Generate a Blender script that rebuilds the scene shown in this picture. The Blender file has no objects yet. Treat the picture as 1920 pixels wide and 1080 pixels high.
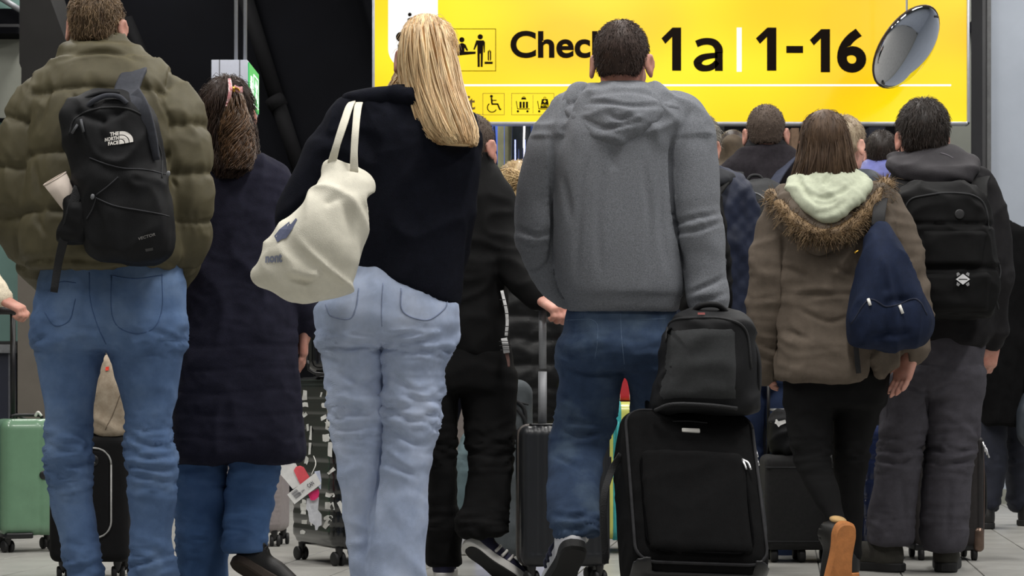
import bpy, bmesh, math, random
import numpy as np
from mathutils import Vector, Matrix, Euler
from mathutils.bvhtree import BVHTree

SC = bpy.context.scene
COL = SC.collection
rng = np.random.default_rng(7)
random.seed(7)

# ------------------------------------------------------------------ camera, world, light, exposure
F = 4000.0            # focal length in pixels of the 1920x1080 frame
HZ = 750.0            # horizon row
CH = 0.65             # camera height (m)
cam_d = bpy.data.cameras.new('camera'); cam = bpy.data.objects.new('camera', cam_d); COL.objects.link(cam)
cam_d.sensor_width = 36.0; cam_d.lens = F / 1920 * 36; cam_d.shift_y = (HZ - 540) / 1920
cam_d.clip_start = 0.1; cam_d.clip_end = 200
cam.location = (0, 0, CH); cam.rotation_euler = (math.pi / 2, 0, 0)
cam_d.dof.use_dof = True; cam_d.dof.focus_distance = 6.6; cam_d.dof.aperture_fstop = 14
SC.camera = cam
w = bpy.data.worlds.new('hall_ambient'); SC.world = w; w.use_nodes = True
w.node_tree.nodes['Background'].inputs[0].default_value = (0.80, 0.88, 1.0, 1)
w.node_tree.nodes['Background'].inputs[1].default_value = 0.05
def area(name, loc, size, energy, col=(1, 0.975, 0.94), rot=(0, 0, 0)):
    l = bpy.data.lights.new(name, 'AREA'); l.shape = 'RECTANGLE'; l.size, l.size_y = size; l.energy = energy; l.color = col
    o = bpy.data.objects.new(name, l); COL.objects.link(o); o.location = loc; o.rotation_euler = rot; return o
for iy, (ly, e) in enumerate(((2.2, 24), (5.6, 74), (8.6, 50), (11.4, 40), (13.8, 34))):  # rearmost row is added behind the sign to brighten the recess wall
    for lx in (-2.6, 0.6, 3.6):
        area('ceiling_and_added_light', (lx, ly, 4.45), (0.35, 1.5), e * (1.12 if lx > 0 else 0.9))
SC.view_settings.view_transform = 'Standard'; SC.view_settings.look = 'None'
SC.view_settings.gamma = 1.0; SC.view_settings.use_curve_mapping = False
SC.view_settings.exposure = 0.35

# ------------------------------------------------------------------ basic helpers
def lin(c):
    c = np.array(c[:3], float) / 255.0
    return tuple(np.where(c <= 0.04045, c / 12.92, ((c + 0.055) / 1.055) ** 2.4)) + (1.0,)
def W(px, py, Y):
    """frame pixel at depth Y -> world point"""
    return np.array([(px - 960) * Y / F, Y, CH - (py - HZ) * Y / F])
def tag(o, label=None, cat=None, group=None, kind=None):
    if label: o['label'] = label
    if cat: o['category'] = cat
    if group: o['group'] = group
    if kind: o['kind'] = kind
    return o
def empty(name, loc, label=None, cat=None, group=None):
    o = bpy.data.objects.new(name, None); COL.objects.link(o); o.location = [float(v) for v in loc]; o.empty_display_size = 0.1
    return tag(o, label, cat, group)
def wloc(o):
    v = np.zeros(3)
    while o is not None:
        v = v + np.array(o.location); o = o.parent
    return v
def mkobj(name, V, Fs, mat, parent=None, smooth=True, midx=None, mats=None):
    """one mesh object; V in world coordinates, stored relative to the (unrotated) parent"""
    V = np.asarray(V, np.float64)
    if parent is not None: V = V - wloc(parent)
    me = bpy.data.meshes.new(name)
    if isinstance(Fs, np.ndarray):
        n, k = Fs.shape
        me.vertices.add(len(V)); me.vertices.foreach_set('co', V.astype(np.float32).ravel())
        me.loops.add(n * k); me.loops.foreach_set('vertex_index', Fs.astype(np.int32).ravel())
        me.polygons.add(n); me.polygons.foreach_set('loop_start', np.arange(0, n * k, k, dtype=np.int32))
        me.update(calc_edges=True)
    else:
        me.from_pydata([tuple(map(float, v)) for v in V], [], [tuple(int(i) for i in f) for f in Fs]); me.update()
    me.polygons.foreach_set('use_smooth', np.full(len(me.polygons), bool(smooth)))
    for m in (mats or [mat]): me.materials.append(m)
    if midx is not None: me.polygons.foreach_set('material_index', np.asarray(midx, np.int32))
    o = bpy.data.objects.new(name, me); COL.objects.link(o)
    if parent is not None: o.parent = parent
    return o
def join(parts):
    Vs, Fs, off = [], [], 0
    for V, Q in parts:
        Vs.append(np.asarray(V)); Fs.append(np.asarray(Q) + off); off += len(V)
    return np.concatenate(Vs), np.concatenate(Fs)

# ------------------------------------------------------------------ materials
MATS = {}
def mat(name, col, rough=0.8, var=0.12, vscale=30.0, bump=0.15, bscale=350.0, sheen=0.0, metal=0.0, spec=0.5, coat=0.0,
        weave=None, col2=None, stretch=None, island=0.0, emit=None, alpha=None, trans=0.0, sss=0.0):
    if name in MATS: return MATS[name]
    m = bpy.data.materials.new(name); m.use_nodes = True; nt = m.node_tree; N = nt.nodes; L = nt.links
    b = N['Principled BSDF']
    b.inputs['Roughness'].default_value = rough; b.inputs['Metallic'].default_value = metal
    b.inputs['Specular IOR Level'].default_value = spec
    b.inputs['Coat Weight'].default_value = coat; b.inputs['Coat Roughness'].default_value = 0.12
    if sheen: b.inputs['Sheen Weight'].default_value = sheen; b.inputs['Sheen Roughness'].default_value = 0.5
    if trans: b.inputs['Transmission Weight'].default_value = trans
    if sss:
        b.inputs['Subsurface Weight'].default_value = sss; b.inputs['Subsurface Radius'].default_value = (0.012, 0.004, 0.002)
    c = lin(col); c2 = lin(col2) if col2 else tuple(v * (1 - 2.2 * var) for v in c[:3]) + (1,)
    c1 = c if col2 else tuple(min(1, v * (1 + 1.2 * var)) for v in c[:3]) + (1,)
    tc = N.new('ShaderNodeTexCoord'); mp = N.new('ShaderNodeMapping'); L.new(tc.outputs['Object'], mp.inputs[0])
    if stretch: mp.inputs['Scale'].default_value = stretch
    nz = N.new('ShaderNodeTexNoise'); nz.inputs['Scale'].default_value = vscale; nz.inputs['Detail'].default_value = 5
    nz.inputs['Roughness'].default_value = 0.65
    L.new(mp.outputs[0], nz.inputs['Vector'])
    mx = N.new('ShaderNodeMix'); mx.data_type = 'RGBA'; mx.inputs['A'].default_value = c2; mx.inputs['B'].default_value = c1
    rp = N.new('ShaderNodeMapRange'); rp.inputs['From Min'].default_value = 0.3; rp.inputs['From Max'].default_value = 0.7
    L.new(nz.outputs[0], rp.inputs[0]); L.new(rp.outputs[0], mx.inputs['Factor'])
    out = mx.outputs['Result']
    if island:
        g = N.new('ShaderNodeNewGeometry'); hs = N.new('ShaderNodeHueSaturation')
        r2 = N.new('ShaderNodeMapRange'); r2.inputs['To Min'].default_value = 1 - island; r2.inputs['To Max'].default_value = 1 + island
        L.new(g.outputs['Random Per Island'], r2.inputs[0]); L.new(r2.outputs[0], hs.inputs['Value']); L.new(out, hs.inputs['Color']); out = hs.outputs[0]
    L.new(out, b.inputs['Base Color'])
    if emit:
        b.inputs['Emission Color'].default_value = lin(emit[0]); b.inputs['Emission Strength'].default_value = emit[1]
    if bump:
        bm = N.new('ShaderNodeBump'); bm.inputs['Strength'].default_value = bump; bm.inputs['Distance'].default_value = 0.004
        if weave:
            wv = N.new('ShaderNodeTexWave'); wv.inputs['Scale'].default_value = weave; wv.bands_direction = 'DIAGONAL'
            wv.inputs['Distortion'].default_value = 2.0; L.new(tc.outputs['Object'], wv.inputs['Vector'])
            n2 = N.new('ShaderNodeTexNoise'); n2.inputs['Scale'].default_value = bscale; n2.inputs['Detail'].default_value = 3; L.new(tc.outputs['Object'], n2.inputs['Vector'])
            ad = N.new('ShaderNodeMath'); ad.operation = 'ADD'; L.new(wv.outputs[1], ad.inputs[0]); L.new(n2.outputs[0], ad.inputs[1]); L.new(ad.outputs[0], bm.inputs['Height'])
        else:
            n2 = N.new('ShaderNodeTexNoise'); n2.inputs['Scale'].default_value = bscale; n2.inputs['Detail'].default_value = 4
            L.new(mp.outputs[0], n2.inputs['Vector']); L.new(n2.outputs[0], bm.inputs['Height'])
        L.new(bm.outputs[0], b.inputs['Normal'])
    MATS[name] = m; return m

def denim(name, col, fade, dark):
    """indigo twill: faded patches and fine slubs"""
    if name in MATS: return MATS[name]
    m = mat(name, col, rough=0.88, bump=0.35, bscale=500, weave=260, spec=0.25)
    nt = m.node_tree; N = nt.nodes; L = nt.links; b = N['Principled BSDF']
    old = b.inputs['Base Color'].links[0].from_socket
    tc = [n for n in N if n.type == 'TEX_COORD'][0]
    big = N.new('ShaderNodeTexNoise'); big.inputs['Scale'].default_value = 5.5; big.inputs['Detail'].default_value = 6; big.inputs['Roughness'].default_value = 0.6
    L.new(tc.outputs['Object'], big.inputs['Vector'])
    cr = N.new('ShaderNodeValToRGB'); e = cr.color_ramp.elements
    e[0].position = 0.32; e[0].color = lin(dark); e[1].position = 0.68; e[1].color = lin(fade); k = e.new(0.5); k.color = lin(col)
    L.new(big.outputs[0], cr.inputs[0])
    mx = N.new('ShaderNodeMix'); mx.data_type = 'RGBA'; mx.inputs['Factor'].default_value = 0.6
    L.new(old, mx.inputs['A']); L.new(cr.outputs[0], mx.inputs['B']); L.new(mx.outputs['Result'], b.inputs['Base Color'])
    return m

# ------------------------------------------------------------------ implicit surfaces -> meshes
def smin(a, b, k):
    if k <= 0: return np.minimum(a, b)
    h = np.clip(0.5 + 0.5 * (b - a) / k, 0, 1); return b + (a - b) * h - k * h * (1 - h)
def smax(a, b, k): return -smin(-a, -b, k)
def ell(c, r):
    c = np.array(c, np.float32); r = np.array(r, np.float32)
    def f(P):
        q = (P - c) / r; k0 = np.sqrt((q * q).sum(1)); q2 = q / r; k1 = np.sqrt((q2 * q2).sum(1)) + 1e-6
        return k0 * (k0 - 1) / k1
    return f
def cone(a, b, ra, rb):
    a = np.array(a, np.float32); b = np.array(b, np.float32); ab = b - a; l2 = float((ab * ab).sum()) + 1e-9
    def f(P):
        t = np.clip(((P - a) @ ab) / l2, 0, 1); d = P - a - t[:, None] * ab
        return np.sqrt((d * d).sum(1)) - (ra + (rb - ra) * t)
    return f
def chain(pts, rs):
    fs = [cone(pts[i], pts[i + 1], rs[i], rs[i + 1]) for i in range(len(pts) - 1)]
    def f(P):
        d = fs[0](P)
        for g in fs[1:]: d = smin(d, g(P), 0.012)
        return d
    return f
def rbox(c, hs, r):
    c = np.array(c, np.float32); hs = np.array(hs, np.float32) - r
    def f(P):
        q = np.abs(P - c) - hs; o = np.maximum(q, 0)
        return np.sqrt((o * o).sum(1)) + np.minimum(q.max(1), 0) - r
    return f
def resample(rows, n=90):
    """rows (t, ...) -> smooth monotone-ish cubic resampling"""
    R = np.array(sorted(rows, key=lambda r: r[0]), float); t = R[:, 0]
    if len(t) < 3: return R
    d = np.diff(R, axis=0)[:, 1:] / np.diff(t)[:, None]
    m = np.zeros((len(t), R.shape[1] - 1)); m[0] = d[0]; m[-1] = d[-1]
    for i in range(1, len(t) - 1):
        same = d[i - 1] * d[i] > 0
        m[i] = np.where(same, 2 * d[i - 1] * d[i] / np.where(same, d[i - 1] + d[i], 1), 0)
    T = np.linspace(t[0], t[-1], n); k = np.clip(np.searchsorted(t, T, side='right') - 1, 0, len(t) - 2)
    h = (t[k + 1] - t[k])[:, None]; u = ((T - t[k])[:, None]) / h
    a, b = R[k, 1:], R[k + 1, 1:]
    v = (2 * u**3 - 3 * u**2 + 1) * a + (u**3 - 2 * u**2 + u) * h * m[k] + (-2 * u**3 + 3 * u**2) * b + (u**3 - u**2) * h * m[k + 1]
    return np.column_stack([T, v])
def zloft(rows, n=2.4, capr=0.012):
    """rows (z, xc, yc, a, b): superelliptic cross-sections stacked along z"""
    R = resample(rows).astype(np.float32); z0, z1 = R[0, 0], R[-1, 0]
    def f(P):
        z = P[:, 2]; xc = np.interp(z, R[:, 0], R[:, 1]); yc = np.interp(z, R[:, 0], R[:, 2])
        a = np.maximum(np.interp(z, R[:, 0], R[:, 3]), 1e-3); b = np.maximum(np.interp(z, R[:, 0], R[:, 4]), 1e-3)
        x = np.abs(P[:, 0] - xc) / a; y = np.abs(P[:, 1] - yc) / b
        q = np.sqrt(x * x + y * y) if n == 2 else np.power(np.power(x, n) + np.power(y, n) + 1e-9, 1 / n)
        d = (q - 1) * np.minimum(a, b)
        return smax(smax(d, z - z1, capr), z0 - z, capr)
    f.R = R
    return f
CORN = np.array([[i, j, k] for i in (0, 1) for j in (0, 1) for k in (0, 1)])
EDG = [(a, b) for a in range(8) for b in range(a + 1, 8) if np.abs(CORN[a] - CORN[b]).sum() == 1]
def surf(fn, lo, hi, h, smooth=2, B=6, fac=2.0):
    lo = np.array(lo, float) - 2 * h; hi = np.array(hi, float) + 2 * h
    nb = np.maximum(np.ceil((hi - lo) / (h * B)).astype(int), 1); n = nb * B + 1
    g = [lo[i] + (np.arange(nb[i]) + 0.5) * h * B for i in range(3)]
    C = np.stack(np.meshgrid(*g, indexing='ij'), -1).reshape(-1, 3).astype(np.float32)
    fc = fn(C).reshape(nb); act = np.abs(fc) < h * B * 0.87 * fac
    m = np.repeat(np.repeat(np.repeat(act, B, 0), B, 1), B, 2); M = np.zeros(n, bool)
    for i in (0, 1):
        for j in (0, 1):
            for k in (0, 1): M[i:i + n[0] - 1, j:j + n[1] - 1, k:k + n[2] - 1] |= m
    Fv = np.full(n, 1.0, np.float32)
    Fv[:-1, :-1, :-1] = np.where(np.repeat(np.repeat(np.repeat(fc, B, 0), B, 1), B, 2) < 0, -1.0, 1.0)
    idx = np.argwhere(M)
    Fv[M] = fn((lo + idx * h).astype(np.float32))
    ins = Fv < 0
    cnt = np.zeros(n - 1, np.int8)
    for c in CORN: cnt += ins[c[0]:c[0] + n[0] - 1, c[1]:c[1] + n[1] - 1, c[2]:c[2] + n[2] - 1]
    cells = np.argwhere((cnt > 0) & (cnt < 8))
    vals = np.stack([Fv[cells[:, 0] + c[0], cells[:, 1] + c[1], cells[:, 2] + c[2]] for c in CORN], 1)
    pos = np.zeros((len(cells), 3)); num = np.zeros(len(cells))
    for a, b in EDG:
        va, vb = vals[:, a], vals[:, b]; k = (va < 0) != (vb < 0)
        t = np.where(k, va / np.where(k, va - vb, 1), 0)
        pos += k[:, None] * (CORN[a] + t[:, None] * (CORN[b] - CORN[a])); num += k
    V = lo + (cells + pos / num[:, None]) * h
    ID = np.full(n - 1, -1, np.int64); ID[tuple(cells.T)] = np.arange(len(cells))
    Q = []
    for ax in range(3):
        u, v = (ax + 1) % 3, (ax + 2) % 3
        s0 = [slice(None)] * 3; s1 = [slice(None)] * 3; s0[ax] = slice(0, -1); s1[ax] = slice(1, None)
        A = ins[tuple(s0)]; Bq = ins[tuple(s1)]
        e = np.argwhere(A != Bq); e = e[(e[:, u] > 0) & (e[:, v] > 0) & (e[:, u] < n[u] - 1) & (e[:, v] < n[v] - 1)]
        if not len(e): continue
        du = np.zeros(3, int); du[u] = 1; dv = np.zeros(3, int); dv[v] = 1
        q = np.stack([ID[tuple((e - du - dv).T)], ID[tuple((e - dv).T)], ID[tuple(e.T)], ID[tuple((e - du).T)]], 1)
        fl = ~A[tuple(e.T)]; q[fl] = q[fl][:, ::-1]; Q.append(q)
    Q = np.concatenate(Q); Q = Q[(Q >= 0).all(1)]
    return relax(V, Q, smooth), Q
def relax(V, Q, it, lam=0.5):
    E = np.concatenate([Q[:, [0, 1]], Q[:, [1, 2]], Q[:, [2, 3]], Q[:, [3, 0]]]); E = np.concatenate([E, E[:, ::-1]])
    deg = np.maximum(np.bincount(E[:, 0], minlength=len(V)), 1)
    for _ in range(it):
        A = np.stack([np.bincount(E[:, 0], V[E[:, 1], i], minlength=len(V)) for i in range(3)], 1) / deg[:, None]
        V = V + lam * (A - V)
    return V
def normals(V, Q):
    n = np.cross(V[Q[:, 2]] - V[Q[:, 0]], V[Q[:, 3]] - V[Q[:, 1]]); N = np.zeros_like(V)
    for k in range(4):
        for i in range(3): N[:, i] += np.bincount(Q[:, k], n[:, i], minlength=len(V))
    return N / (np.linalg.norm(N, axis=1, keepdims=True) + 1e-12)
_perm = np.random.default_rng(3).permutation(256); _perm = np.concatenate([_perm, _perm, _perm])
_grad = np.random.default_rng(4).normal(size=(256, 3)); _grad /= np.linalg.norm(_grad, axis=1, keepdims=True)
def perlin(P):
    i = np.floor(P).astype(int); f = P - i; i &= 255; u = f * f * f * (f * (f * 6 - 15) + 10); r = 0
    for dx in (0, 1):
        for dy in (0, 1):
            for dz in (0, 1):
                h = _perm[_perm[_perm[(i[:, 0] + dx) & 255] + ((i[:, 1] + dy) & 255)] + ((i[:, 2] + dz) & 255)]
                g = (_grad[h] * (f - [dx, dy, dz])).sum(1)
                r = r + g * (u[:, 0] if dx else 1 - u[:, 0]) * (u[:, 1] if dy else 1 - u[:, 1]) * (u[:, 2] if dz else 1 - u[:, 2])
    return r * 1.6
def ridge(P): return 1 - 2 * np.abs(perlin(P))
def sstep(a, b, x):
    t = np.clip((x - a) / (b - a), 0, 1); return t * t * (3 - 2 * t)
def folds(V, sc, amp, seed=0.0, warp=0.25):
    """cloth folds: ridged noise stretched by sc (per metre)"""
    P = V * np.array(sc) + seed
    wv = np.stack([perlin(P * 0.7 + 9.1), perlin(P * 0.7 + 31.7), perlin(P * 0.7 + 57.3)], 1) * warp * 3
    r = ridge(P + wv); return 1.7 * amp * (np.sign(r) * np.abs(r) ** 1.3)

# ------------------------------------------------------------------ plain meshes
def box_vf(c, s, R=None):
    c = np.array(c, float); s = np.array(s, float) / 2
    V = np.array([[x, y, z] for x in (-1, 1) for y in (-1, 1) for z in (-1, 1)]) * s
    if R is not None: V = V @ np.array(R).T
    return V + c, np.array([[0, 1, 3, 2], [4, 6, 7, 5], [0, 4, 5, 1], [2, 3, 7, 6], [0, 2, 6, 4], [1, 5, 7, 3]])
def box(name, x0, x1, y0, y1, z0, z1, m, parent=None, bev=0.0):
    V, Q = box_vf(((x0 + x1) / 2, (y0 + y1) / 2, (z0 + z1) / 2), (abs(x1 - x0), abs(y1 - y0), abs(z1 - z0)))
    o = mkobj(name, V, Q, m, parent, smooth=False)
    if bev: bevel(o, bev)
    return o
def bevel(o, r, seg=3):
    bm = bmesh.new(); bm.from_mesh(o.data)
    bmesh.ops.bevel(bm, geom=list(bm.edges), offset=r, segments=seg, profile=0.5, affect='EDGES', clamp_overlap=True)
    bm.to_mesh(o.data); bm.free(); o.data.polygons.foreach_set('use_smooth', np.full(len(o.data.polygons), True)); o.data.update()
    return o
def catmull(pts, n=8):
    P = np.array(pts, float)
    if len(P) < 3: return np.array([P[0] + (P[-1] - P[0]) * t for t in np.linspace(0, 1, n)])
    E = np.vstack([2 * P[0] - P[1], P, 2 * P[-1] - P[-2]]); out = []
    for i in range(1, len(E) - 2):
        for t in np.linspace(0, 1, n, endpoint=False):
            a, b, c, d = E[i - 1], E[i], E[i + 1], E[i + 2]
            out.append(0.5 * (2 * b + (c - a) * t + (2 * a - 5 * b + 4 * c - d) * t * t + (3 * b - a - 3 * c + d) * t**3))
    out.append(P[-1]); return np.array(out)
def tube_vf(pts, r, sides=8, smooth=True, n=6):
    P = catmull(pts, n) if smooth else np.array(pts, float); m = len(P)
    rr = np.interp(np.linspace(0, 1, m), np.linspace(0, 1, len(np.atleast_1d(r))), np.atleast_1d(r)) if np.ndim(r) else np.full(m, r)
    T = np.gradient(P, axis=0); T /= np.linalg.norm(T, axis=1, keepdims=True) + 1e-12
    ref = np.array([0.31, 0.27, 0.91]) if abs(T[:, 2]).mean() < 0.8 else np.array([0.9, 0.3, 0.1])
    A = np.cross(T, ref); A /= np.linalg.norm(A, axis=1, keepdims=True); Bv = np.cross(T, A)
    th = np.arange(sides) / sides * 2 * math.pi
    V = (P[:, None] + rr[:, None, None] * (np.cos(th)[None, :, None] * A[:, None] + np.sin(th)[None, :, None] * Bv[:, None])).reshape(-1, 3)
    Q = [[i * sides + j, i * sides + (j + 1) % sides, (i + 1) * sides + (j + 1) % sides, (i + 1) * sides + j] for i in range(m - 1) for j in range(sides)]
    c0, c1 = len(V), len(V) + 1
    V = np.vstack([V, P[0], P[-1]])
    Q += [[c0, (j + 1) % sides, j, j] for j in range(sides)] + [[c1, (m - 1) * sides + j, (m - 1) * sides + (j + 1) % sides, (m - 1) * sides + (j + 1) % sides] for j in range(sides)]
    return V, Q
def clean(Q):
    out = []
    for f in Q:
        g = []
        for i in f:
            if i not in g: g.append(i)
        out.append(g)
    return out
def tube(name, pts, r, m, parent=None, sides=8, smooth=True, n=6):
    V, Q = tube_vf(pts, r, sides, smooth, n); return mkobj(name, V, clean(Q), m, parent)
def band(name, pts, width, thick, m, parent=None, wdir=(1, 0, 0), n=6):
    """flat webbing strip along pts; wdir = across direction(s)"""
    P = catmull(pts, n); k = len(P)
    Wd = np.array(wdir, float); Wd = np.tile(Wd, (k, 1)) if Wd.ndim == 1 else np.array([[np.interp(t, np.linspace(0, 1, len(Wd)), Wd[:, c]) for c in range(3)] for t in np.linspace(0, 1, k)])
    T = np.gradient(P, axis=0); T /= np.linalg.norm(T, axis=1, keepdims=True)
    Wd = Wd - (Wd * T).sum(1, keepdims=True) * T; Wd /= np.linalg.norm(Wd, axis=1, keepdims=True); Nn = np.cross(T, Wd)
    ww = np.interp(np.linspace(0, 1, k), np.linspace(0, 1, len(np.atleast_1d(width))), np.atleast_1d(width))[:, None]
    ring = [(-0.5, -0.35), (-0.42, -0.5), (0.42, -0.5), (0.5, -0.35), (0.5, 0.35), (0.42, 0.5), (-0.42, 0.5), (-0.5, 0.35)]
    V = np.concatenate([[P[i] + Wd[i] * ww[i] * a + Nn[i] * thick * b for a, b in ring] for i in range(k)])
    Q = [[i * 8 + j, i * 8 + (j + 1) % 8, (i + 1) * 8 + (j + 1) % 8, (i + 1) * 8 + j] for i in range(k - 1) for j in range(8)]
    Q += [list(range(7, -1, -1)), [(k - 1) * 8 + j for j in range(8)]]
    return mkobj(name, V, Q, m, parent)
def lathe_vf(prof, sides=20, axis=(0, 0, 1), c=(0, 0, 0)):
    """prof: list of (r, t) along axis"""
    ax = Vector(axis).normalized(); R = np.array(Vector((0, 0, 1)).rotation_difference(ax).to_matrix())
    th = np.arange(sides) / sides * 2 * math.pi
    V = np.concatenate([[[r * math.cos(a), r * math.sin(a), t] for a in th] for r, t in prof]) @ R.T + np.array(c)
    Q = [[i * sides + j, i * sides + (j + 1) % sides, (i + 1) * sides + (j + 1) % sides, (i + 1) * sides + j] for i in range(len(prof) - 1) for j in range(sides)]
    Q += [list(range(sides - 1, -1, -1)), [(len(prof) - 1) * sides + j for j in range(sides)]]
    return V, Q
def lathe(name, prof, m, parent=None, sides=20, axis=(0, 0, 1), c=(0, 0, 0), smooth=True):
    V, Q = lathe_vf(prof, sides, axis, c); return mkobj(name, V, Q, m, parent, smooth)
def strands_vf(P, r0, r1):
    """P (n, m, 3) strand paths -> three-sided tapering hairs"""
    n, m, _ = P.shape; T = np.gradient(P, axis=1); T /= np.linalg.norm(T, axis=2, keepdims=True) + 1e-12
    ref = rng.normal(size=(n, 1, 3)); A = np.cross(T, ref); A /= np.linalg.norm(A, axis=2, keepdims=True) + 1e-12; Bv = np.cross(T, A)
    rr = np.linspace(r0, r1, m)[None, :, None]; vs = []
    for j in range(3):
        a = j * 2 * math.pi / 3; vs.append(P + rr * (math.cos(a) * A + math.sin(a) * Bv))
    V = np.stack(vs, 2).reshape(-1, 3)
    b = (np.arange(n)[:, None] * m + np.arange(m - 1)[None]).reshape(-1) * 3
    Q = np.concatenate([np.stack([b + j, b + (j + 1) % 3, b + 3 + (j + 1) % 3, b + 3 + j], 1) for j in range(3)])
    return V, Q
def drape(V, Q, pv, off=0.002, direc=(0, 1, 0)):
    """move world points pv along direc onto the surface (V, Q), standing off a little"""
    t = BVHTree.FromPolygons([tuple(v) for v in V], [tuple(int(i) for i in q) for q in Q]); d = Vector(direc).normalized(); out = []; last = None
    for p in pv:
        o = Vector(p) - d * 1.0; h = t.ray_cast(o, d)[0]
        if h is None: h = Vector(p) if last is None else Vector(p) - d * ((Vector(p) - last).dot(d))
        else: last = h
        out.append(h - d * off)
    return np.array([tuple(o) for o in out])
def text_vf(s, bold=0.0, res=6):
    cu = bpy.data.curves.new('t', 'FONT'); cu.body = s; cu.offset = bold; cu.resolution_u = res; cu.fill_mode = 'FRONT'
    o = bpy.data.objects.new('t', cu); COL.objects.link(o); bpy.context.view_layer.update()
    me = bpy.data.meshes.new_from_object(o.evaluated_get(bpy.context.evaluated_depsgraph_get()))
    V = np.array([v.co[:] for v in me.vertices]); Q = [list(p.vertices) for p in me.polygons]
    bpy.data.objects.remove(o); bpy.data.curves.remove(cu); bpy.data.meshes.remove(me)
    return V[:, :2], Q

# ------------------------------------------------------------------ the setting
M_black = mat('black_wall', (9, 10, 15), rough=0.8, var=0.1, vscale=3, bump=0.05, bscale=30, spec=0.1)
M_char = mat('charcoal_panel', (36, 35, 34), rough=0.75, var=0.08, vscale=4, bump=0.03, spec=0.25)
M_taupe = mat('taupe_pillar', (104, 98, 90), rough=0.7, var=0.05, vscale=6, bump=0.05, bscale=120)
M_brown = mat('brown_plinth', (84, 70, 54), rough=0.7, var=0.1, vscale=8, bump=0.05, bscale=100)
M_greywall = mat('grey_green_wall', (150, 152, 142), rough=0.75, var=0.04, vscale=4, bump=0.04, bscale=90)
M_palewall = mat('pale_blue_wall', (176, 184, 196), rough=0.65, var=0.03, vscale=3, bump=0.03, bscale=120)
M_post = mat('dark_grey_post', (62, 62, 64), rough=0.5, var=0.05, vscale=10, bump=0.03)
M_teal = mat('teal_glass', (134, 168, 160), rough=0.22, var=0.04, vscale=2, bump=0.0, spec=0.6)
M_navyp = mat('navy_panel', (38, 42, 58), rough=0.5, var=0.08, vscale=5, bump=0.03)
M_alu = mat('brushed_aluminium', (150, 152, 156), rough=0.55, var=0.05, vscale=60, bump=0.05, bscale=200, metal=0.4, stretch=(1, 1, 12))
M_ceil = mat('ceiling_paint', (86, 88, 90), rough=0.8, var=0.05, vscale=3, bump=0.03)
M_tile = mat('pale_floor_tile', (168, 167, 162), rough=0.34, var=0.07, vscale=5, bump=0.06, bscale=60, spec=0.5)
M_joint = mat('tile_joint', (92, 92, 90), rough=0.85, var=0.1, vscale=40, bump=0.1)
def structure(o): o['kind'] = 'structure'; return o

# floor: base bed with joint material, real tiles where they can be told apart, procedural tiling beyond
ROT = math.radians(7.3); TS = 0.30
fl = structure(box('floor', -9, 9, -1, 24, -0.12, -0.006, M_joint))
mt = M_tile.copy(); mt.name = 'far_floor_tiling'; nt = mt.node_tree
bk = nt.nodes.new('ShaderNodeTexBrick'); bk.offset = 0.0; bk.inputs['Scale'].default_value = 1.0; bk.inputs['Brick Width'].default_value = TS; bk.inputs['Row Height'].default_value = TS
bk.inputs['Mortar Size'].default_value = 0.002; bk.inputs['Color1'].default_value = lin((168, 167, 162)); bk.inputs['Color2'].default_value = lin((162, 161, 157)); bk.inputs['Mortar'].default_value = lin((110, 110, 108))
mpn = nt.nodes.new('ShaderNodeMapping'); mpn.inputs['Rotation'].default_value = (0, 0, ROT); tcn = nt.nodes.new('ShaderNodeTexCoord')
nt.links.new(tcn.outputs['Object'], mpn.inputs[0]); nt.links.new(mpn.outputs[0], bk.inputs['Vector']); nt.links.new(bk.outputs[0], nt.nodes['Principled BSDF'].inputs['Base Color'])
tiles = []
ca, sa = math.cos(ROT), math.sin(ROT)
for i in range(-25, 45):
    for j in range(10, 60):
        u, v = (i + 0.5) * TS + 0.13, (j + 0.5) * TS
        x, y = u * ca + v * sa, -u * sa + v * ca
        if 7.2 < y < 12.2 and abs(x) < y * 0.252: tiles.append((y, x, u, v))
tiles.sort(); keep = {(round(t[2], 3), round(t[3], 3)) for t in tiles[:300]}
tv, tq = box_vf((0, 0, -0.004), (TS - 0.005, TS - 0.005, 0.008), Matrix.Rotation(-ROT, 3, 'Z'))
tile_o = mkobj('floor_tile', tv, tq, M_tile, None, smooth=False); bevel(tile_o, 0.0012, 1); tile_o.data.polygons.foreach_set('use_smooth', np.zeros(len(tile_o.data.polygons), bool))
tile_me = tile_o.data; first = True
far_V, far_Q = [], []
for i in range(-40, 60):
    for j in range(-10, 85):
        u, v = (i + 0.5) * TS + 0.13, (j + 0.5) * TS
        x, y = u * ca + v * sa, -u * sa + v * ca
        if (round(u, 3), round(v, 3)) in keep:
            o = tile_o if first else bpy.data.objects.new('floor_tile', tile_me)
            if not first: COL.objects.link(o)
            first = False; o.parent = fl; o.location = (x, y, 0)
        elif -0.8 < y < 23.5 and abs(x) < 8.6:
            h = (TS - 0.004) / 2; b = len(far_V)
            for du, dv in ((-h, -h), (h, -h), (h, h), (-h, h)):
                uu, vv = u + du, v + dv; far_V.append((uu * ca + vv * sa, -uu * sa + vv * ca, -0.0005))
            far_Q.append((b, b + 1, b + 2, b + 3))
o = mkobj('floor_tile_field', far_V, np.array(far_Q), M_tile, fl, smooth=False); o['kind'] = 'stuff'

structure(box('ceiling', -9, 9, -1, 24, 4.6, 4.75, M_ceil))
YB = 15.0
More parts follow.
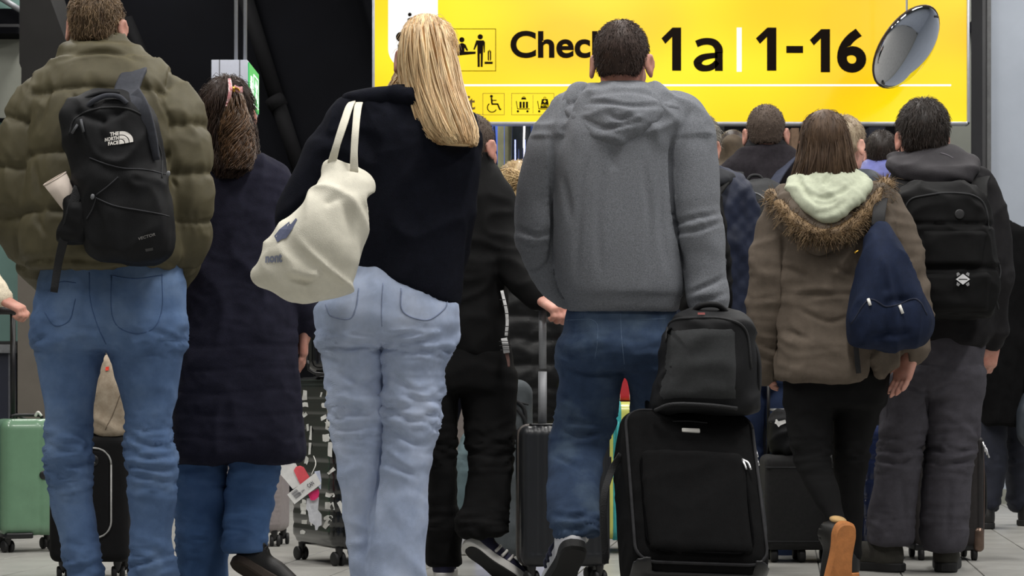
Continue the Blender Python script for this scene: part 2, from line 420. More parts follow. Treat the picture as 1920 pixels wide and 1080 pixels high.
# black back wall behind the queue, with its slanted ribs
X = lambda px, Y: (px - 960) * Y / F
Z = lambda py, Y: CH - (py - HZ) * Y / F
bw = structure(box('wall_back', X(60, YB), X(1700, YB), YB, YB + 0.2, 0, 4.6, M_black))
for (xa, ya), (xb, yb), r in (((452, -30), (520, 190), 0.055), ((520, 190), (566, 330), 0.055), ((684, -20), (720, 120), 0.04), ((238, 40), (285, 150), 0.05), ((285, 150), (360, 330), 0.05)):
    a = W(xa, ya, YB - 0.06); b = W(xb, yb, YB - 0.06); dirv = (b - a) / np.linalg.norm(b - a)
    o = tube('slanted_rib', [a - dirv * 0.02, b + dirv * 0.02], r, M_black if xa > 600 else mat('rib_black', (17, 17, 19), rough=0.8, var=0.1, spec=0.15), bw, sides=12, smooth=False)
o = tube('rib_collar', [W(513, 182, YB - 0.06), W(524, 202, YB - 0.06)], 0.07, mat('rib_black', (22, 22, 24)), bw, sides=12, smooth=False)
# recessed blue-lit glazing seen under the sign
M_bglass = mat('blue_lit_glass', (90, 120, 220), rough=0.1, var=0.25, vscale=6, bump=0.0, emit=((96, 128, 230), 0.55), stretch=(8, 1, 1))
M_olive = mat('olive_metal', (150, 150, 118), rough=0.35, var=0.15, vscale=6, bump=0.02, metal=0.3)
M_dkglass = mat('dark_column', (34, 38, 42), rough=0.1, var=0.2, vscale=10, bump=0.0, spec=0.8)
YG = YB - 0.1
gz = empty('glazed_shopfront', W(965, 990, YG), 'blue-lit glass shopfront with columns below the yellow sign', 'shopfront'); gz.location[2] = 0
def slab(name, xa, xb, ya, yb, Y, d, m, parent, shear=0.0):
    a, b, c, e = W(xa, yb, Y), W(xb, yb, Y), W(xb + shear, ya, Y), W(xa + shear, ya, Y)
    V = np.array([a, b, c, e, a + [0, d, 0], b + [0, d, 0], c + [0, d, 0], e + [0, d, 0]])
    return mkobj(name, V, np.array([[0, 1, 2, 3], [5, 4, 7, 6], [4, 0, 3, 7], [1, 5, 6, 2], [3, 2, 6, 7], [4, 5, 1, 0]]), m, parent, smooth=False)
slab('glass_pane', 880, 1075, 150, 924, YG, 0.02, M_bglass, gz)
slab('column_cladding', 933, 945, 150, 924, YG - 0.16, 0.1, M_olive, gz); slab('column_cladding', 946, 957, 150, 924, YG - 0.15, 0.1, M_olive, gz)
lathe('glass_column', [(0.085, 0.0), (0.085, Z(150, YG - 0.2))], M_dkglass, gz, 24, c=(X(978, YG - 0.2), YG - 0.2, 0))
for px in (965, 983): slab('light_strip', px, px + 2, 262, 300, YG - 0.31, 0.01, mat('white_blue_strip', (190, 200, 255), emit=((150, 160, 255), 1.6), bump=0), gz)
slab('slanted_mullion', 821, 839, 150, 925, YG - 0.3, 0.08, mat('bronze_mullion', (112, 104, 100), rough=0.5, var=0.06), gz, shear=219)
slab('glass_mullion', 967, 971, 150, 924, YG - 0.03, 0.02, mat('navy_mullion', (30, 36, 70), rough=0.4), gz, shear=-48)
# dark shop interior right of the hoodie: coats and boxes on shelves far back
for i, (xa, xb, ya, yb, c) in enumerate(((1345, 1358, 236, 926, (20, 24, 24)), (1484, 1498, 240, 926, (120, 96, 76)), (1630, 1660, 238, 926, (30, 34, 48)))):
    o = slab('tall_cabinet', xa, xb, ya, yb, YB - 0.3, 0.25, mat('stock_%d' % i, c, rough=0.8), None)
    tag(o, ('narrow dark green cabinet against the black wall, beside the grey-haired head', 'slim tan cabinet under the sign, right of the cropped head', 'dark blue cabinet under the sign, left of the black-haired head')[i], 'cabinet')
# right side: grey-green recess, dark post, pale wall
YR = 13.4
structure(box('wall_recess', X(1690, YB + 0.05), X(1960, YB + 0.05), YB + 0.05, YB + 0.15, 0, 4.6, M_greywall))
o = structure(box('trim_1', X(1800, YB), X(1900, YB), YB, YB + 0.06, Z(62, YB), Z(57, YB), M_post))
tube('cable_tray', [W(1812, 62, YB - 0.05), W(1850, 10, YB - 0.05)], 0.025, M_black, o, sides=8, smooth=False)
wr = structure(box('wall_right', X(1856, YR), 8.9, YR, YR + 0.3, 0, 4.6, M_palewall))
structure(box('trim_2', X(1840, YR), X(1856, YR), YR - 0.03, YR + 0.3, 0, 4.6, M_post))
structure(box('trim_3', X(1848, YR), X(1855, YR), YR - 0.05, YR - 0.02, 0, 4.6, mat('grey_edge', (96, 97, 98), rough=0.5)))
structure(box('baseboard_right', X(1857, YR), 8.9, YR - 0.02, YR, 0, 0.09, M_greywall))
structure(box('wall_side', 8.7, 8.9, -1, YR, 0, 4.6, M_palewall))
# left side: taupe pillar with dark sloping cladding, grey wall, teal glazing, navy counter
YL = 13.0
pl = structure(box('pillar', X(33, YL), X(235, YL), YL, YL + 0.6, 0.52, Z(470, YL), M_taupe))
box('plinth', X(33, YL), X(235, YL), YL - 0.01, YL + 0.6, 0, 0.52, M_brown, pl)
a = [(37, 470), (245, 470), (205, 300), (73, -60), (37, -60), (36, 118), (40, 128)]
Vp = np.array([W(x, y, YL) for x, y in a] + [W(x, y, YL) + [0, 0.6, 0] for x, y in a]); n = len(a)
mkobj('dark_cladding', Vp, [list(range(n)), list(range(2 * n - 1, n - 1, -1))] + [[i, i + n, (i + 1) % n + n, (i + 1) % n] for i in range(n)], M_char, pl, smooth=False)
YW = 14.2
wl = structure(box('wall_left', -7.5, X(45, YW), YW, YW + 0.2, 0, 4.6, M_greywall))
structure(box('wall_side_left', -7.5, -7.3, -1, YW, 0, 4.6, M_greywall))
for k, (ya, yb, m) in enumerate(((-20, 16, M_teal), (17, 46, M_black), (46, 52, M_post), (52, 64, M_black))):
    box('bulkhead_strip', -6.6, X(36, YW - 0.2), YW - 0.2 - 0.01 * k, YW, Z(yb, YW - 0.2), Z(ya, YW - 0.2), m, wl)
tube('cable_tray', [W(-6, -8, YW - 0.3), W(40, 20, YW - 0.3)], 0.02, M_alu, wl, sides=8, smooth=False)
gw = structure(box('window_1', -6.6, X(36, YW - 0.1), YW - 0.08, YW, Z(640, YW - 0.1), Z(229, YW - 0.1), M_teal))
box('window_frame', -6.6, X(36, YW - 0.1), YW - 0.12, YW, Z(229, YW - 0.1), Z(222, YW - 0.1), M_black, gw)
box('window_sill', -6.6, X(36, YW - 0.1), YW - 0.16, YW, Z(645, YW - 0.1), Z(640, YW - 0.1), M_post, gw)
ct = empty('service_counter', (X(-60, 13.2), 13.2, 0), 'dark navy service counter with a grey end panel at the left edge', 'counter')
box('counter_front', X(-300, 13.2), X(17, 13.2), 13.2, 13.7, 0, Z(662, 13.2), M_navyp, ct)
box('end_panel', X(17, 13.2), X(31, 13.2), 13.18, 13.7, 0, Z(662, 13.2), mat('counter_grey', (98, 100, 108), rough=0.5), ct)
box('counter_top', X(-300, 13.2), X(33, 13.2), 13.16, 13.72, Z(662, 13.2), Z(646, 13.2), mat('counter_light', (126, 128, 132), rough=0.4), ct)

# ------------------------------------------------------------------ the yellow lightbox sign
YS = 12.2
def s2(px, py, dy=0.0): return W(px, py, YS) + np.array([0, dy, 0])
sign = empty('overhead_sign', (X(1258, YS), YS, Z(233, YS)), 'large yellow backlit check-in sign with black numbers 1a and 1-16', 'sign')
def emat(name, col, strength, uneven=0.0):
    m = bpy.data.materials.new(name); m.use_nodes = True; nt = m.node_tree; N = nt.nodes; b = N['Principled BSDF']
    b.inputs['Base Color'].default_value = tuple(v * 0.12 for v in lin(col)[:3]) + (1,); b.inputs['Roughness'].default_value = 0.35
    b.inputs['Emission Color'].default_value = lin(col); b.inputs['Emission Strength'].default_value = strength
    if uneven:      # fluorescent tubes behind the acrylic light it unevenly
        tc = N.new('ShaderNodeTexCoord'); mp = N.new('ShaderNodeMapping'); mp.inputs['Scale'].default_value = (0.75, 1, 1.1); mp.inputs['Location'].default_value = (0.35, 0, 0.62)
        nz = N.new('ShaderNodeTexNoise'); nz.inputs['Scale'].default_value = 1.25; nz.inputs['Detail'].default_value = 1.0
        nt.links.new(tc.outputs['Object'], mp.inputs[0]); nt.links.new(mp.outputs[0], nz.inputs['Vector'])
        cr = N.new('ShaderNodeValToRGB'); e = cr.color_ramp.elements
        e[0].position = 0.34; e[0].color = lin((250, 196, 0)); e[1].position = 0.68; e[1].color = lin((255, 242, 28)); k = e.new(0.5); k.color = lin((254, 218, 2))
        nt.links.new(nz.outputs[0], cr.inputs[0]); nt.links.new(cr.outputs[0], b.inputs['Emission Color'])
    return m
EXPO = 2 ** SC.view_settings.exposure
M_sy = emat('sign_yellow', (253, 218, 0), 1.0 / EXPO, 1.0); M_sw = emat('sign_white', (252, 252, 250), 1.0 / EXPO)
M_ink = mat('sign_ink', (20, 13, 8), rough=0.6, var=0.02, bump=0, spec=0.05)
M_frame = mat('sign_frame', (188, 190, 196), rough=0.35, var=0.04, bump=0.02, metal=0.5)
box('housing', X(703, YS), X(1812, YS), YS + 0.01, YS + 0.06, Z(228, YS), Z(-60, YS), mat('sign_housing', (150, 152, 156), rough=0.5), sign)
box('lit_panel', X(703, YS), X(1812, YS), YS - 0.004, YS + 0.012, Z(229, YS), Z(-58, YS), M_sy, sign)
for xa, xb, ya, yb in ((698, 703, -62, 234), (1812, 1817, -62, 234), (698, 1817, 229, 234), (698, 1817, -64, -58)):
    box('frame_profile', X(xa, YS), X(xb, YS), YS - 0.02, YS + 0.065, Z(yb, YS), Z(ya, YS), M_frame, sign, bev=0.003)
for px in (840, 1680): tube('hanger_rod', [s2(px, -60, 0.03), np.array([X(px, YS), YS + 0.03, 4.6])], 0.02, M_alu, sign, smooth=False)
DEP = [0]
def prnt(name, V2, Q, m, lab=None, dy=-0.007):
    V = np.array([s2(x, y, dy) for x, y in V2])
    o = mkobj(name, V, Q, m, sign, smooth=False)
    if lab: o['label'] = lab
    return o
def disc2(cx, cy, r, n=20, ry=None): return [(cx + r * math.cos(t), cy + (ry or r) * math.sin(t)) for t in np.arange(n) / n * 2 * math.pi]
def rect2(a, b, c, d): return [(a, b), (c, b), (c, d), (a, d)]
def multi(polys):
    V, Q = [], []
    for p in polys: Q.append(list(range(len(V), len(V) + len(p)))); V += list(p)
    return V, Q
def arc2(cx, cy, r, w, a0, a1, n=24):
    out = []
    T = np.radians(np.linspace(a0, a1, n))
    for i in range(n - 1):
        out.append([(cx + (r + s) * math.cos(t), cy + (r + s) * math.sin(t)) for t, s in ((T[i], -w / 2), (T[i + 1], -w / 2), (T[i + 1], w / 2), (T[i], w / 2))])
    return out
def line2(a, b, w):
    a = np.array(a, float); b = np.array(b, float); d = (b - a) / np.linalg.norm(b - a); n = np.array([-d[1], d[0]]) * w / 2
    return [tuple(a + n), tuple(b + n), tuple(b - n), tuple(a - n)]
def frame2(a, b, c, d, w): return [rect2(a, b, c, b + w), rect2(a, d - w, c, d), rect2(a, b + w, a + w, d - w), rect2(c - w, b + w, c, d - w)]
def fit(name, s, x0, x1, y0, y1, bold, m=None, lab=None):
    V, Q = text_vf(s, bold); lo, hi = V.min(0), V.max(0)
    U = (V - lo) / (hi - lo); prnt(name, [(x0 + (x1 - x0) * u, y1 - (y1 - y0) * v) for u, v in U], Q, m or M_ink, lab)
one = lambda x0, x1, y0, y1: [[(x1 - (x1 - x0) * 0.44, y0), (x1, y0), (x1, y1), (x1 - (x1 - x0) * 0.46, y1), (x1 - (x1 - x0) * 0.46, y0 + (y1 - y0) * 0.22), (x0 + (x1 - x0) * 0.2, y0 + (y1 - y0) * 0.38), (x0, y0 + (y1 - y0) * 0.25)]]
# white tab with pictograms, largely behind the blonde head
tab = [(733, -58), (821, -58), (821, 120)] + [(821 - 0 * t, 120) for t in ()] + [(821, 128), (780, 128)] + [(733 + 40 * (1 - math.cos(t)), 88 + 40 * math.sin(t)) for t in np.linspace(math.pi / 2, 0, 10)]
tab = [(728, -58), (821, -58), (821, 130), (766, 130)] + [(766 - 38 * math.sin(t), 92 + 38 * math.cos(t)) for t in np.linspace(0, math.pi / 2, 10)]
prnt('white_tab', *multi([tab]), M_sw, 'white rounded tab with black figures', -0.006)
prnt('pictogram', *multi([disc2(768.5, 28, 3.6), [(764, 36), (770, 33), (773, 38), (772, 62), (766, 62), (764, 48)], disc2(752, 70, 9.5, 24), [(786, 34), (792, 27), (806, 27), (812, 33), (806, 60), (790, 60)], rect2(746, 84, 758, 110)]), M_ink, 'black figures on white', -0.012)
# check-in desk pictogram
prnt('pictogram', *multi(frame2(849, 54, 930, 134, 1.2)), M_ink, dy=-0.0075)
prnt('pictogram', *multi([disc2(866, 75, 5), [(857, 97), (860, 84), (865, 81), (868, 81), (873, 84), (878, 95), (875, 96), (871, 90), (871, 97), (861, 97), (861, 90), (859, 97)],
    [(856, 97), (892, 97), (892, 101.5), (856, 105)], disc2(900.5, 69.5, 5), [(893, 76), (907, 76), (909.5, 80), (909, 99), (907, 99), (906, 84), (905, 126), (901.3, 126), (901.3, 101), (899.7, 101), (899.7, 126), (895.5, 126), (895, 84), (890, 94), (887.5, 93)],
    rect2(908.5, 116, 924, 120.5), [(914.5, 97), (916, 95), (917, 95), (917, 114), (915.5, 114), (914.5, 112)], [(918.5, 95), (919.5, 95), (921, 97), (921, 112), (920, 114), (918.5, 114)], rect2(917.3, 93, 918.2, 98)]), M_ink, 'check-in desk figure with suitcase')
fit('lettering', 'Check-in', 957, 1214, 58, 109.5, 0.028, lab='the word Check-in')
prnt('numeral', *multi(one(1240, 1277, 52, 133)), M_ink)
def stroke2(pts, wd, n=6):
    P = catmull([(x, y, 0) for x, y in pts], n)[:, :2]; T = np.gradient(P, axis=0); T /= np.linalg.norm(T, axis=1, keepdims=True); Nn = np.stack([-T[:, 1], T[:, 0]], 1); ww = np.interp(np.linspace(0, 1, len(P)), np.linspace(0, 1, len(wd)), wd)[:, None] / 2
    A, B_ = P + Nn * ww, P - Nn * ww; return [[tuple(A[i]), tuple(A[i + 1]), tuple(B_[i + 1]), tuple(B_[i])] for i in range(len(P) - 1)]
prnt('lettering', *multi(stroke2([(1305.5, 83), (1316, 79), (1328, 78), (1339, 81), (1346.5, 90), (1347.8, 100)], [13, 13, 13, 14, 15, 15.5]) + [rect2(1340.2, 98, 1355, 133.5)] + stroke2([(1345, 104), (1330, 105.5), (1316, 109), (1308, 117.5), (1312.5, 126), (1323, 128.5), (1335, 125.5), (1345, 116)], [10, 11, 13, 16, 14, 12, 12, 10])), M_ink)
prnt('divider_bar', *multi([rect2(1381, 52, 1390.5, 135)]), M_sw)
prnt('numeral', *multi(one(1417, 1455.5, 52, 133)), M_ink)
prnt('dash', *multi([rect2(1474, 86.5, 1505.5, 100)]), M_ink)
prnt('numeral', *multi(one(1518, 1556, 55, 136)), M_ink)
fit('numeral', '6', 1569, 1624, 54, 137, 0.035)
prnt('white_line', *multi([rect2(733, 158.3, 1783, 162)]), M_sw)
M_grey_ink = mat('sign_brown_ink', (104, 76, 10), rough=0.5, bump=0)
fit('lettering', 'Lift', 848, 891, 180, 206, 0.02, M_grey_ink, 'the word Lift')
prnt('pictogram', *multi(frame2(905, 175, 946, 216, 0.8)), M_grey_ink)
prnt('pictogram', *multi([disc2(921.5, 181, 2.8), line2((921.5, 184), (922.5, 195), 3.2), line2((922, 188.5), (931, 188.5), 2), line2((921.5, 195.5), (934, 195.5), 3), line2((933, 195), (937, 205), 3), line2((936.5, 206.3), (940, 204.8), 2.4)] + arc2(922.5, 202, 8.6, 2, 25, 235)), M_ink, 'wheelchair figure')
prnt('pictogram', *multi(frame2(959, 175, 1039, 216, 0.8) + [rect2(999, 178, 999.6, 213)]), M_grey_ink)
prnt('pictogram', *multi([disc2(971, 209, 2.2), disc2(989, 209, 2.2), line2((970, 204.5), (993, 204.5), 1.6), line2((970.5, 205), (968, 189.5), 1.4), rect2(974, 191, 978, 203), rect2(980, 191, 984, 203), rect2(986, 191, 990, 203)] + [[(977, 187), (978.5, 183), (985.5, 183), (987, 187)], rect2(980, 181, 984, 182)]), M_ink, 'luggage trolley figure')
prnt('pictogram', *multi([disc2(1011, 209, 2.2), disc2(1029, 209, 2.2), line2((1010, 204.5), (1031, 204.5), 1.6), line2((1010.5, 205), (1008, 189.5), 1.4), [(1016, 186), (1027, 186), (1030, 203), (1013, 203)]] + arc2(1021.5, 184.3, 2, 1, 0, 360)), M_ink, '40 kg weight on a trolley')
fit('weight_text', '40 kg', 1014.5, 1028.8, 195, 201.5, 0.02, M_sy)
sign.children[-1].location.y -= 0.003
prnt('weight_text', *multi([rect2(1020.5, 188, 1022.3, 193), rect2(1019, 189.6, 1024, 191.3)]), M_sy, dy=-0.011)

# ------------------------------------------------------------------ convex mirror hung before the sign
YM = 11.7
mc = W(1702, 90, YM); mir = empty('convex_mirror', mc, 'tilted round convex mirror with a dark rim hanging before the yellow sign', 'mirror')
th = math.acos(96 / 170.0); nrm = Vector((math.sin(th) * 0.74, -math.cos(th), -math.sin(th) * 0.67)).normalized()
Rm = 85 * YM / F
prof = [(Rm * math.sin(a) if i else 0.0005, 0.10 * math.cos(a * 1.0) - 0.02) for i, a in enumerate(np.linspace(0, math.pi / 2, 14))][::-1]
prof = [(r, t * 0.55) for r, t in prof]
V, Q = lathe_vf(prof, 40, nrm, mc); mkobj('mirror_face', V, Q, mat('mirror_glass', (214, 216, 222), rough=0.04, var=0.0, bump=0, metal=1.0), mir)
ang = np.arange(41) / 40 * 2 * math.pi; q = np.array(Vector((0, 0, 1)).rotation_difference(nrm).to_matrix())
tube('rim', [mc + q @ np.array([Rm * math.cos(a), Rm * math.sin(a), -0.012]) for a in ang], 0.007, mat('dark_rim', (58, 42, 28), rough=0.5), mir, sides=6, smooth=False)
lathe('back_shell', [(Rm * 0.98, -0.014), (Rm * 0.7, -0.05), (0.02, -0.07)], M_post, mir, 32, nrm, mc)
tube('hanger_rod', [mc - np.array(nrm) * 0.05, np.array([mc[0] , mc[1] + 0.03, mc[2] + 0.15]), np.array([mc[0], mc[1] + 0.03, 4.6])], 0.006, M_alu, mir, sides=8, smooth=False)
for a in (2.0, 5.2):
    pc = mc + q @ np.array([Rm * 0.93 * math.cos(a), Rm * 0.93 * math.sin(a), 0.012]); lathe('rim_bolt', [(0.008, 0), (0.006, 0.012)], M_post, mir, 10, nrm, pc)

# ------------------------------------------------------------------ green exit box on two rods
YE = 9.8
ex = empty('exit_sign', (X(431, YE), YE + 0.2, Z(199, YE)), 'grey box with a green emergency exit face hanging above the ponytailed head', 'sign')
xe0, xe1, ze0, ze1 = X(396, YE), X(466, YE), Z(199, YE), Z(112, YE)
Re = Matrix.Rotation(math.radians(0.4), 3, 'Z')
M_exg = mat('exit_grey', (190, 194, 208), rough=0.5, var=0.03, bump=0.02)
L_ = 0.40
box('case', xe0, xe1 - 0.004, YE, YE + L_, ze0, ze1, M_exg, ex, bev=0.004)
for px in (411, 449): box('seam', X(px, YE), X(px, YE) + 0.003, YE - 0.0015, YE + 0.01, ze0, ze1, M_post, ex)
M_exgreen = mat('exit_green', (40, 150, 84), rough=0.4, var=0.03, bump=0, emit=((34, 150, 80), 0.8))
M_exw = mat('exit_white', (240, 250, 244), rough=0.4, bump=0, emit=((225, 245, 232), 0.9))
box('green_face', xe1 - 0.004, xe1 + 0.002, YE + 0.012, YE + L_ - 0.012, ze0 + 0.014, ze1 - 0.01, M_exgreen, ex)
def exf(name, y0, y1, z0, z1): return box(name, xe1 + 0.001, xe1 + 0.004, YE + y0, YE + y1, ze0 + z0, ze0 + z1, M_exw, ex)
H_ = ze1 - ze0
for a in ((0.05, 0.13, 0.045, 0.125), (0.065, 0.115, 0.13, 0.15)): exf('pictogram', *a)
for a in ((0.17, 0.176, 0.03, 0.17), (0.344, 0.35, 0.03, 0.17), (0.17, 0.35, 0.168, 0.173), (0.17, 0.35, 0.03, 0.034)): exf('pictogram', *a)
vv = [(0.24, 0.16), (0.262, 0.15), (0.29, 0.135), (0.315, 0.14), (0.31, 0.125), (0.285, 0.115), (0.28, 0.09), (0.32, 0.055), (0.305, 0.05), (0.262, 0.078), (0.23, 0.045), (0.215, 0.055), (0.24, 0.09), (0.245, 0.12), (0.22, 0.115), (0.212, 0.125), (0.235, 0.14)]
n = len(vv); mkobj('pictogram', [(xe1 + 0.0045, YE + y, ze0 + z) for y, z in vv], [list(range(n))], M_exw, ex, smooth=False)
for px in (432, 449.5): tube('hanger_rod', [(X(px, YE), YE + 0.2, ze1 - 0.005), (X(px, YE), YE + 0.2, 4.6)], 0.009, M_alu, ex, smooth=False)

# ------------------------------------------------------------------ body templates
M_skin = mat('skin', (204, 158, 142), rough=0.55, var=0.06, vscale=18, bump=0.1, bscale=220, spec=0.35, sss=0.15, col2=(184, 124, 108))
M_eye = mat('eye_white', (225, 222, 215), rough=0.2, var=0.02, bump=0)
def ry(P, a):
    c, s = math.cos(a), math.sin(a); return np.stack([c * P[:, 0] + s * P[:, 1], -s * P[:, 0] + c * P[:, 1], P[:, 2]], 1)
CRAN = ((0, -0.012, 0.035), (0.076, 0.098, 0.088))
def head_fn():
    cr = ell(*CRAN); fa = ell((0, 0.03, -0.03), (0.06, 0.068, 0.085)); jw = ell((0, 0.045, -0.078), (0.043, 0.043, 0.036))
    nose = cone((0, 0.094, 0.0), (0, 0.112, -0.034), 0.008, 0.013); nos2 = ell((0.011, 0.1, -0.038), (0.009, 0.012, 0.008))
    brow = ell((0.025, 0.087, 0.022), (0.026, 0.014, 0.009)); sock = ell((0.03, 0.101, 0.002), (0.017, 0.013, 0.011))
    lip = ell((0, 0.092, -0.064), (0.022, 0.012, 0.005)); lip2 = ell((0, 0.091, -0.074), (0.02, 0.012, 0.006)); ck = ell((0.04, 0.062, -0.03), (0.022, 0.022, 0.024))
    nk = cone((0, -0.018, -0.05), (0, -0.04, -0.21), 0.054, 0.06)
    er = ell((0, 0, 0), (0.009, 0.022, 0.035)); ec = ell((0.009, 0.004, 0.002), (0.008, 0.012, 0.02)); lobe = ell((0, 0.006, -0.032), (0.007, 0.009, 0.01))
    def f(P):
        S = P.copy(); S[:, 0] = np.abs(S[:, 0])
        d = smin(cr(S), fa(S), 0.03); d = smin(d, jw(S), 0.03); d = smin(d, ck(S), 0.02); d = smin(d, brow(S), 0.012); d = smax(d, -sock(S), 0.012)
        d = smin(d, nose(S), 0.012); d = smin(d, nos2(S), 0.008); d = smin(d, lip(S), 0.006); d = smin(d, lip2(S), 0.006); d = smin(d, nk(S), 0.035)
        E = ry(S - np.array([0.088, -0.014, -0.003], np.float32), math.radians(-32))
        e = smax(smin(er(E), lobe(E), 0.006), -ec(E), 0.005)
        return smin(d, e, 0.006)
    return f
HEADV, HEADQ = surf(head_fn(), (-0.11, -0.13, -0.24), (0.11, 0.14, 0.14), 0.0062, 1)
def hand_fn(curl):
    """right hand hanging from the wrist at the origin: fingers down, palm facing -x, thumb forward (+y)"""
    fs = []
    for k, (y, L, r) in enumerate(((0.030, 0.070, 0.0088), (0.010, 0.078, 0.0092), (-0.011, 0.073, 0.0088), (-0.030, 0.058, 0.0078))):
        p = np.array([0.0, y, -0.092 + abs(k - 1) * 0.004]); a = curl * (0.35 + 0.05 * k); pts = [p]; ang = a
        for q, fr in enumerate((0.45, 0.31, 0.24)):
            p = p + L * fr * np.array([-math.sin(ang), 0, -math.cos(ang)]); pts.append(p); ang += curl * (0.85 if q == 0 else 0.6)
        fs.append(chain(pts, [r, r * 0.95, r * 0.88, r * 0.75]))
    tb = chain([(-0.004, 0.022, -0.025), (-0.018, 0.046, -0.052), (-0.026 - 0.01 * curl, 0.050 - 0.008 * curl, -0.082), (-0.032 - 0.014 * curl, 0.046 - 0.016 * curl, -0.104)], [0.015, 0.0115, 0.010, 0.0078])
    palm = rbox((0, 0.0, -0.055), (0.0135, 0.041, 0.045), 0.0125); wr = cone((0, 0, 0.05), (0, 0, -0.03), 0.027, 0.022)
    def f(P):
        d = smin(palm(P), wr(P), 0.02); d = smin(d, tb(P), 0.012)
        for g in fs: d = smin(d, g(P), 0.005)
        return d
    return f
HANDS = {k: surf(hand_fn(c), (-0.11, -0.06, -0.2), (0.04, 0.08, 0.07), 0.0052, 1) for k, c in (('relaxed', 0.45), ('grip', 1.55), ('open', 0.2))}
def hair_line(style):
    if style == 'long': return [(-0.15, -0.12), (-0.03, -0.11), (0.0, -0.05), (0.03, 0.0), (0.06, 0.06), (0.1, 0.09)]
    return [(-0.15, -0.042), (-0.06, -0.042), (-0.035, -0.036), (-0.022, 0.012), (0.008, 0.032), (0.012, -0.012), (0.028, -0.008), (0.035, 0.04), (0.065, 0.07), (0.1, 0.085)]
CAPS = {}
def hair_cap(t, style):
    if (t, style) in CAPS: return CAPS[(t, style)]
    top = ell((0, CRAN[0][1], CRAN[0][2] + t * 0.35), tuple(np.array(CRAN[1]) + np.array([t * 0.8, t, t * 1.15]))); nape = ell((0, -0.04, -0.03), (0.056 + t * 0.6, 0.052 + t * 0.5, 0.06)); hl = np.array(hair_line(style))
    def f(P):
        d = smin(top(P), nape(P), 0.03); H = np.interp(P[:, 1], hl[:, 0], hl[:, 1]); return smax(d, (H - P[:, 2]) * 0.8, 0.008)
    CAPS[(t, style)] = surf(f, (-0.12, -0.15, -0.13), (0.12, 0.12, 0.18), 0.0075, 2); return CAPS[(t, style)]
def M4(loc, yaw=0, pitch=0, roll=0, sc=1.0):
    return Matrix.Translation(Vector([float(v) for v in loc])) @ Euler((pitch, roll, yaw), 'XYZ').to_matrix().to_4x4() @ Matrix.Scale(sc, 4)
def xf(M, V):
    A = np.array(M); return V @ A[:3, :3].T + A[:3, 3]
def aim(loc, down, palm):
    """hand frame: local -z along down, local -x towards palm"""
    z = -Vector(down).normalized(); x = -(Vector(palm)); x = (x - x.dot(z) * z).normalized(); y = z.cross(x)
    m = Matrix((x, y, z)).transposed().to_4x4(); return Matrix.Translation(Vector([float(v) for v in loc])) @ m

def shoe_parts(style):
    """one shoe along +y, heel at the origin, sole on z = 0"""
    out = np.array([(-0.013, -0.006), (0.013, -0.006), (0.029, 0.006), (0.036, 0.034), (0.034, 0.1), (0.043, 0.17), (0.047, 0.215), (0.038, 0.262), (0.015, 0.288), (-0.012, 0.288), (-0.034, 0.265), (-0.044, 0.215), (-0.04, 0.16), (-0.033, 0.09), (-0.036, 0.034), (-0.029, 0.006)])
    C = catmull(np.vstack([out, out[:1]]), 4)[:-1]; hgt = 0.032 if style != 'boot' else 0.03
    n = len(C); lv = [(0.94, 0.0), (1.0, 0.006), (1.0, hgt - 0.004), (0.965, hgt)]; c0 = np.array([0, 0.14]); V = []
    for s, z in lv:
        for c in C: q = c0 + (c - c0) * s; V.append((q[0], q[1], z + 0.012 * max(0, (q[1] - 0.2) / 0.09) ** 2))
    Q = [[i * n + j, i * n + (j + 1) % n, (i + 1) * n + (j + 1) % n, (i + 1) * n + j] for i in range(3) for j in range(n)] + [list(range(n - 1, -1, -1)), [3 * n + j for j in range(n)]]
    anc = 0.11 if style != 'boot' else 0.17
    toe = ell((0, 0.215, 0.035), (0.043, 0.072, 0.042 if style != 'boot' else 0.05)); mid = ell((0, 0.13, 0.05), (0.036, 0.085, 0.048)); heel = ell((0, 0.04, 0.05), (0.035, 0.042, 0.06)); col = cone((0, 0.05, 0.05), (0, 0.048, anc), 0.036, 0.042); hole = cone((0, 0.048, anc - 0.015), (0, 0.048, anc + 0.06), 0.034, 0.04)
    def f(P):
        d = smin(smin(toe(P), mid(P), 0.03), smin(heel(P), col(P), 0.02), 0.03); d = smax(d, hgt - 0.006 - P[:, 2], 0.004); d = smax(d, P[:, 2] - anc, 0.004); return smax(d, -hole(P), 0.006)
    U = surf(f, (-0.06, -0.02, 0.0), (0.06, 0.3, 0.2), 0.007, 1)
    return (np.array(V), Q), U
SHOES = {k: shoe_parts(k) for k in ('sneaker', 'boot')}

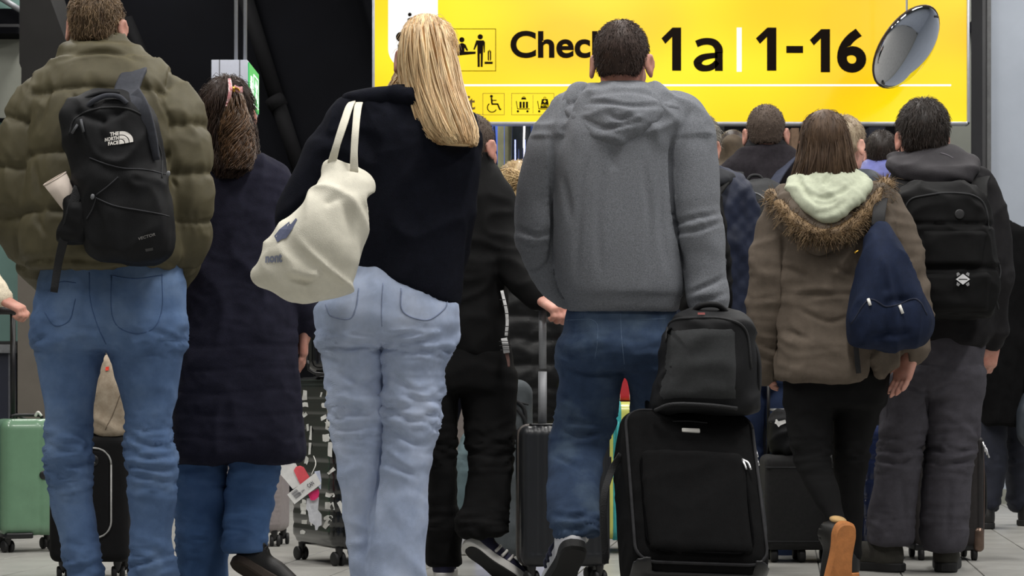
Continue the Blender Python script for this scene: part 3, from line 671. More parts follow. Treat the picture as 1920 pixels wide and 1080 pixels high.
class Person:
    def __init__(s, px, Y0, label, group=None, h=0.0085):
        s.Y = Y0; s.h = h; s.root = empty('person', (X(px, Y0), Y0, 0), label, 'person', group)
        s.parts = []; s.bodyV = []; s.arms = []
    def pt(s, px, py, dy=0.0): return W(px, py, s.Y + dy)
    def rows(s, rows, dy=0.0):
        """(py, xl, xr, half depth m, [y offset]) -> loft rows"""
        out = []
        for r in rows:
            yo = (r[4] if len(r) > 4 else 0.0) + dy; Yd = s.Y + yo
            out.append((Z(r[0], Yd), X((r[1] + r[2]) / 2, Yd), Yd, (r[2] - r[1]) / 2 * Yd / F, r[3]))
        return out
    def loft(s, rows, n=2.4, dy=0.0, capr=0.012):
        R = s.rows(rows, dy); f = zloft(R, n, capr); A = np.array(R)
        f.lo = (A[:, 1] - A[:, 3]).min(), (A[:, 2] - A[:, 4]).min(), A[:, 0].min(); f.hi = (A[:, 1] + A[:, 3]).max(), (A[:, 2] + A[:, 4]).max(), A[:, 0].max(); return f
    def arm(s, pts):
        """(px, py, dy, r) list"""
        P = [s.pt(a, b, c) for a, b, c, r in pts]; R = [r for *_, r in pts]
        P2 = catmull(P, 4); R2 = np.interp(np.linspace(0, 1, len(P2)), np.linspace(0, 1, len(R)), R)
        f = chain(P2, R2); f.P = P2; f.Rr = R2; f.lo = (P2 - R2[:, None]).min(0); f.hi = (P2 + R2[:, None]).max(0); s.arms.append(f); return f
    def mesh(s, name, fns, m, k=0.02, disp=None, cut=None, smooth=2, h=None, body=True, parent=None, post=None):
        lo = np.min([f.lo for f in fns], 0) - 0.02; hi = np.max([f.hi for f in fns], 0) + 0.02
        def F_(P):
            d = fns[0](P)
            for g in fns[1:]:
                b = ((P > np.array(g.lo) - 0.08) & (P < np.array(g.hi) + 0.08)).all(1)
                if b.any():
                    e = np.full(len(P), 0.6, np.float32); e[b] = g(P[b]); d = smin(d, e, k)
            if cut is not None: d = smax(d, cut(P), 0.008)
            return d
        V, Q = surf(F_, lo, hi, h or s.h, smooth)
        if disp is not None:
            N = normals(V, Q); V = V + N * disp(V, N)[:, None]; V = relax(V, Q, 1, 0.35)
        o = mkobj(name, V, Q, m, parent or s.root); o['_'] = 0; del o['_']
        if body: s.bodyV += fns
        s.last = (V, Q); return o
    def head(s, px, py, sc=1.0, yaw=0, pitch=0, roll=0, dy=0.0):
        s.M = M4(s.pt(px, py, dy), yaw, pitch, roll, sc); s.dy_head = dy; return s.M
    def hair_short(s, m, t=0.012, L=0.012, n=5000, style='short', r=0.0007, spread=0.5, seed=0, crown=(0, -0.045, 0.13), curl=0.0):
        V, Q = hair_cap(t, style); N = normals(V, Q); g = np.random.default_rng(seed)
        up = np.where((N * (V - np.array([0, -0.012, 0.03]))).sum(1) > 0)[0]; I = g.choice(up, n); p = V[I] + g.normal(size=(n, 3)) * 0.002; nn = N[I]
        fl = p - np.array(crown); fl -= (fl * nn).sum(1, keepdims=True) * nn; fl /= np.linalg.norm(fl, axis=1, keepdims=True) + 1e-9
        d = nn * spread + fl + g.normal(size=(n, 3)) * 0.22; d /= np.linalg.norm(d, axis=1, keepdims=True); ln = L * g.uniform(0.55, 1.15, n)[:, None]
        P = np.stack([p - nn * 0.002, p + d * ln * 0.5 + g.normal(size=(n, 3)) * curl, p + d * ln - nn * ln * 0.18 + np.array([0, 0, -0.2]) * ln + g.normal(size=(n, 3)) * curl], 1)
        SV, SQ = strands_vf(P, r, r * 0.35); V2, Q2 = join([(V, Q), (SV, SQ)]); V2 = xf(s.M, V2)
        return mkobj('hair', V2, Q2, m, s.root)
    def hair_loft(s, rows, m, n=2600, m_pts=14, r=0.0016, wave=0.004, freq=14.0, seed=0, layers=0.55, tilt=None, name='hair', core=True, arc=(-2.4, 2.4), parent=None, clump=0.006, endjit=0.08):
        """long hair: strands follow a loft of (py, xl, xr, half depth, y offset) rows from crown to tips"""
        R = resample(s.rows(rows)); R = R[::-1]; g = np.random.default_rng(seed); th = g.uniform(arc[0], arc[1], n); lay = g.uniform(layers, 1.02, n) ** 0.5
        t0 = g.uniform(0, 0.22, n) * (g.random(n) < 0.7); t1 = 1 - np.abs(g.normal(0, endjit, n)); T = t0[:, None] + (t1 - t0)[:, None] * np.linspace(0, 1, m_pts)[None]
        q = T * (len(R) - 1); k = np.clip(q.astype(int), 0, len(R) - 2); u = (q - k)[..., None]; C = R[k] * (1 - u) + R[k + 1] * u
        ph = g.uniform(0, 6.28, n)[:, None]; cl = np.round(th * 9)[:, None] * 1.7
        wob = wave * np.sin(freq * T + cl + 0.5 * ph) * sstep(0.15, 0.5, T)
        thj = th[:, None] + clump * 10 * np.sin(7 * T + cl)
        xx = C[..., 1] + C[..., 3] * np.sin(thj) * lay[:, None] + wob; yy = C[..., 2] - C[..., 4] * np.cos(thj) * lay[:, None] + 0.6 * wave * np.cos(freq * T + cl + ph * 0.5); zz = C[..., 0]
        P = np.stack([xx, yy, zz], -1); SV, SQ = strands_vf(P, r, r * 0.5); parts = [(SV, SQ)]
        if core:
            f = zloft([(a[0], a[1], a[2], a[3] * 0.93, a[4] * 0.93) for a in s.rows(rows)], 2, 0.02); A = np.array(s.rows(rows))
            parts.append(surf(f, ((A[:, 1] - A[:, 3]).min(), (A[:, 2] - A[:, 4]).min(), A[:, 0].min() + 0.01), ((A[:, 1] + A[:, 3]).max(), (A[:, 2] + A[:, 4]).max(), A[:, 0].max()), 0.011, 2))
        V, Q = join(parts); return mkobj(name, V, Q, m, parent or s.root)
    def hand(s, loc, down, palm, kind='relaxed', left=False, sc=1.0):
        V, Q = HANDS[kind]; V = V.copy() * sc
        if left: V[:, 1] *= -1; Q = Q[:, ::-1]
        s.parts.append((xf(aim(loc, down, palm), V), Q))
    def arm_hand(s, i=-1, kind='relaxed', palm=None, left=False, out=0.015, down=None):
        P = s.arms[i].P; d = P[-1] - P[-2] if down is None else np.array(down); d = d / np.linalg.norm(d)
        s.hand(P[-1] + d * out, d, palm if palm is not None else ((1, 0, 0) if left else (-1, 0, 0)), kind, left)
    def body(s):
        fns = s.bodyV; lo = np.min([f.lo for f in fns], 0); hi = np.max([f.hi for f in fns], 0)
        def F_(P):
            d = np.full(len(P), 9.0, np.float32)
            for g in fns:
                b = ((P > np.array(g.lo) - 0.1) & (P < np.array(g.hi) + 0.1)).all(1)
                if b.any(): d[b] = np.minimum(d[b], g(P[b]))
            if getattr(s, 'cut', None) is not None: d = np.maximum(d, s.cut(P))
            return d + 0.026
        V, Q = surf(F_, lo, hi, 0.03, 2); hv = xf(s.M, HEADV); parts = [(hv, HEADQ), (V, Q)] + s.parts
        nq = sum(len(p[1]) for p in parts)
        for sx in (-1, 1):
            ev, eq = surf(ell((0.03 * sx, 0.09, 0.002), (0.0125, 0.0125, 0.0125)), (0.03 * sx - 0.02, 0.07, -0.02), (0.03 * sx + 0.02, 0.11, 0.02), 0.006, 1); parts.append((xf(s.M, ev), eq))
        V, Q = join(parts); mi = np.zeros(len(Q), int); mi[nq:] = 1
        return mkobj('body', V, Q, None, s.root, midx=mi, mats=[getattr(s, 'skin', M_skin), M_eye])
    def shoe(s, loc, style, m_up, m_sole, yaw=0.0, pitch=0.0, roll=0.0, sc=1.0, M=None):
        (SV, SQ), (UV, UQ) = SHOES[style]; M = M or M4(loc, yaw, pitch, roll, sc)
        o = mkobj('shoe', xf(M, UV), UQ, m_up, s.root); mkobj('sole', xf(M, SV), SQ, m_sole, o, smooth=False)
        s.shoeM = M; return o
    def trousers(s, hip, legs, m, disp=None, k=0.03, name='trousers', n=2.3):
        fns = [s.loft(hip, n)] + [s.loft(l, n) for l in legs]
        return s.mesh(name, fns, m, k, disp)
def G(py, Y): return Z(py, Y)
GROUND = lambda Y: HZ + CH * F / Y
def near_chain(V, P):
    """nearest distance and arc length along polyline P"""
    L = np.concatenate([[0], np.cumsum(np.linalg.norm(np.diff(P, axis=0), axis=1))]); bd = np.full(len(V), 9.0); bt = np.zeros(len(V))
    for i in range(len(P) - 1):
        ab = P[i + 1] - P[i]; t = np.clip(((V - P[i]) @ ab) / (ab @ ab + 1e-9), 0, 1); d = np.linalg.norm(V - P[i] - t[:, None] * ab, axis=1); b = d < bd; bd[b] = d[b]; bt[b] = (L[i] + t * (L[i + 1] - L[i]))[b]
    return bd, bt
def creases(V, N, lines, w=6.0, dep=0.008):
    """pressed-in folds running along the given frame-pixel lines on the side of the cloth that faces the queue's back"""
    Q2 = np.column_stack([960 + V[:, 0] * F / V[:, 1], HZ - (V[:, 2] - CH) * F / V[:, 1], np.zeros(len(V))]); d = np.zeros(len(V)); msk = sstep(-0.1, 0.35, -N[:, 1])
    for ln in lines:
        ww, dd = w, dep
        if isinstance(ln, tuple): ln, ww, dd = ln
        P = catmull([(x, y, 0) for x, y in ln], 5); L = np.linalg.norm(np.diff(P, axis=0), axis=1).sum(); r, t = near_chain(Q2, P); fade = np.sqrt(np.clip(np.sin(np.pi * np.clip(t / L, 0.02, 0.98)), 0, 1))
        d += fade * (-dd * np.exp(-(r / ww) ** 2) + 0.55 * dd * np.exp(-((r - 2.1 * ww) / (1.1 * ww)) ** 2))
    return d * msk
def shoe_frame(loc, toe, sole, sc=1.0):
    y = Vector(toe).normalized(); z = -Vector(sole); z = (z - z.dot(y) * y).normalized(); x = y.cross(z)
    return Matrix.Translation(Vector([float(v) for v in loc])) @ Matrix((x, y, z)).transposed().to_4x4() @ Matrix.Scale(sc, 4)
def jean_disp(p, knees, amp=0.006, seed=0.0, ank=None):
    """rings of creases behind the knees (rows in knees) and at the ankles, a little sag elsewhere"""
    def f(V, N):
        d = folds(V, (5, 5, 9), amp * 0.5, seed)
        for py, w, a in knees:
            z = Z(py, p.Y); msk = np.exp(-((V[:, 2] - z) / w) ** 2); d = d + msk * folds(V, (7, 7, 34), amp * a, seed + 3.3, 0.4)
        return d
    return f

# ------------------------------------------------------------------ cloth materials
M_olive_puff = mat('olive_quilted_nylon', (86, 80, 58), rough=0.62, var=0.08, vscale=14, bump=0.25, bscale=900, spec=0.35, sheen=0.0)
M_bpack = mat('black_nylon', (17, 18, 21), rough=0.65, var=0.2, vscale=22, bump=0.3, bscale=800, spec=0.25)
M_strapgrey = mat('charcoal_mesh_strap', (54, 57, 66), rough=0.8, var=0.12, vscale=60, bump=0.5, bscale=1100)
M_j1 = denim('mid_blue_denim', (92, 118, 158), (120, 144, 178), (66, 90, 128))
M_j2 = denim('bright_blue_denim', (78, 110, 156), (96, 126, 172), (58, 88, 130))
M_j3 = denim('pale_blue_denim', (176, 190, 218), (202, 212, 234), (144, 160, 192))
M_j6 = denim('dark_blue_denim', (58, 76, 104), (100, 118, 138), (30, 42, 62))
M_j8 = denim('indigo_denim', (46, 60, 92), (60, 76, 112), (32, 42, 68))
M_j5 = denim('grey_teal_denim', (120, 142, 148), (140, 158, 162), (96, 116, 124))
M_coat2 = mat('navy_quilted_coat', (40, 40, 54), rough=0.9, var=0.12, vscale=30, bump=0.5, bscale=420, spec=0.12, sheen=0.0)
M_knit = mat('navy_wool_knit', (19, 21, 31), rough=0.92, var=0.12, vscale=50, bump=0.6, bscale=520, spec=0.12, sheen=0.0)
M_blackjk = mat('black_softshell', (12, 12, 13), rough=0.75, var=0.2, vscale=18, bump=0.25, bscale=500, spec=0.15)
M_blacktr = mat('black_cotton', (10, 10, 11), rough=0.88, var=0.2, vscale=20, bump=0.3, bscale=500, spec=0.2)
M_hood = mat('grey_marl_fleece', (124, 127, 133), rough=0.92, var=0.16, vscale=260, bump=0.5, bscale=480, spec=0.15, sheen=0.0)
M_navyq = mat('navy_quilted_nylon', (28, 36, 58), rough=0.6, var=0.12, vscale=20, bump=0.25, bscale=500, spec=0.35)
M_wool8 = mat('charcoal_wool', (42, 39, 43), rough=0.92, var=0.12, vscale=60, bump=0.4, bscale=500, spec=0.12)
M_parka = mat('taupe_cotton_parka', (98, 88, 78), rough=0.82, var=0.08, vscale=30, bump=0.35, bscale=500, spec=0.2)
M_sage = mat('sage_fleece', (186, 192, 170), rough=0.92, var=0.06, vscale=60, bump=0.4, bscale=500, spec=0.12, sheen=0.0)
M_jk12 = mat('charcoal_softshell', (32, 31, 33), rough=0.8, var=0.12, vscale=30, bump=0.3, bscale=500, spec=0.15)
M_tr12 = mat('charcoal_cargo_cotton', (74, 72, 79), rough=0.85, var=0.1, vscale=26, bump=0.35, bscale=500, spec=0.2)
M_navybag = mat('navy_cotton_canvas', (25, 35, 58), rough=0.85, var=0.12, vscale=30, bump=0.45, bscale=600, spec=0.2)
M_canvas = mat('natural_canvas', (226, 222, 206), rough=0.9, var=0.05, vscale=16, bump=0.4, bscale=500, spec=0.2)
M_rub = mat('black_rubber', (20, 20, 21), rough=0.7, var=0.1, bump=0.2)
M_whiterub = mat('white_rubber', (214, 212, 208), rough=0.6, var=0.05, bump=0.1)
M_tan = mat('gum_rubber', (190, 122, 66), rough=0.7, var=0.1, vscale=30, bump=0.3, bscale=200)
M_blonde = mat('blonde_hair', (252, 226, 180), rough=0.4, var=0.2, vscale=22, bump=0, spec=0.6, island=0.34, col2=(190, 150, 102), stretch=(1, 1, 0.12))
M_darkhair = mat('dark_brown_hair', (58, 42, 33), rough=0.55, var=0.2, vscale=30, bump=0, spec=0.3, island=0.4, col2=(44, 31, 25), stretch=(1, 1, 0.2))
M_brownhair = mat('brown_hair', (92, 72, 54), rough=0.6, var=0.2, vscale=30, bump=0, spec=0.3, island=0.35, col2=(60, 46, 36), stretch=(1, 1, 0.2))
M_sandy = mat('sandy_brown_hair', (146, 122, 92), rough=0.5, var=0.2, vscale=26, bump=0, spec=0.4, island=0.45, col2=(92, 72, 54))
M_crop = mat('dark_cropped_hair', (64, 50, 44), rough=0.6, var=0.2, vscale=40, bump=0, spec=0.3, island=0.3)
M_crop2 = mat('brown_cropped_hair', (104, 90, 80), rough=0.7, var=0.14, vscale=40, bump=0, spec=0.25, island=0.3, col2=(80, 68, 60))
M_grey = mat('grey_hair', (176, 172, 164), rough=0.55, var=0.2, vscale=30, bump=0, spec=0.35, island=0.35, col2=(112, 106, 98))
M_blond2 = mat('ash_blond_hair', (196, 180, 154), rough=0.5, var=0.2, vscale=30, bump=0, spec=0.4, island=0.3, col2=(140, 120, 98))
M_black_hair = mat('black_brown_hair', (46, 36, 30), rough=0.5, var=0.2, vscale=30, bump=0, spec=0.4, island=0.4)
M_shoe_w = mat('white_leather', (222, 222, 226), rough=0.55, var=0.04, bump=0.1)
M_shoe_n = mat('navy_suede', (40, 40, 66), rough=0.85, var=0.1, bump=0.2)
M_shoe_b = mat('black_leather', (22, 21, 20), rough=0.45, var=0.15, bump=0.15)
M_boot12 = mat('dark_olive_nubuck', (52, 50, 44), rough=0.8, var=0.2, vscale=30, bump=0.3, bscale=300)
M_metal = mat('bright_metal', (206, 206, 208), rough=0.3, var=0.05, bump=0, metal=0.9)
M_plasticw = mat('pale_plastic', (226, 224, 218), rough=0.45, var=0.03, bump=0)
M_plasticb = mat('black_plastic', (22, 22, 24), rough=0.4, var=0.08, bump=0.05)

# ------------------------------------------------------------------ 1: tall man in the olive puffer jacket
p = Person(205, 6.67, 'tall sandy-haired man in an olive puffer jacket and blue jeans, seen from behind')
p1 = p
tor = p.loft([(98, 128, 262, 0.085, 0.0), (112, 112, 288, 0.10), (135, 98, 306, 0.12), (165, 84, 322, 0.145), (210, 70, 332, 0.165), (280, 60, 338, 0.175), (360, 54, 340, 0.18), (430, 50, 342, 0.182), (478, 50, 342, 0.18), (504, 54, 338, 0.165)], 2.6)
la = p.arm([(112, 182, 0.0, 0.085), (70, 235, 0.0, 0.095), (50, 310, -0.01, 0.088), (46, 395, 0.0, 0.082), (66, 462, 0.05, 0.075), (98, 512, 0.12, 0.06)])
ra = p.arm([(300, 182, 0.0, 0.085), (328, 235, 0.0, 0.092), (340, 310, -0.01, 0.086), (346, 400, 0.0, 0.08), (340, 462, 0.04, 0.075), (322, 510, 0.12, 0.06)])
col = p.loft([(68, 140, 234, 0.07, 0.03), (84, 132, 246, 0.076, 0.02), (104, 120, 266, 0.086, 0.01), (122, 110, 288, 0.09, 0.0)], 2.2)
coli = p.loft([(60, 150, 224, 0.056, 0.03), (84, 146, 232, 0.06, 0.02), (100, 146, 240, 0.06, 0.01)], 2.2)
def dis1(V, N):
    dL, tL = near_chain(V, la.P); dR, tR = near_chain(V, ra.P); arm = np.minimum(dL / 0.095, dR / 0.095)
    isarm = np.where(V[:, 0] < tor_x, dL, dR) < 0.104; side = (V[:, 0] < p.pt(74, 300)[0]) | (V[:, 0] > p.pt(318, 300)[0]); m = isarm & side
    wob = 0.02 * perlin(V * 5)
    seams = np.array([Z(y, p.Y) for y in (185, 300, 405, 497)]); spc = 0.178
    zt = np.abs(V[:, 2][:, None] + wob[:, None] - seams[None]).min(1); zt = np.where(V[:, 2] > seams[0], np.minimum(zt, 0.11), zt)
    t = np.where(V[:, 0] < tor_x, tL, tR) + wob * 0.5; st = np.abs((t / 0.13) - np.round(t / 0.13)) * 0.13
    d = np.where(m, st, zt); puff = 0.022 * (1 - np.exp(-(d / 0.016) ** 1.0)) - 0.015
    puff = np.where(V[:, 2] > Z(118, p.Y), 0.006 * np.sin((V[:, 2] - Z(70, p.Y)) * 110), puff)
    near = np.exp(-(d / 0.03) ** 2)
    return puff + creases(V, N, [[(96, 168), (90, 205), (74, 250)], [(60, 205), (58, 235)], [(120, 120), (160, 106), (215, 104), (262, 122)], [(318, 230), (300, 200), (296, 170)], [(130, 170), (150, 200)], [(72, 300), (80, 360)], [(74, 410), (90, 440)], [(312, 330), (330, 350)]], 5, 0.008) + folds(V, (16, 16, 10), 0.0035, 1.7) * (0.4 + near) + folds(V, (9, 9, 5), 0.004, 5.0)
tor_x = p.pt(205, 300)[0]
hemcut = p.loft([(470, 60, 332, 0.165), (520, 60, 332, 0.165)], 2.6)
p.mesh('jacket', [tor, la, ra, col], M_olive_puff, 0.028, dis1, cut=lambda P: -coli(P), h=0.0075)
back1 = p.last
p.trousers([(490, 82, 338, 0.12), (530, 74, 346, 0.135), (575, 66, 348, 0.145), (615, 67, 346, 0.14), (650, 70, 344, 0.12)],
    [[(600, 66, 205, 0.115), (640, 68, 196, 0.112), (700, 77, 183, 0.1), (760, 86, 175, 0.088), (810, 89, 168, 0.08, -0.005), (850, 90, 165, 0.078, -0.01), (900, 93, 168, 0.075, -0.005), (950, 99, 174, 0.07), (1010, 115, 181, 0.066), (1060, 127, 188, 0.066), (1108, 132, 194, 0.07)],
     [(600, 198, 346, 0.115), (640, 203, 343, 0.112), (700, 217, 336, 0.1), (760, 232, 327, 0.088), (805, 238, 320, 0.08), (850, 240, 324, 0.08, -0.01), (920, 243, 328, 0.076, -0.02), (980, 246, 322, 0.07, -0.02), (1030, 247, 320, 0.068, -0.02), (1065, 247, 330, 0.07, -0.02), (1110, 250, 334, 0.075, -0.01)]],
    M_j1, jean_disp(p, ((855, 0.10, 1.7), (1060, 0.07, 1.3), (640, 0.06, 0.8))), name='jeans')
M_stitch = mat('denim_seam', (66, 92, 134), rough=0.9, bump=0.2, bscale=600)
def stitched(pp, pts, m, w=0.0018, par=None, name='seam'):
    V, Q = pp.last; P = catmull([pp.pt(x, y, -0.15) for x, y in pts], 6); P = drape(V, Q, P, -0.0002); return tube(name, P, w, m, par or pp.root, sides=5, smooth=False)
jn = [c for c in p.root.children if c.name.startswith('jeans')][0]
stitched(p, [(165, 510), (168, 560), (180, 605), (196, 645)], M_stitch, par=jn)
stitched(p, [(207, 516), (212, 600), (250, 625), (288, 612), (300, 570), (298, 512)], M_stitch, par=jn, name='pocket_seam')
stitched(p, [(205, 516), (250, 522), (300, 514)], M_stitch, par=jn, name='pocket_seam')
stitched(p, [(78, 585), (100, 610), (128, 600), (140, 560)], M_stitch, par=jn, name='pocket_seam')
stitched(p, [(84, 545), (110, 528), (140, 530)], M_stitch, par=jn, name='pocket_seam')
p.head(182, 54, 1.0, yaw=math.radians(-6), roll=math.radians(2), dy=0.02)
p.hair_short(M_sandy, 0.004, 0.018, 5200, spread=0.28, seed=1, r=0.0013, curl=0.003)
p.arm_hand(0, left=True); p.arm_hand(1); p.body()
hm = p.M
gl = empty('eyeglasses', xf(hm, np.array([[0, 0.12, 0.0]]))[0], 'thin dark wire glasses on the sandy-haired man in olive', 'glasses')
gm = mat('dark_wire', (40, 38, 40), rough=0.3, metal=0.8, bump=0)
for sx in (-1, 1):
    rim = [(sx * 0.033 + 0.023 * math.cos(a), 0.118, -0.002 + 0.018 * math.sin(a)) for a in np.linspace(0, 2 * math.pi, 25)]
    tube('rim', xf(hm, np.array(rim)), 0.0011, gm, gl, sides=6, smooth=False)
    tube('temple', xf(hm, np.array([(sx * 0.058, 0.116, 0.004), (sx * 0.078, 0.06, 0.008), (sx * 0.086, 0.0, 0.01), (sx * 0.083, -0.03, -0.014)])), 0.0014, gm, gl, sides=6)
    n = 20; mkobj('lens', xf(hm, np.array([(sx * 0.033 + 0.022 * math.cos(a), 0.118, -0.002 + 0.017 * math.sin(a)) for a in np.arange(n) / n * 6.283])), [list(range(n))], mat('lens_glass', (235, 240, 245), rough=0.02, bump=0, var=0, trans=1.0), gl, smooth=False)
tube('bridge', xf(hm, np.array([(-0.011, 0.118, 0.002), (0, 0.121, 0.005), (0.011, 0.118, 0.002)])), 0.0012, gm, gl, sides=6)
for x, dx in ((160, 0), (290, 0)): p.shoe(np.array([p.pt(x, 1100)[0], p.Y - 0.07, 0]), 'sneaker', M_shoe_b, M_rub)

# ------------------------------------------------------------------ 2: woman in the long navy coat
p = Person(438, 7.05, 'woman in a long dark navy coat with dark wavy hair held by a claw clip')
p2 = p
tor = p.loft([(290, 398, 486, 0.07, 0.01), (300, 382, 502, 0.085), (318, 360, 522, 0.1), (345, 346, 532, 0.115), (400, 342, 536, 0.125), (480, 340, 540, 0.13), (560, 336, 548, 0.135), (640, 332, 556, 0.145), (720, 328, 560, 0.155), (800, 323, 564, 0.165), (845, 322, 568, 0.17), (866, 326, 562, 0.16)], 2.5)
la = p.arm([(368, 335, 0, 0.055), (350, 400, 0, 0.058), (338, 500, 0.02, 0.052), (340, 590, 0.1, 0.046)])
ra = p.arm([(508, 335, 0, 0.056), (528, 400, -0.01, 0.062), (540, 480, -0.01, 0.058), (556, 550, 0.03, 0.053), (570, 605, 0.08, 0.048)])
def dis2(V, N):
    d = folds(V, (6, 6, 3.2), 0.006, 2.2) + folds(V, (10, 10, 18), 0.0022, 7.7)
    q = np.abs((V[:, 2] + 0.012 * perlin(V * 6)) / 0.075 % 1 - 0.5) * 2
    return d - 0.0035 * np.exp(-((1 - q) / 0.12) ** 2) * (V[:, 2] < Z(640, p.Y))
hc = p.loft([(840, 336, 552, 0.145), (890, 336, 552, 0.145)], 2.5)
p.mesh('coat', [tor, la, ra], M_coat2, 0.022, dis2)
coll = p.loft([(284, 402, 470, 0.06, 0.02), (300, 394, 484, 0.072, 0.01), (312, 388, 494, 0.074)], 2.2)
p.trousers([(640, 350, 540, 0.11), (700, 345, 545, 0.12)], [[(690, 340, 440, 0.1), (780, 332, 428, 0.09), (870, 329, 424, 0.08), (950, 330, 424, 0.078), (1020, 332, 425, 0.08), (1090, 332, 428, 0.085)],
     [(690, 440, 545, 0.1, -0.02), (780, 434, 535, 0.09, -0.03), (870, 430, 524, 0.08, -0.04), (930, 424, 514, 0.078, -0.03), (985, 421, 502, 0.078, -0.09), (1032, 420, 495, 0.076, -0.15)]], M_j2, jean_disp(p, ((900, 0.1, 1.0), (1010, 0.06, 1.2)), 0.005, 4.4), name='jeans', k=0.006)
p.head(426, 222, 0.97, yaw=math.radians(3), dy=0.0)
p.hair_short(M_darkhair, 0.014, 0.05, 2500, style='long', spread=0.15, seed=3, r=0.0011, crown=(0, -0.06, 0.10))
p.hair_loft([(148, 405, 452, 0.06, -0.0), (165, 388, 466, 0.095, -0.0), (195, 380, 473, 0.115, -0.005), (230, 379, 476, 0.115, -0.01), (265, 382, 480, 0.105, -0.02), (295, 390, 483, 0.095, -0.045), (318, 396, 474, 0.08, -0.07), (338, 408, 450, 0.05, -0.09)], M_darkhair, n=1900, m_pts=12, r=0.002, wave=0.011, freq=20, seed=5, arc=(-1.9, 1.9), clump=0.012, endjit=0.14)
p.hair_loft([(172, 432, 452, 0.05, -0.085), (190, 428, 460, 0.05, -0.1), (225, 420, 466, 0.045, -0.115), (265, 418, 470, 0.045, -0.12), (295, 422, 472, 0.04, -0.13), (320, 428, 462, 0.03, -0.135)], mat('chestnut_lengths', (106, 78, 52), rough=0.42, bump=0, island=0.6, col2=(56, 40, 30), var=0.2), n=1000, m_pts=12, r=0.0018, wave=0.017, freq=17, seed=6, arc=(-1.8, 1.8), clump=0.03, name='ponytail', endjit=0.2)
ck = empty('hair_claw_clip', p.pt(437, 170, -0.13), 'pink and white marbled hair claw clip with a gold hinge on dark hair', 'hair clip')
m_pink = mat('pink_marbled_acetate', (232, 206, 204), rough=0.25, var=0.3, vscale=120, bump=0, coat=0.5, col2=(206, 96, 110))
band('claw_arm', [p.pt(430, 148, -0.10), p.pt(432, 165, -0.145), p.pt(430, 182, -0.15), p.pt(424, 200, -0.14)], [0.009, 0.013, 0.012, 0.005], 0.004, m_pink, ck, wdir=(1, 0, 0))
band('claw_arm', [p.pt(438, 163, -0.15), p.pt(446, 168, -0.152), p.pt(455, 168, -0.15)], [0.016, 0.018, 0.02], 0.004, m_pink, ck, wdir=(0, 0, 1))
for q in range(4): tube('claw_tooth', [p.pt(428 - q * 1.5, 180 + q * 6, -0.15), p.pt(436 - q, 183 + q * 6, -0.13), p.pt(442 - q, 184 + q * 6, -0.10)], [0.0025, 0.001], m_pink, ck, sides=6)
gold = mat('gold_hinge', (226, 178, 74), rough=0.25, metal=0.9, bump=0)
tube('hinge', [p.pt(438, 162, -0.155), p.pt(439, 172, -0.155)], 0.004, gold, ck, smooth=False); tube('hinge_spring', [p.pt(440, 165, -0.156), p.pt(446, 166, -0.157), p.pt(449, 171, -0.156)], 0.0025, gold, ck)
p.arm_hand(0, left=True); p.arm_hand(1, down=(-0.02, 0.05, -1)); p.body()
p.shoe(np.array([p.pt(378, 1100)[0], p.Y - 0.06, 0]), 'sneaker', M_shoe_b, M_rub)
p.shoe(None, 'sneaker', M_shoe_b, mat('brown_rubber', (58, 46, 36), rough=0.7, bump=0.2), M=shoe_frame(p.pt(436, 1058, -0.2), (0.72, 0.3, -0.5), (-0.3, -0.5, -0.8), 1.0))

# ------------------------------------------------------------------ 3: long-haired blonde woman
p = Person(738, 6.25, 'woman with long straight blonde hair in a navy jumper and pale jeans')
p3 = p
tor = p.loft([(178, 690, 830, 0.075, 0.02), (190, 664, 852, 0.09), (212, 642, 874, 0.105), (245, 622, 888, 0.12), (290, 618, 890, 0.13), (350, 630, 882, 0.135), (420, 652, 872, 0.135), (490, 668, 866, 0.135), (540, 680, 862, 0.135), (580, 690, 856, 0.13)], 2.5)
la = p.arm([(668, 225, 0.0, 0.07), (622, 290, 0.0, 0.075), (582, 362, 0.0, 0.07), (566, 415, 0.03, 0.064), (585, 440, 0.16, 0.055), (622, 430, 0.3, 0.043)])
ra = p.arm([(850, 240, 0.0, 0.062), (858, 320, 0.0, 0.06), (850, 420, 0.02, 0.058), (842, 490, 0.12, 0.05), (830, 500, 0.26, 0.042)])
collar = p.loft([(160, 752, 812, 0.06, 0.02), (172, 700, 830, 0.085, 0.01), (184, 652, 850, 0.1, 0.0), (196, 646, 860, 0.1)], 2.2)
coli = p.loft([(150, 762, 806, 0.05, 0.02), (176, 748, 814, 0.06, 0.02)], 2.2)
def hem3(P):
    x = P[:, 0]; hz = np.interp(x, [p.pt(665, 0)[0], p.pt(735, 0)[0], p.pt(800, 0)[0], p.pt(850, 0)[0]], [Z(502, p.Y), Z(528, p.Y), Z(558, p.Y), Z(579, p.Y)]); return hz - P[:, 2]
def dis3(V, N):
    return folds(V, (5, 5, 4), 0.007, 3.1) + folds(V, (8, 8, 13), 0.004, 8.2) * sstep(Z(260, p.Y), Z(330, p.Y), V[:, 2] * -1 + 2 * Z(295, p.Y))
hcut = p.loft([(480, 682, 854, 0.12), (600, 690, 850, 0.12)], 2.5)
p.mesh('jumper', [tor, la, ra], M_knit, 0.03, dis3, cut=lambda P: np.maximum(-coli(P), hem3(P)))
wing = p.arm([(650, 187, -0.02, 0.014), (690, 184, -0.06, 0.022), (740, 180, -0.085, 0.026), (790, 184, -0.09, 0.024), (840, 196, -0.06, 0.018)]); p.arms.pop()
p.mesh('collar', [collar, wing], M_knit, 0.02, lambda V, N: folds(V, (8, 8, 14), 0.004, 1.1), cut=lambda P: -coli(P), body=False)
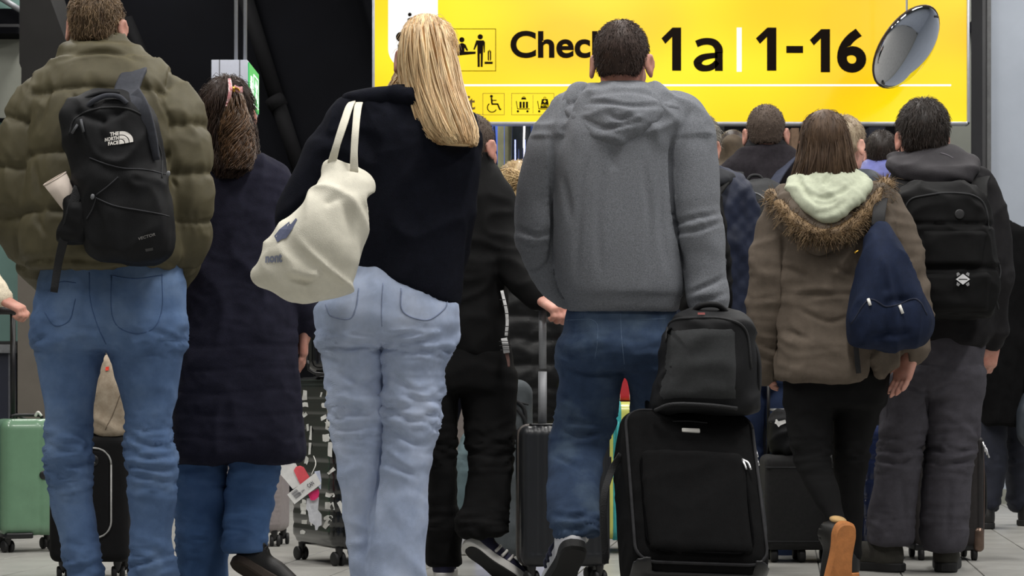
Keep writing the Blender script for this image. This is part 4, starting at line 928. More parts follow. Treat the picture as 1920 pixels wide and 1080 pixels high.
p.trousers([(478, 684, 846, 0.11), (520, 655, 850, 0.125), (560, 610, 852, 0.14), (600, 600, 852, 0.145), (640, 604, 848, 0.12)],
    [[(580, 600, 722, 0.12), (640, 605, 718, 0.115), (700, 614, 718, 0.1), (760, 622, 720, 0.092), (830, 630, 720, 0.085), (900, 639, 714, 0.08), (980, 650, 704, 0.08, 0.02), (1080, 662, 704, 0.09, 0.03), (1140, 668, 708, 0.09, 0.03)],
     [(580, 712, 851, 0.12), (640, 716, 846, 0.118, -0.005), (700, 720, 830, 0.105, -0.01), (760, 723, 823, 0.095, -0.02), (830, 722, 809, 0.09, -0.03), (900, 714, 801, 0.09, -0.04), (980, 700, 799, 0.095, -0.045), (1080, 697, 797, 0.105, -0.05), (1140, 698, 800, 0.11, -0.05)]],
    M_j3, lambda V, N: jean_disp(p, ((640, 0.05, 1.0), (770, 0.10, 1.2)), 0.007, 6.1)(V, N) + folds(V @ np.array([[0.8, 0, 0.6], [0, 1, 0], [-0.6, 0, 0.8]]), (4, 4, 15), 0.008, 2.0) * np.exp(-((V[:, 2] - Z(790, p.Y)) / 0.2) ** 2) * (V[:, 0] > p.pt(716, 0)[0]) * 0.5 + creases(V, N, [[(722, 628), (770, 642), (838, 622)], [(724, 650), (770, 660), (830, 652)], [(612, 645), (655, 652), (702, 640)], [(734, 702), (780, 732), (822, 716)], [(728, 762), (772, 786), (816, 772)], [(734, 800), (776, 832), (806, 826)], [(640, 700), (680, 720), (712, 712)], [(650, 760), (690, 772)], [(730, 870), (775, 890)], ([(717, 612), (717, 720), (720, 830), (708, 930), (698, 1020)], 5, 0.016)], 6, 0.010), name='jeans')
jn = [c for c in p.root.children if c.name.startswith('jeans')][0]
m_st3 = mat('pale_denim_seam', (134, 146, 174), rough=0.9, bump=0.2)
stitched(p, [(718, 530), (716, 570), (716, 612)], m_st3, par=jn)
stitched(p, [(752, 540), (756, 585), (800, 600), (832, 578), (838, 560)], m_st3, w=0.0026, par=jn, name='pocket_seam')
stitched(p, [(608, 570), (620, 592), (655, 598), (668, 575), (672, 540)], m_st3, w=0.0026, par=jn, name='pocket_seam')
p.head(800, 118, 0.97, yaw=math.radians(8), roll=math.radians(6), dy=0.03)
p.hair_short(M_blonde, 0.012, 0.04, 1500, style='long', spread=0.1, seed=8, r=0.001)
p.hair_loft([(29, 784, 816, 0.03, 0.0), (36, 768, 828, 0.06, 0.0), (55, 755, 840, 0.09, 0.005), (90, 748, 852, 0.11, 0.0), (130, 746, 862, 0.115, -0.005), (165, 752, 869, 0.112, -0.02), (200, 762, 880, 0.105, -0.045), (235, 775, 893, 0.095, -0.07), (258, 790, 897, 0.085, -0.085), (274, 822, 893, 0.06, -0.1)], M_blonde, n=3800, m_pts=10, r=0.0018, wave=0.0035, freq=8, seed=9, arc=(-2.3, 2.2), clump=0.008, endjit=0.035)
p.hair_loft([(120, 744, 790, 0.05, 0.06), (150, 736, 785, 0.055, 0.05), (172, 722, 780, 0.06, 0.05), (190, 716, 775, 0.06, 0.06)], M_blonde, n=500, m_pts=8, r=0.0018, seed=10, wave=0.006, name='front_lock', core=True)
p.arm_hand(0, left=True, palm=(0, 0, -1)); p.arm_hand(1, palm=(0, 0, -1)); p.body()
for x, dy in ((690, 0.08), (745, -0.02)): p.shoe(np.array([p.pt(x, 1100)[0], p.Y - 0.06 + dy, 0]), 'sneaker', M_shoe_w, M_whiterub)

# ------------------------------------------------------------------ 6: man in the grey hoodie
p = Person(1165, 6.45, 'short-haired man in a grey marl hoodie and dark jeans, one heel lifted')
p6 = p
tor = p.loft([(172, 1100, 1236, 0.085, 0.01), (188, 1082, 1262, 0.1), (212, 1062, 1286, 0.118), (250, 1050, 1282, 0.135), (300, 1040, 1266, 0.145), (400, 1038, 1268, 0.15), (480, 1040, 1276, 0.152), (540, 1050, 1278, 0.152), (570, 1060, 1272, 0.145), (586, 1062, 1270, 0.14)], 2.6)
la = p.arm([(1078, 225, 0.0, 0.075), (1040, 290, 0.0, 0.078), (1014, 370, 0.02, 0.068), (1008, 440, 0.03, 0.062), (1030, 505, 0.08, 0.056), (1062, 552, 0.16, 0.048)])
ra = p.arm([(1268, 228, 0.0, 0.078), (1292, 300, -0.02, 0.078), (1301, 390, -0.04, 0.07), (1312, 455, -0.05, 0.064), (1322, 525, -0.06, 0.054), (1328, 578, -0.08, 0.05)])
hood = [p.loft([(160, 1122, 1208, 0.062, 0.03), (169, 1104, 1226, 0.085, 0.0), (185, 1086, 1248, 0.105, -0.02), (200, 1078, 1268, 0.1, -0.04), (222, 1094, 1248, 0.085, -0.075), (245, 1116, 1206, 0.065, -0.1), (264, 1138, 1178, 0.035, -0.115)], 2.2),
        p.arm([(1090, 176, -0.02, 0.034), (1074, 205, -0.05, 0.022), (1108, 238, -0.11, 0.022), (1152, 258, -0.135, 0.022), (1196, 236, -0.12, 0.022), (1244, 204, -0.08, 0.022), (1286, 200, -0.03, 0.02)])]
p.arms.pop(); hrim = hood[1]
hoodi = p.loft([(140, 1134, 1196, 0.05, 0.04), (172, 1128, 1206, 0.058, 0.03)], 2.2)
def crease(V, a, b, w, dep, seg=None):
    d, t = near_chain(V, np.array([a, b])); return -dep * np.exp(-(d / w) ** 2)
def dis6(V, N):
    P_ = p.pt; d = folds(V, (7, 7, 2.4), 0.0075, 4.2) * sstep(Z(250, p.Y), Z(300, p.Y), 2 * Z(275, p.Y) - V[:, 2])
    for c in (la, ra):
        dd, t = near_chain(V, c.P); on = np.exp(-(np.maximum(dd - 0.05, 0) / 0.035) ** 2); L = np.linalg.norm(np.diff(c.P, axis=0), axis=1).sum()
        ph = np.sin(t / 0.026 + 3.0 * perlin(V * 9)); d = d + on * 0.0062 * ph * (np.exp(-((t - L * 0.58) / 0.075) ** 2) + 0.9 * np.exp(-((t - L * 0.95) / 0.05) ** 2))
    d = d + creases(V, N, [([(1040, 262), (1034, 330), (1036, 430), (1030, 500)], 6, 0.02), ([(1262, 240), (1256, 300), (1262, 400), (1282, 500)], 6, 0.02), [(1266, 420), (1300, 410), (1344, 402)], [(1268, 436), (1306, 432), (1346, 418)], [(1300, 550), (1328, 536), (1352, 522)], [(1304, 566), (1330, 562), (1354, 552)], [(976, 452), (1000, 462), (1030, 456)], [(974, 430), (1004, 440), (1030, 436)], [(996, 505), (1015, 500), (1034, 486)],
        ([(1104, 300), (1088, 400), (1082, 520)], 9, 0.008), ([(1138, 290), (1122, 420), (1128, 520)], 9, 0.006), ([(1204, 300), (1218, 430), (1206, 545)], 9, 0.007), ([(1240, 290), (1236, 400), (1246, 500)], 8, 0.007), ([(1150, 268), (1150, 320)], 12, 0.008), ([(1290, 215), (1272, 262)], 6, 0.008), ([(1060, 330), (1075, 420)], 8, 0.006)], 5, 0.009)
    zr = Z(556, p.Y); rib = (V[:, 2] < zr) & (V[:, 0] < P_(1285, 0)[0]) & (V[:, 0] > P_(1050, 0)[0])
    d = d + np.where(rib, -0.004 + 0.0012 * np.sin(V[:, 0] * 900), 0) + folds(V, (9, 9, 9), 0.006, 1.4) * (V[:, 2] > Z(262, p.Y))
    return d
hc6 = p.loft([(560, 1070, 1262, 0.135), (610, 1070, 1262, 0.135)], 2.6)
p.mesh('hoodie', [tor, la, ra], M_hood, 0.008, dis6, h=0.007)
p.mesh('hood', hood, M_hood, 0.016, lambda V, N: folds(V @ np.array([[0.9, 0, 0.4], [0, 1, 0], [-0.4, 0, 0.9]]), (6, 8, 15), 0.0045, 9.4) + creases(V, N, [[(1080, 196), (1130, 194), (1180, 200), (1240, 198)], [(1092, 222), (1130, 240), (1160, 236), (1215, 222)], [(1098, 170), (1104, 186)], [(1140, 215), (1165, 224), (1200, 212)]], 5, 0.009) - 0.006 * np.exp(-((V[:, 2] - Z(196, p.Y) + 0.02 * np.sin(V[:, 0] * 14)) / 0.008) ** 2), cut=lambda P: -hoodi(P), h=0.007, body=False)
p.trousers([(570, 1066, 1264, 0.115), (610, 1058, 1270, 0.13), (650, 1052, 1266, 0.138), (690, 1052, 1262, 0.12)],
    [[(640, 1052, 1178, 0.118), (690, 1050, 1168, 0.11, 0.01), (740, 1047, 1160, 0.1, 0.02), (785, 1040, 1148, 0.09, 0.03), (830, 1034, 1136, 0.082, 0.02), (880, 1030, 1126, 0.08, -0.05), (930, 1028, 1119, 0.08, -0.13), (975, 1034, 1118, 0.078, -0.2), (1000, 1044, 1116, 0.07, -0.23)],
     [(640, 1166, 1266, 0.118), (690, 1174, 1262, 0.11), (740, 1182, 1266, 0.098, 0.04), (800, 1188, 1268, 0.09, 0.09), (880, 1192, 1266, 0.08, 0.13), (980, 1196, 1262, 0.07, 0.16), (1090, 1196, 1264, 0.07, 0.18)]],
    M_j6, lambda V, N: jean_disp(p, ((660, 0.05, 0.6), (800, 0.06, 1.0), (985, 0.06, 1.2)), 0.007, 7.4)(V, N) + creases(V, N, [[(1048, 772), (1088, 790), (1136, 792)], [(1040, 800), (1088, 814), (1138, 806)], [(1056, 690), (1108, 704), (1164, 690)], [(1052, 660), (1090, 672)], [(1036, 962), (1070, 976), (1112, 960)], [(1044, 988), (1084, 992), (1114, 984)], [(1050, 740), (1076, 750)], [(1046, 860), (1080, 880)]], 6, 0.011), name='jeans')
jn = [c for c in p.root.children if c.name.startswith('jeans')][0]
m_st6 = mat('jean_thread', (96, 116, 142), rough=0.9, bump=0.1)
stitched(p, [(1064, 598), (1116, 602), (1120, 640), (1116, 672)], m_st6, w=0.0012, par=jn, name='pocket_seam')
stitched(p, [(1200, 600), (1250, 596)], m_st6, w=0.0012, par=jn, name='pocket_seam')
stitched(p, [(1164, 584), (1166, 640), (1172, 690)], m_st6, w=0.0012, par=jn)
p.head(1166, 121, 1.0, yaw=math.radians(-14), roll=math.radians(1), dy=0.01)
p.hair_short(M_crop, 0.006, 0.009, 5500, spread=0.7, seed=12, r=0.001)
p.arm_hand(0, left=True); p.arm_hand(1, kind='grip', palm=(0, 1, 0)); p.body()
o = p.shoe(None, 'sneaker', M_shoe_w, M_rub, M=shoe_frame(p.pt(1080, 1030, -0.33), (-0.22, 0.74, -0.6), (0.03, -0.62, -0.78), 1.1))
for k in range(3):
    tube('stripe', xf(p.shoeM, np.array([(-0.046, 0.085 + k * 0.028, 0.032), (-0.046, 0.09 + k * 0.028, 0.055), (-0.03, 0.098 + k * 0.028, 0.085)])), 0.005, mat('navy_stripe', (34, 38, 62), bump=0), o, sides=6)
tube('sock', [p.pt(1080, 1006, -0.2), p.pt(1086, 985, -0.22)], 0.038, M_whiterub, p.root, sides=14, smooth=False)
p.shoe(np.array([p.pt(1236, 1100)[0], p.Y + 0.1, 0]), 'sneaker', M_shoe_w, M_rub)

# ------------------------------------------------------------------ 4: man in black walking with the ribbed cabin case
p = Person(885, 7.7, 'shaven-headed man all in black whose sneaker shows three white stripes', h=0.0095)
p4 = p
tor = p.loft([(322, 840, 930, 0.08, 0.01), (345, 818, 942, 0.1), (375, 805, 952, 0.115), (430, 802, 952, 0.13), (520, 806, 948, 0.135), (600, 808, 950, 0.135), (650, 808, 952, 0.13), (668, 812, 950, 0.125)], 2.5)
la = p.arm([(828, 375, 0, 0.06), (808, 450, 0, 0.06), (806, 540, 0.05, 0.052), (820, 600, 0.14, 0.043)])
ra = p.arm([(930, 372, 0, 0.064), (945, 430, -0.03, 0.066), (962, 492, -0.08, 0.062), (994, 540, -0.15, 0.05), (1014, 556, -0.19, 0.042)])
col = p.loft([(288, 856, 918, 0.074, 0.01), (306, 850, 926, 0.08, 0.0), (335, 840, 936, 0.09)], 2.2)
p.mesh('jacket', [tor, la, ra, col], M_blackjk, 0.025, lambda V, N: folds(V, (7, 7, 9), 0.006, 3.8))
p.trousers([(640, 812, 954, 0.12), (690, 808, 962, 0.13), (730, 806, 964, 0.12)],
    [[(700, 806, 868, 0.11), (760, 803, 856, 0.1), (850, 800, 853, 0.09), (940, 799, 856, 0.085), (1010, 798, 862, 0.085), (1060, 800, 868, 0.085)],
     [(700, 862, 966, 0.11), (760, 868, 966, 0.1), (820, 876, 964, 0.09), (870, 882, 960, 0.085, -0.04), (930, 872, 956, 0.08, -0.1), (985, 858, 950, 0.075, -0.15), (1005, 868, 940, 0.07, -0.16)]], M_blacktr, jean_disp(p, ((840, 0.08, 1.3), (980, 0.06, 1.3)), 0.007, 2.6))
p.head(886, 280, 1.0, yaw=math.radians(-30), dy=0.0)
p.hair_short(M_crop2, 0.004, 0.006, 3000, spread=0.8, seed=21, r=0.0011)
p.arm_hand(0, left=True); p.arm_hand(1, kind='grip', palm=(0, 0.3, -1), out=0.012); p.body()
o = p.shoe(None, 'sneaker', M_shoe_n, M_whiterub, M=shoe_frame(p.pt(872, 1024, -0.2), (0.72, 0.3, -0.58), (-0.42, -0.75, -0.5), 1.0))
for k in range(3): tube('stripe', xf(p.shoeM, np.array([(0.04, 0.10 + k * 0.03, 0.034), (0.041, 0.108 + k * 0.03, 0.055), (0.028, 0.118 + k * 0.03, 0.08)])), 0.006, M_whiterub, o, sides=6)
(SV, SQ), _ = SHOES['sneaker']; V2 = SV.copy(); V2[:, :2] = (V2[:, :2] - [0, 0.14]) * 0.9 + [0, 0.14]; V2[:, 2] -= 0.004
mkobj('outsole', xf(p.shoeM, V2), SQ, M_rub, o, smooth=False)
p.shoe(np.array([p.pt(832, 1085)[0], p.Y - 0.07, 0]), 'sneaker', M_shoe_n, M_whiterub)

# ------------------------------------------------------------------ 5: woman with the blonde bun, black padded coat
p = Person(975, 9.0, 'woman with a messy blonde bun in a shiny black padded coat', h=0.0135)
tor = p.loft([(392, 930, 1010, 0.07), (408, 908, 1034, 0.1), (440, 894, 1048, 0.12), (520, 890, 1052, 0.135), (620, 892, 1054, 0.14), (720, 896, 1056, 0.145), (790, 902, 1054, 0.14)], 2.5)
la = p.arm([(920, 430, 0, 0.06), (900, 520, 0, 0.06), (905, 600, 0.1, 0.05)]); ra = p.arm([(1030, 430, 0, 0.06), (1046, 520, 0, 0.06), (1050, 620, 0.04, 0.055), (1046, 690, 0.1, 0.045)])
def dis5(V, N):
    q = np.abs((V[:, 2] + 0.01 * perlin(V * 6)) / 0.1 % 1 - 0.5) * 2; return 0.012 * (1 - np.exp(-((1 - q) / 0.25) ** 2)) + folds(V, (10, 10, 12), 0.005, 0.7)
p.mesh('coat', [tor, la, ra], mat('shiny_black_nylon', (15, 16, 17), rough=0.5, var=0.15, bump=0.2, bscale=60, spec=0.35), 0.025, dis5)
hd = p.arm([(928, 372, -0.02, 0.035), (945, 392, -0.06, 0.045), (975, 402, -0.08, 0.05), (1005, 388, -0.05, 0.04)]); p.arms.pop()
p.mesh('hood_lining', [hd], mat('cream_fleece', (226, 214, 190), rough=0.95, var=0.08, vscale=90, bump=0.8, bscale=260), 0.02, lambda V, N: folds(V, (30, 30, 30), 0.006, 2), body=False, h=0.009)
p.trousers([(740, 905, 1045, 0.12), (800, 900, 1040, 0.12)], [[(770, 898, 975, 0.1), (820, 868, 930, 0.09), (880, 852, 905, 0.08), (960, 846, 892, 0.075), (1028, 848, 892, 0.075)], [(770, 965, 1045, 0.1), (860, 950, 1020, 0.085), (950, 925, 985, 0.075), (1028, 922, 975, 0.075)]], M_j5, jean_disp(p, ((860, 0.1, 1.2),), 0.006, 1.2), name='jeans')
p.head(967, 358, 0.93, yaw=math.radians(10), dy=0.0)
M_bun = mat('pale_blonde_hair', (212, 186, 138), rough=0.45, var=0.2, vscale=40, bump=0, island=0.35, col2=(160, 128, 84))
p.hair_short(M_bun, 0.01, 0.035, 1800, style='long', spread=0.12, seed=31, r=0.0012, crown=(-0.01, -0.1, 0.06))
g = np.random.default_rng(5); bc = p.pt(955, 338, -0.1); n = 360
def bun_strands(c, R, n, g):
    ax = g.normal(size=(n, 3)); ax /= np.linalg.norm(ax, axis=1, keepdims=True); u = np.cross(ax, g.normal(size=(n, 3))); u /= np.linalg.norm(u, axis=1, keepdims=True); v = np.cross(ax, u)
    t = np.linspace(0, 1, 12)[None] * g.uniform(2, 5, n)[:, None]; rr = R * g.uniform(0.75, 1.1, n)[:, None]
    return c + rr[..., None] * (np.cos(t)[..., None] * u[:, None] + np.sin(t)[..., None] * v[:, None]) * np.array([1.15, 0.8, 0.95])
SV, SQ = strands_vf(bun_strands(bc, 0.05, n, g), 0.002, 0.0012); BV, BQ = surf(ell(bc, (0.052, 0.036, 0.043)), bc - 0.06, bc + 0.06, 0.008, 1); V, Q = join([(SV, SQ), (BV, BQ)]); mkobj('bun', V, Q, M_bun, p.root)
p.hair_loft([(350, 945, 1000, 0.05, -0.06), (370, 948, 1000, 0.05, -0.075), (390, 955, 994, 0.045, -0.085), (402, 962, 988, 0.03, -0.09)], M_bun, n=260, m_pts=8, r=0.0022, seed=33, name='loose_hair', wave=0.006)
p.arm_hand(0, left=True); p.arm_hand(1); p.body()
for x in (869, 948): p.shoe(np.array([p.pt(x, 1030)[0], p.Y - 0.08 + (0 if x < 900 else -0.06), 0]), 'sneaker', M_shoe_w, M_whiterub)

# ------------------------------------------------------------------ 7: grey-haired man in the quilted navy jacket
p = Person(1325, 8.16, 'grey-haired man in a quilted navy jacket beside the grey hoodie', h=0.0135)
p7 = p
tor = p.loft([(318, 1280, 1362, 0.08), (335, 1262, 1384, 0.1), (360, 1250, 1398, 0.12), (420, 1244, 1402, 0.135), (520, 1246, 1400, 0.14), (600, 1250, 1398, 0.14), (650, 1254, 1394, 0.13)], 2.5)
la = p.arm([(1262, 365, 0, 0.062), (1246, 450, 0, 0.062), (1250, 560, 0.08, 0.05)]); ra = p.arm([(1376, 362, 0, 0.064), (1392, 430, 0, 0.066), (1394, 520, 0.0, 0.06), (1390, 590, 0.05, 0.052), (1386, 650, 0.1, 0.045)])
def dis7(V, N):
    a = (V[:, 0] + V[:, 2]) / 0.06; b = (V[:, 0] - V[:, 2]) / 0.06; q = np.minimum(np.abs(a - np.round(a)), np.abs(b - np.round(b))); return 0.006 * (1 - np.exp(-(q / 0.16) ** 2)) + folds(V, (7, 7, 7), 0.006, 6.6)
p.mesh('jacket', [tor, la, ra], M_navyq, 0.025, dis7)
p.mesh('hood', [p.loft([(318, 1296, 1360, 0.07, -0.02), (335, 1280, 1378, 0.09, -0.06), (352, 1290, 1366, 0.06, -0.09)], 2.2)], mat('dark_hood_lining', (34, 36, 42), rough=0.85, bump=0.3), 0.02, lambda V, N: folds(V, (10, 10, 20), 0.006), body=False)
p.trousers([(630, 1262, 1388, 0.12), (700, 1258, 1392, 0.12)], [[(690, 1258, 1328, 0.1), (850, 1262, 1322, 0.085), (1062, 1266, 1324, 0.08)], [(690, 1322, 1392, 0.1), (850, 1332, 1390, 0.085), (1062, 1338, 1394, 0.08)]], mat('dark_navy_cotton', (22, 27, 42), rough=0.85, bump=0.3), jean_disp(p, ((860, 0.1, 1),)))
p.head(1306, 281, 1.0, yaw=math.radians(-28)); p.hair_short(M_grey, 0.012, 0.026, 3000, spread=0.5, seed=41, r=0.0011, curl=0.003)
p.arm_hand(0, left=True); p.arm_hand(1); p.body()
for x in (1294, 1366): p.shoe(np.array([p.pt(x, 1030)[0], p.Y - 0.07, 0]), 'sneaker', M_shoe_b, M_rub)

# ------------------------------------------------------------------ 8: cropped man in charcoal wool with a backpack
p = Person(1436, 9.0, 'man with close-cropped brown hair in a charcoal wool coat under the sign', h=0.0135)
p8 = p
tor = p.loft([(276, 1392, 1480, 0.08), (296, 1374, 1500, 0.1), (320, 1360, 1516, 0.12), (370, 1352, 1524, 0.13), (470, 1352, 1522, 0.135), (560, 1354, 1520, 0.135), (690, 1358, 1514, 0.13)], 2.5)
la = p.arm([(1372, 330, 0, 0.064), (1358, 420, 0, 0.064), (1364, 520, 0.06, 0.052)]); ra = p.arm([(1502, 330, 0, 0.064), (1518, 420, 0, 0.064), (1516, 530, 0.04, 0.052), (1514, 590, 0.1, 0.044)])
col = p.loft([(258, 1402, 1470, 0.064, 0.01), (272, 1396, 1478, 0.072), (288, 1390, 1486, 0.08)], 2.2)
p.mesh('coat', [tor, la, ra], M_wool8, 0.025, lambda V, N: folds(V, (6, 6, 6), 0.006, 8.1)); p.mesh('collar', [col], mat('black_rib_knit', (18, 18, 22), rough=0.9, bump=0.4), 0.02, body=False)
p.trousers([(670, 1366, 1508, 0.12), (720, 1364, 1508, 0.12)], [[(700, 1364, 1434, 0.1), (860, 1368, 1428, 0.085), (1055, 1370, 1428, 0.08)], [(700, 1434, 1508, 0.1), (860, 1440, 1500, 0.085), (1055, 1442, 1500, 0.08)]], M_j8, jean_disp(p, ((860, 0.1, 1),)), name='jeans')
p.head(1436, 254, 1.0, yaw=math.radians(-8)); p.hair_short(M_crop2, 0.004, 0.006, 3000, spread=0.8, seed=51, r=0.0012)
p.arm_hand(0, left=True); p.arm_hand(1); p.body()
for x in (1398, 1472): p.shoe(np.array([p.pt(x, 1030)[0], p.Y - 0.07, 0]), 'sneaker', M_shoe_b, M_rub)

# ------------------------------------------------------------------ 9: woman in the fur-trimmed parka
p = Person(1560, 7.63, 'long-haired brunette in a taupe fur-trimmed parka, one gum-soled shoe lifted')
p9 = p
tor = p.loft([(352, 1490, 1640, 0.08, 0.0), (368, 1468, 1660, 0.1), (395, 1455, 1672, 0.12), (440, 1452, 1676, 0.13), (500, 1458, 1676, 0.13), (560, 1462, 1676, 0.128), (620, 1462, 1682, 0.135), (680, 1458, 1686, 0.145), (714, 1455, 1684, 0.145)], 2.5)
la = p.arm([(1478, 395, 0.0, 0.064), (1454, 455, 0.0, 0.066), (1440, 540, 0.0, 0.06), (1435, 620, 0.03, 0.054), (1436, 690, 0.08, 0.048)])
ra = p.arm([(1654, 392, 0.0, 0.062), (1682, 455, 0.0, 0.062), (1702, 540, -0.01, 0.056), (1710, 610, -0.02, 0.054), (1706, 655, -0.04, 0.052)])
def hem9(P):
    x = P[:, 0]; hz = np.interp(x, [p.pt(a, 0)[0] for a in (1450, 1600, 1612, 1616, 1632, 1640, 1690)], [Z(a, p.Y) for a in (708, 714, 712, 660, 690, 708, 660)]); return np.where(np.abs(P[:, 0] - p.pt(1570, 0)[0]) < 0.24, hz - P[:, 2], -1)
def dis9(V, N):
    d = folds(V, (6, 6, 6), 0.007, 6.3) + folds(V, (5, 5, 14), 0.004, 2.7)
    d = d - 0.007 * np.exp(-((V[:, 2] - Z(556, p.Y) + 0.03 * (V[:, 0] - p.pt(1560, 0)[0])) / 0.009) ** 2) * (np.abs(V[:, 0] - p.pt(1560, 0)[0]) < 0.19)
    for c in (la, ra):
        dd, t = near_chain(V, c.P); on = np.exp(-(np.maximum(dd - 0.05, 0) / 0.03) ** 2); L = np.linalg.norm(np.diff(c.P, axis=0), axis=1).sum()
        d = d + on * 0.004 * np.sin(t / 0.022 + 3 * perlin(V * 8)) * np.exp(-((t - 0.9 * L) / 0.07) ** 2)
    return d + creases(V, N, [([(1472, 425), (1466, 520), (1462, 600), (1458, 690)], 5, 0.014), [(1488, 446), (1530, 474), (1584, 458)], [(1478, 500), (1520, 520)], [(1500, 580), (1550, 604), (1590, 596)], [(1480, 620), (1520, 640)], [(1420, 640), (1452, 652)], [(1418, 664), (1454, 674)], [(1424, 560), (1452, 556)], ([(1664, 430), (1690, 470)], 5, 0.008), [(1690, 620), (1726, 630)], [(1560, 500), (1600, 520)]], 5, 0.008)
p.mesh('parka', [tor, la, ra], M_parka, 0.012, dis9, cut=hem9); p.cut = hem9
hood = p.arm([(1470, 372, -0.04, 0.05), (1492, 408, -0.09, 0.062), (1535, 440, -0.12, 0.066), (1590, 424, -0.11, 0.058), (1648, 372, -0.05, 0.05)]); p.arms.pop()
p.mesh('hood', [hood], M_parka, 0.02, lambda V, N: folds(V, (8, 8, 10), 0.007, 3), body=False)
# fur trim: a thick band of spiky hairs along the hood edge
fur = catmull([p.pt(1446, 366, -0.03), p.pt(1470, 392, -0.11), p.pt(1500, 425, -0.165), p.pt(1540, 442, -0.18), p.pt(1585, 432, -0.175), p.pt(1620, 402, -0.14), p.pt(1650, 362, -0.07), p.pt(1662, 340, -0.02)], 10)
g = np.random.default_rng(11); n = 4200; q = g.uniform(0, len(fur) - 1.001, n); k = q.astype(int); base = fur[k] + (fur[k + 1] - fur[k]) * (q - k)[:, None]
d = g.normal(size=(n, 3)) + np.array([0, -0.5, -0.25]); d /= np.linalg.norm(d, axis=1, keepdims=True); ln = g.uniform(0.018, 0.05, (n, 1)); b0 = base + d * 0.012
fl = np.array([0.0, -0.1, -0.6]) + 0.5 * np.stack([np.sin(q * 1.9), np.zeros(n), np.cos(q * 2.3)], 1)
P = np.stack([b0, b0 + d * ln * 0.6 + fl * ln * 0.15, b0 + d * ln + fl * ln * 0.45], 1); SV, SQ = strands_vf(P, 0.0016, 0.0005); cf = chain(fur[::4], [0.026] * len(fur[::4])); CV, CQ = surf(cf, fur.min(0) - 0.04, fur.max(0) + 0.04, 0.009, 1)
V, Q = join([(SV, SQ), (CV, CQ)]); mkobj('fur_trim', V, Q, mat('faux_fur', (136, 112, 80), rough=0.7, var=0.25, vscale=25, bump=0, island=0.5, col2=(70, 54, 36)), p.root)
sg = [p.loft([(322, 1502, 1612, 0.07, 0.0), (338, 1486, 1626, 0.09, -0.03), (358, 1484, 1628, 0.1, -0.06), (380, 1500, 1610, 0.085, -0.1), (400, 1526, 1582, 0.06, -0.13), (412, 1545, 1566, 0.03, -0.145)], 2.2), p.arm([(1484, 342, -0.02, 0.022), (1490, 358, -0.09, 0.022), (1520, 388, -0.165, 0.02), (1555, 402, -0.185, 0.02), (1596, 378, -0.16, 0.02), (1626, 346, -0.09, 0.02)])]; p.arms.pop()
p.mesh('hoodie_hood', sg, M_sage, 0.02, lambda V, N: folds(V @ np.array([[0.8, 0, 0.6], [0, 1, 0], [-0.6, 0, 0.8]]), (7, 9, 18), 0.005, 4.4) + creases(V, N, [[(1500, 350), (1535, 372), (1570, 366), (1606, 344)], [(1498, 340), (1510, 362), (1540, 392)], [(1560, 330), (1540, 350)], [(1530, 400), (1560, 396), (1590, 376)]], 4, 0.008), h=0.0075, body=False)
p.trousers([(660, 1476, 1660, 0.1), (720, 1474, 1662, 0.115), (760, 1476, 1660, 0.1)],
    [[(700, 1474, 1572, 0.105, 0.0), (770, 1474, 1562, 0.095, 0.0), (830, 1482, 1556, 0.08, -0.02), (870, 1494, 1556, 0.07, -0.06), (920, 1516, 1572, 0.06, -0.13), (965, 1542, 1580, 0.045, -0.19), (990, 1556, 1590, 0.042, -0.22)],
     [(700, 1566, 1664, 0.105), (770, 1566, 1650, 0.09, 0.02), (830, 1566, 1630, 0.075, 0.04), (900, 1568, 1622, 0.065, 0.05), (980, 1574, 1616, 0.05, 0.06), (1050, 1576, 1614, 0.05, 0.06)]], mat('black_skinny_denim', (13, 13, 14), rough=0.88, var=0.15, bump=0.3, weave=260, spec=0.2), jean_disp(p, ((850, 0.07, 1.0),), 0.005, 9.1), name='jeans')
p.head(1546, 276, 0.95, yaw=math.radians(-5)); 
p.hair_short(M_brownhair, 0.012, 0.04, 1200, style='long', spread=0.1, seed=61, r=0.0011)
p.hair_loft([(210, 1530, 1556, 0.03, 0.0), (218, 1514, 1572, 0.06, 0.0), (240, 1502, 1587, 0.095, 0.0), (275, 1497, 1597, 0.11, 0.0), (310, 1490, 1604, 0.11, -0.01), (335, 1482, 1612, 0.105, -0.01), (355, 1474, 1618, 0.09, 0.0)], M_brownhair, n=2600, m_pts=9, r=0.0017, wave=0.003, freq=8, seed=62, arc=(-2.3, 2.3), endjit=0.05)
p.arm_hand(0, left=True, down=(0.12, 0.1, -1), out=-0.075); p.hand(p.pt(1706, 664, -0.04), (-0.35, -0.15, -1), (-0.75, -0.6, 0.2), 'open'); p.body()
M_tanl = mat('tan_suede', (196, 160, 108), rough=0.85, bump=0.2)
o = p.shoe(None, 'sneaker', M_shoe_b, M_tan, M=shoe_frame(p.pt(1590, 984, -0.32), (-0.12, 0.12, -0.98), (0.36, -0.92, -0.15), 1.12)); 
mkobj('heel_patch', *[(xf(p.shoeM, v), q) for v, q in [surf(ell((0, -0.002, 0.062), (0.026, 0.012, 0.034)), (-0.04, -0.03, 0.01), (0.04, 0.03, 0.12), 0.006, 1)]][0], M_tanl, o)
p.shoe(np.array([p.pt(1595, 1080)[0], p.Y + 0.0, 0]), 'sneaker', M_shoe_b, M_tan)

